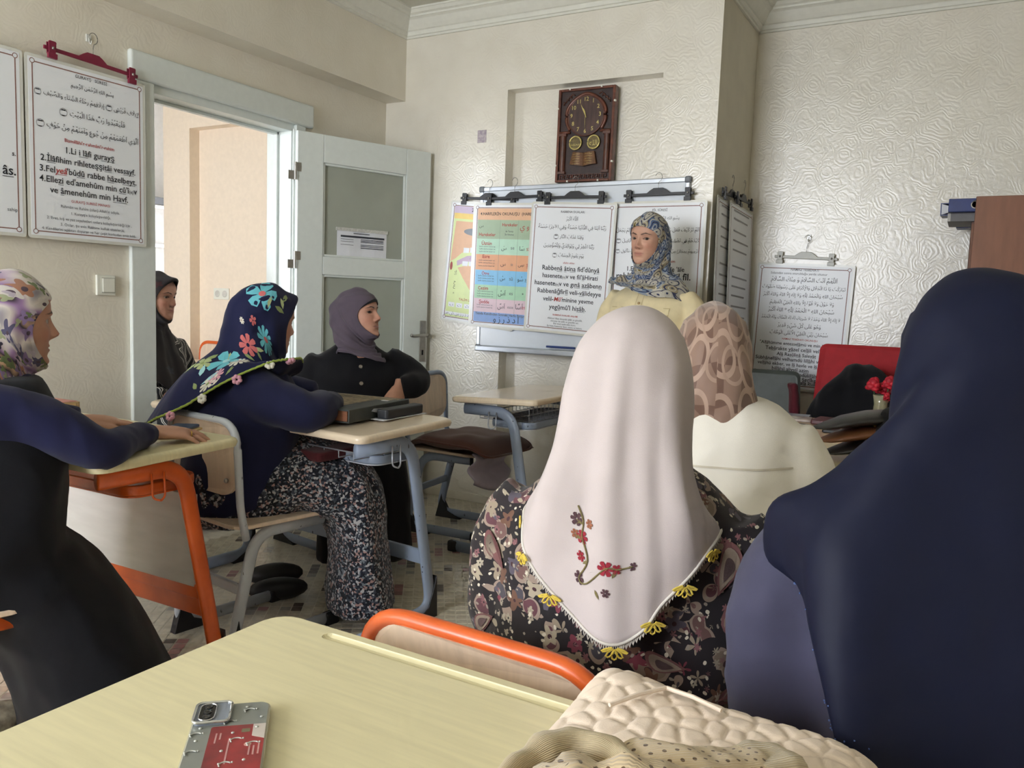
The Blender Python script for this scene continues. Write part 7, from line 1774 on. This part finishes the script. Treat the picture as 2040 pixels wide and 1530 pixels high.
m_ = t.done(col, 0)
bp = t.n('ShaderNodeBump'); bp.inputs['Strength'].default_value = 0.4; bp.inputs['Distance'].default_value = 0.002
t.L(t.math('SUBTRACT', wv.outputs['Fac'], t.math('MULTIPLY', hole, 3.0)), bp.inputs['Height']); t.L(bp.outputs[0], t.bs.inputs['Normal'])
M_KNIT = m_
t = NT('ribbed_knit', 0.9, 0.3); wv = t.n('ShaderNodeTexWave'); wv.inputs['Scale'].default_value = 130; wv.bands_direction = 'X'; t.L(t.uv(), wv.inputs['Vector'])
m_ = t.done(t.ramp(wv.outputs['Fac'], [(0.2, (196, 178, 144)), (0.7, (214, 196, 162))]), 0)
bp = t.n('ShaderNodeBump'); bp.inputs['Strength'].default_value = 0.45; bp.inputs['Distance'].default_value = 0.003; t.L(wv.outputs['Fac'], bp.inputs['Height']); t.L(bp.outputs[0], t.bs.inputs['Normal'])
M_RIB = m_
cg = tag(empty('cardigan', (0.012, -0.03, -0.006)), 'beige openwork knitted cardigan heaped on the quilted pad', 'cardigan')
def soft_tube(name, pts, rx, rz, mat, n=20, k=40, amp=0.004, seed=0, uvs=1.0):
    P = crom(np.array(pts, float), k); R = []; UV = []; ln = 0
    for i in range(k):
        t_ = P[min(i+1, k-1)]-P[max(i-1, 0)]; t_ /= np.linalg.norm(t_); side = np.cross(t_, (0, 0, 1)); side /= np.linalg.norm(side); up_ = np.cross(side, t_)
        if i: ln += np.linalg.norm(P[i]-P[i-1])
        a_ = np.interp(i/(k-1), np.linspace(0, 1, len(rx)), rx); b_ = np.interp(i/(k-1), np.linspace(0, 1, len(rz)), rz); ring = []
        for j in range(n):
            q = 2*PI*j/n; p_ = P[i]+side*a_*math.cos(q)+up_*b_*math.sin(q)
            p_ = p_+(side*math.cos(q)+up_*math.sin(q))*amp*noise.noise(Vector(p_)*40+Vector((seed, 0, 0)))*2
            ring.append(tuple(p_)); UV.append((q*0.03*uvs, ln))
        R.append(ring)
    o = MB().rings(R).build(name, mat, cg, smooth=True); set_uv(o, UV); return o
soft_tube('sleeve', [(-0.240, 0.585, 0.820), (-0.205, 0.615, 0.828), (-0.165, 0.650, 0.824), (-0.135, 0.690, 0.818)], [0.034, 0.036, 0.032, 0.028], [0.018, 0.020, 0.018, 0.016], M_KNIT, seed=1)
soft_tube('cuff', [(-0.142, 0.680, 0.819), (-0.128, 0.699, 0.817), (-0.116, 0.715, 0.813)], [0.030, 0.030, 0.027], [0.018, 0.017, 0.015], M_RIB, k=16, seed=2)
soft_tube('body_fold', [(-0.275, 0.50, 0.822), (-0.240, 0.545, 0.832), (-0.19, 0.565, 0.836), (-0.15, 0.580, 0.828), (-0.10, 0.56, 0.815)], [0.030, 0.045, 0.045, 0.04, 0.04], [0.018, 0.026, 0.026, 0.022, 0.015], M_KNIT, amp=0.007, seed=3)
soft_tube('neck_band', [(-0.300, 0.50, 0.815), (-0.290, 0.560, 0.828), (-0.268, 0.600, 0.834), (-0.238, 0.612, 0.832), (-0.215, 0.600, 0.830)], [0.010, 0.012, 0.013, 0.012, 0.010], [0.022, 0.024, 0.022, 0.02, 0.018], M_RIB, seed=4)
soft_tube('front_panel', [(-0.19, 0.50, 0.835), (-0.155, 0.590, 0.836), (-0.11, 0.640, 0.826), (-0.070, 0.645, 0.812), (-0.045, 0.60, 0.800)], [0.03, 0.030, 0.030, 0.028, 0.03], [0.014, 0.016, 0.014, 0.012, 0.01], M_RIB, seed=5)
soft_tube('hem_fold', [(-0.28, 0.44, 0.815), (-0.2, 0.47, 0.838), (-0.12, 0.49, 0.835), (-0.06, 0.50, 0.815)], [0.03, 0.05, 0.05, 0.04], [0.018, 0.028, 0.028, 0.02], M_KNIT, amp=0.007, seed=6)

# teacher's table, chairs, cupboards --------------------------------------
M_TWOOD = pm('table_oak', (206, 176, 146), 0.4, var=0.06, scale=8, aniso=(8, 1, 1))
tt = tag(empty('teacher_table', (-0.12, 3.28, 0)), 'light oak table with notebooks behind the yellow desk', 'table')
MB().box((0, 0, 0.735), (1.2, 0.60, 0.03)).build('table_top', M_TWOOD, tt, bevel=0.004)
for sx in (-1, 1): MB().box((sx*0.57, 0, 0.36), (0.03, 0.55, 0.72)).build('side_panel', M_TWOOD, tt, bevel=0.003)
MB().box((0, 0.2, 0.5), (1.1, 0.02, 0.4)).build('back_panel', M_TWOOD, tt)
tag(MB().prism(rrect(0.21, 0.15, 0.008, 4), 0, 0.018, M=Matrix.Translation((-0.42, 3.42, 0.751)) @ Matrix.Rotation(R_(-5), 4, 'Z')).build('notebook', pm('maroon_leather', (84, 44, 50), 0.35, var=0.08), bevel=0.004), 'maroon leather notebook on the oak table', 'notebook')
tag(MB().tube([(-0.42, 3.40, 0.776), (-0.35, 3.43, 0.776)], 0.006, 8).build('pen', pm('violet_plastic', (70, 70, 110), 0.3)), 'violet pen lying on the maroon notebook', 'pen')
tag(MB().prism(rrect(0.12, 0.065, 0.008, 4), 0, 0.012, M=Matrix.Translation((-0.395, 3.18, 0.751)) @ Matrix.Rotation(R_(-4), 4, 'Z')).build('black_phone', pm('phone_black', (34, 34, 38), 0.25), bevel=0.003), 'black phone lying before the maroon notebook', 'phone')
tag(MB().prism(rrect(0.16, 0.11, 0.004, 3), 0, 0.010, M=Matrix.Translation((-0.62, 3.44, 0.751)) @ Matrix.Rotation(R_(6), 4, 'Z')).build('booklet', pm('booklet_cover', (214, 204, 196), 0.5, rgb2=(110, 76, 64), scale=14), bevel=0.002), 'pale booklet with brown edge at the table end', 'booklet')
tag(MB().prism(rrect(0.10, 0.02, 0.004, 3), 0, 0.008, M=Matrix.Translation((-0.575, 3.28, 0.751)) @ Matrix.Rotation(R_(-6), 4, 'Z')).build('marker_pen', M_BLACKP, bevel=0.002), 'thick black marker beside the pale booklet', 'marker')
tag(MB().prism(rrect(0.15, 0.075, 0.01, 4), 0.0, 0.011, M=Matrix.Translation((-0.635, 3.53, 0.751)) @ Matrix.Rotation(R_(3), 4, 'Z')).build('grey_phone', pm('phone_grey', (120, 122, 134), 0.3), bevel=0.003), 'grey phone at the far edge of the oak table', 'phone')
def office_chair(label, loc, az, W_, zt, zb, mat, thick=0.05):
    r = tag(empty('office_chair', loc, face_dir(az)), label, 'chair', 'upholstered chairs at the oak table')
    R = []
    for yy, ins in ((-0.0, 0.012), (0.012, 0.0), (thick-0.012, 0.0), (thick, 0.012)):
        R.append([(x*(1+0.12*(zt-z)/(zt-zb)), -0.24+yy-0.10*(z-0.5)*0.4+0.10*(x/W_)**2, z) for x, z in rrect(W_-2*ins, zt-zb-2*ins, 0.03, 6, 0, (zt+zb)/2)])
    MB().rings(R).build('backrest', mat, r, smooth=False, bevel=0.004)
    R = [[(x, y, z) for x, y in rrect(0.48-2*i_, 0.46-2*i_, 0.08, 6)] for z, i_ in ((0.42, 0.02), (0.43, 0.0), (0.48, 0.0), (0.50, 0.02))]
    MB().rings(R).build('seat', mat, r)
    MB().tube([(0, 0, 0.08), (0, 0, 0.42)], 0.028, 14).build('gas_column', M_BLACKP, r, smooth=True)
    for k in range(5):
        a = 2*PI*k/5+0.3; lg = MB().tube([(0, 0, 0.10), (0.26*math.cos(a), 0.26*math.sin(a), 0.07)], [0.022, 0.014], 10).build('base_arm', M_BLACKP, r, smooth=True)
        MB().ball((0.26*math.cos(a), 0.26*math.sin(a), 0.03), 0.03, 12, 8).build('castor', M_BLACKP, lg, smooth=True)
    MB().box((0, -0.225, 0.46), (0.07, 0.02, 0.30)).build('back_bar', M_BLACKP, r, bevel=0.004)
    return r
M_RED = pm('red_upholstery', (170, 30, 40), 0.75, var=0.06, bump=0.2, bscale=400, sheen=0.1)
office_chair('red upholstered chair with black coat behind the oak table', (-0.385, 3.92, 0), 176, 0.46, 1.045, 0.52, M_RED)
office_chair('dark grey green chair beside the red chair', (-0.90, 3.98, 0), 172, 0.40, 0.895, 0.50, pm('grey_green_leatherette', (72, 78, 74), 0.45, var=0.05))
m = MB()
m.tube(crom([(-0.62, 3.96, 0.66), (-0.56, 3.93, 0.80), (-0.47, 3.91, 0.905), (-0.40, 3.91, 0.925), (-0.33, 3.92, 0.88), (-0.27, 3.94, 0.74), (-0.24, 3.95, 0.60)], 30).tolist(), [0.045]*30, 12, r2=[0.06]*30)
m.box((-0.44, 3.93, 0.66), (0.32, 0.09, 0.34)); m.box((-0.43, 3.93, 0.79), (0.20, 0.09, 0.2))
co = garment('coat', m, cloth('black_fleece', (24, 24, 27), 0.95, 0.1, weave=0.6), None, 0.012, 5, 0.014, (9, 9, 3), 61); tag(co, 'black coat draped over the red chair', 'coat')
m = MB(); m.tube(crom([(-0.715, 3.93, 0.86), (-0.70, 3.94, 0.74), (-0.69, 3.94, 0.62), (-0.70, 3.94, 0.52)], 16).tolist(), [0.02, 0.025]*8, 10, r2=[0.03]*16)
tag(garment('shawl', m, cloth('maroon_wool', (86, 30, 40)), None, 0.008, 3, 0.006, (14, 14, 5), 63), 'maroon shawl hanging on the dark grey green chair edge', 'shawl')
# leather handbag, black bag, roses
zE = 0.755
hb = tag(empty('handbag', (-0.265, 2.62, zE+0.0), R_(8)), 'layered black and brown leather handbag on the yellow desk', 'handbag')
for k, (mt, dz_, dx) in enumerate(((pm('black_leather', (48, 46, 46), 0.4, bump=0.2, bscale=200), 0.082, -0.012), (pm('cognac_leather', (128, 84, 56), 0.45, bump=0.2, bscale=200), 0.044, 0.004), (pm('black_leather_base', (40, 38, 38), 0.4), 0.008, 0.02))):
    R = []
    for x, hz, zc in ((-0.13, 0.002, -0.014), (-0.115, 0.006, -0.011), (-0.09, 0.011, -0.004), (-0.05, 0.017, 0.010), (0.02, 0.021, 0.028), (0.08, 0.021, 0.036)):
        R.append([(dx+x, (0.10*min(1, 0.2+(x+0.13)*14))*math.cos(a), dz_+zc+0.018+hz*math.sin(a)) for a in np.linspace(0, 2*PI, 20, endpoint=False)])
    MB().rings(R).build('compartment', mt, hb, smooth=True)
m = MB(); m.ball((-0.135, 2.60, 0.84), (0.10, 0.12, 0.085)); m.ball((-0.17, 2.60, 0.885), (0.055, 0.08, 0.05)); m.box((-0.12, 2.60, 0.80), (0.16, 0.2, 0.09))
bgb = garment('cloth_bag', m, cloth('black_canvas', (20, 20, 23), 0.9, weave=0.5), None, 0.010, 4, 0.010, (10, 10, 6), 65); tag(bgb, 'slouched black cloth bag beside the layered handbag', 'bag')
for z in (0.872, 0.850): MB().ball((-0.226, 2.56, z), 0.006, 10, 6).build('stud', M_GOLD, bgb, smooth=True)
vs = tag(empty('rose_vase', (-0.262, 3.12, 0.75)), 'glass vase holding red roses on the oak table', 'vase')
MB().lathe([(0.0, 0.002), (0.03, 0.002), (0.034, 0.02), (0.026, 0.08), (0.022, 0.13), (0.028, 0.16), (0.026, 0.16), (0.020, 0.13), (0.022, 0.08)], 20).build('glass_body', pm('vase_glass', (150, 146, 120), 0.1, var=0.1, spec=0.9), vs, smooth=True)
M_ROSEF = pm('rose_red', (208, 32, 54), 0.55, var=0.15, scale=60, rgb2=(150, 16, 40))
for (x, y, z, r) in ((-0.028, 0.0, 0.205, 0.034), (0.022, -0.01, 0.215, 0.030), (0.0, 0.03, 0.19, 0.03), (0.045, 0.0, 0.19, 0.026), (0.018, -0.02, 0.165, 0.018)):
    rs_ = MB()
    for k in range(11):
        a = k*2.4; q = 0.25+0.07*k; cx, cy = x+r*q*0.55*math.cos(a), y+r*q*0.55*math.sin(a)
        rs_.ball((cx, cy, z-0.004*k*0.6), (r*0.42, r*0.42, r*0.55-0.001*k), 9, 6)
    rs_.build('rose', M_ROSEF, vs, smooth=True)
    MB().tube([(x*0.3, y*0.3, 0.03), (x*0.8, y*0.8, 0.14), (x, y, z)], 0.002, 6).build('stem', pm('stem_green', (70, 96, 60), 0.6), vs)
# cupboards and files
M_BRD = pm('brown_laminate', (128, 84, 62), 0.5, var=0.06, scale=8, aniso=(6, 6, 1))
M_BRE = pm('brown_laminate_edge', (98, 70, 58), 0.5, var=0.05)
c1 = tag(empty('cupboard', (0.25, 3.80, 0)), 'brown laminate cupboard behind the navy scarf', 'cupboard')
MB().box((0, 0, 0.83), (0.56, 0.36, 1.655)).build('carcass', M_BRE, c1, bevel=0.003)
for s in (-1, 1):
    d_ = MB().box((s*0.14, -0.19, 0.83), (0.278, 0.018, 1.65)).build('door', M_BRD, c1, bevel=0.002)
    MB().box((s*0.02, -0.205, 0.9), (0.012, 0.02, 0.12)).build('handle', M_STEEL, d_, bevel=0.003)
c2 = tag(empty('cupboard', (0.33, 4.42, 0)), 'lower brown cupboard against the far wall under the files', 'cupboard')
MB().box((0, 0, 0.81), (0.75, 0.46, 1.62)).build('carcass', M_BRE, c2, bevel=0.003)
for s in (-1, 1): MB().box((s*0.187, -0.24, 0.81), (0.37, 0.018, 1.60)).build('door', M_BRD, c2, bevel=0.002)
M_BLU = pm('binder_blue', (34, 52, 116), 0.4, var=0.05); M_GRB = pm('box_grey', (120, 118, 120), 0.55)
g_ = tag(empty('box_file', (0.06, 4.33, 1.6215)), 'grey box file lying under the blue binder', 'file', 'files on the cupboard')
MB().box((0, 0, 0.02), (0.40, 0.26, 0.038)).build('box', M_GRB, g_, bevel=0.002); MB().box((-0.195, 0, 0.02), (0.012, 0.262, 0.036)).build('label_edge', pm('file_pages', (190, 188, 184), 0.7), g_)
b1 = tag(empty('ring_binder', (0.07, 4.30, 1.6605)), 'blue ring binder with finger hole lying on the grey box', 'binder', 'files on the cupboard')
MB().box((0, 0, 0.029), (0.42, 0.29, 0.058)).build('binder_shell', M_BLU, b1, bevel=0.003)
MB().lathe([(0.018, 0), (0.018, 0.004), (0.013, 0.004), (0.013, 0.001), (0.0, 0.001)], 24, M=Matrix.Translation((-0.105, -0.1455, 0.030)) @ Matrix.Rotation(PI/2, 4, 'X')).build('finger_ring', M_STEEL, b1, smooth=True)
MB().lathe([(0.0125, 0.002), (0.0, 0.002)], 20, M=Matrix.Translation((-0.105, -0.1455, 0.030)) @ Matrix.Rotation(PI/2, 4, 'X')).build('ring_hole', M_BLACKP, b1)
b2 = tag(empty('ring_binder', (0.02, 4.52, 1.682), rot=(0, R_(-1.5), R_(-3))), 'open blue binder showing white lining behind the other', 'binder', 'files on the cupboard')
MB().box((0, 0, 0.060), (0.40, 0.12, 0.004)).box((0, 0.0, 0.004), (0.40, 0.12, 0.004)).box((-0.198, 0, 0.032), (0.004, 0.12, 0.058)).build('binder_shell', M_BLU, b2)
MB().add([(-0.195, -0.062, 0.058), (-0.12, -0.062, 0.030), (-0.195, -0.062, 0.006), (-0.195, 0.05, 0.058), (-0.12, 0.05, 0.03), (-0.195, 0.05, 0.006)], [(0, 1, 2), (3, 5, 4), (0, 3, 4, 1), (1, 4, 5, 2), (0, 2, 5, 3)]).build('lining', M_PAPER, b2)
MB().box((0.02, 0, -0.03), (0.3, 0.1, 0.058)).build('binder_spine_block', M_BLU, b2)
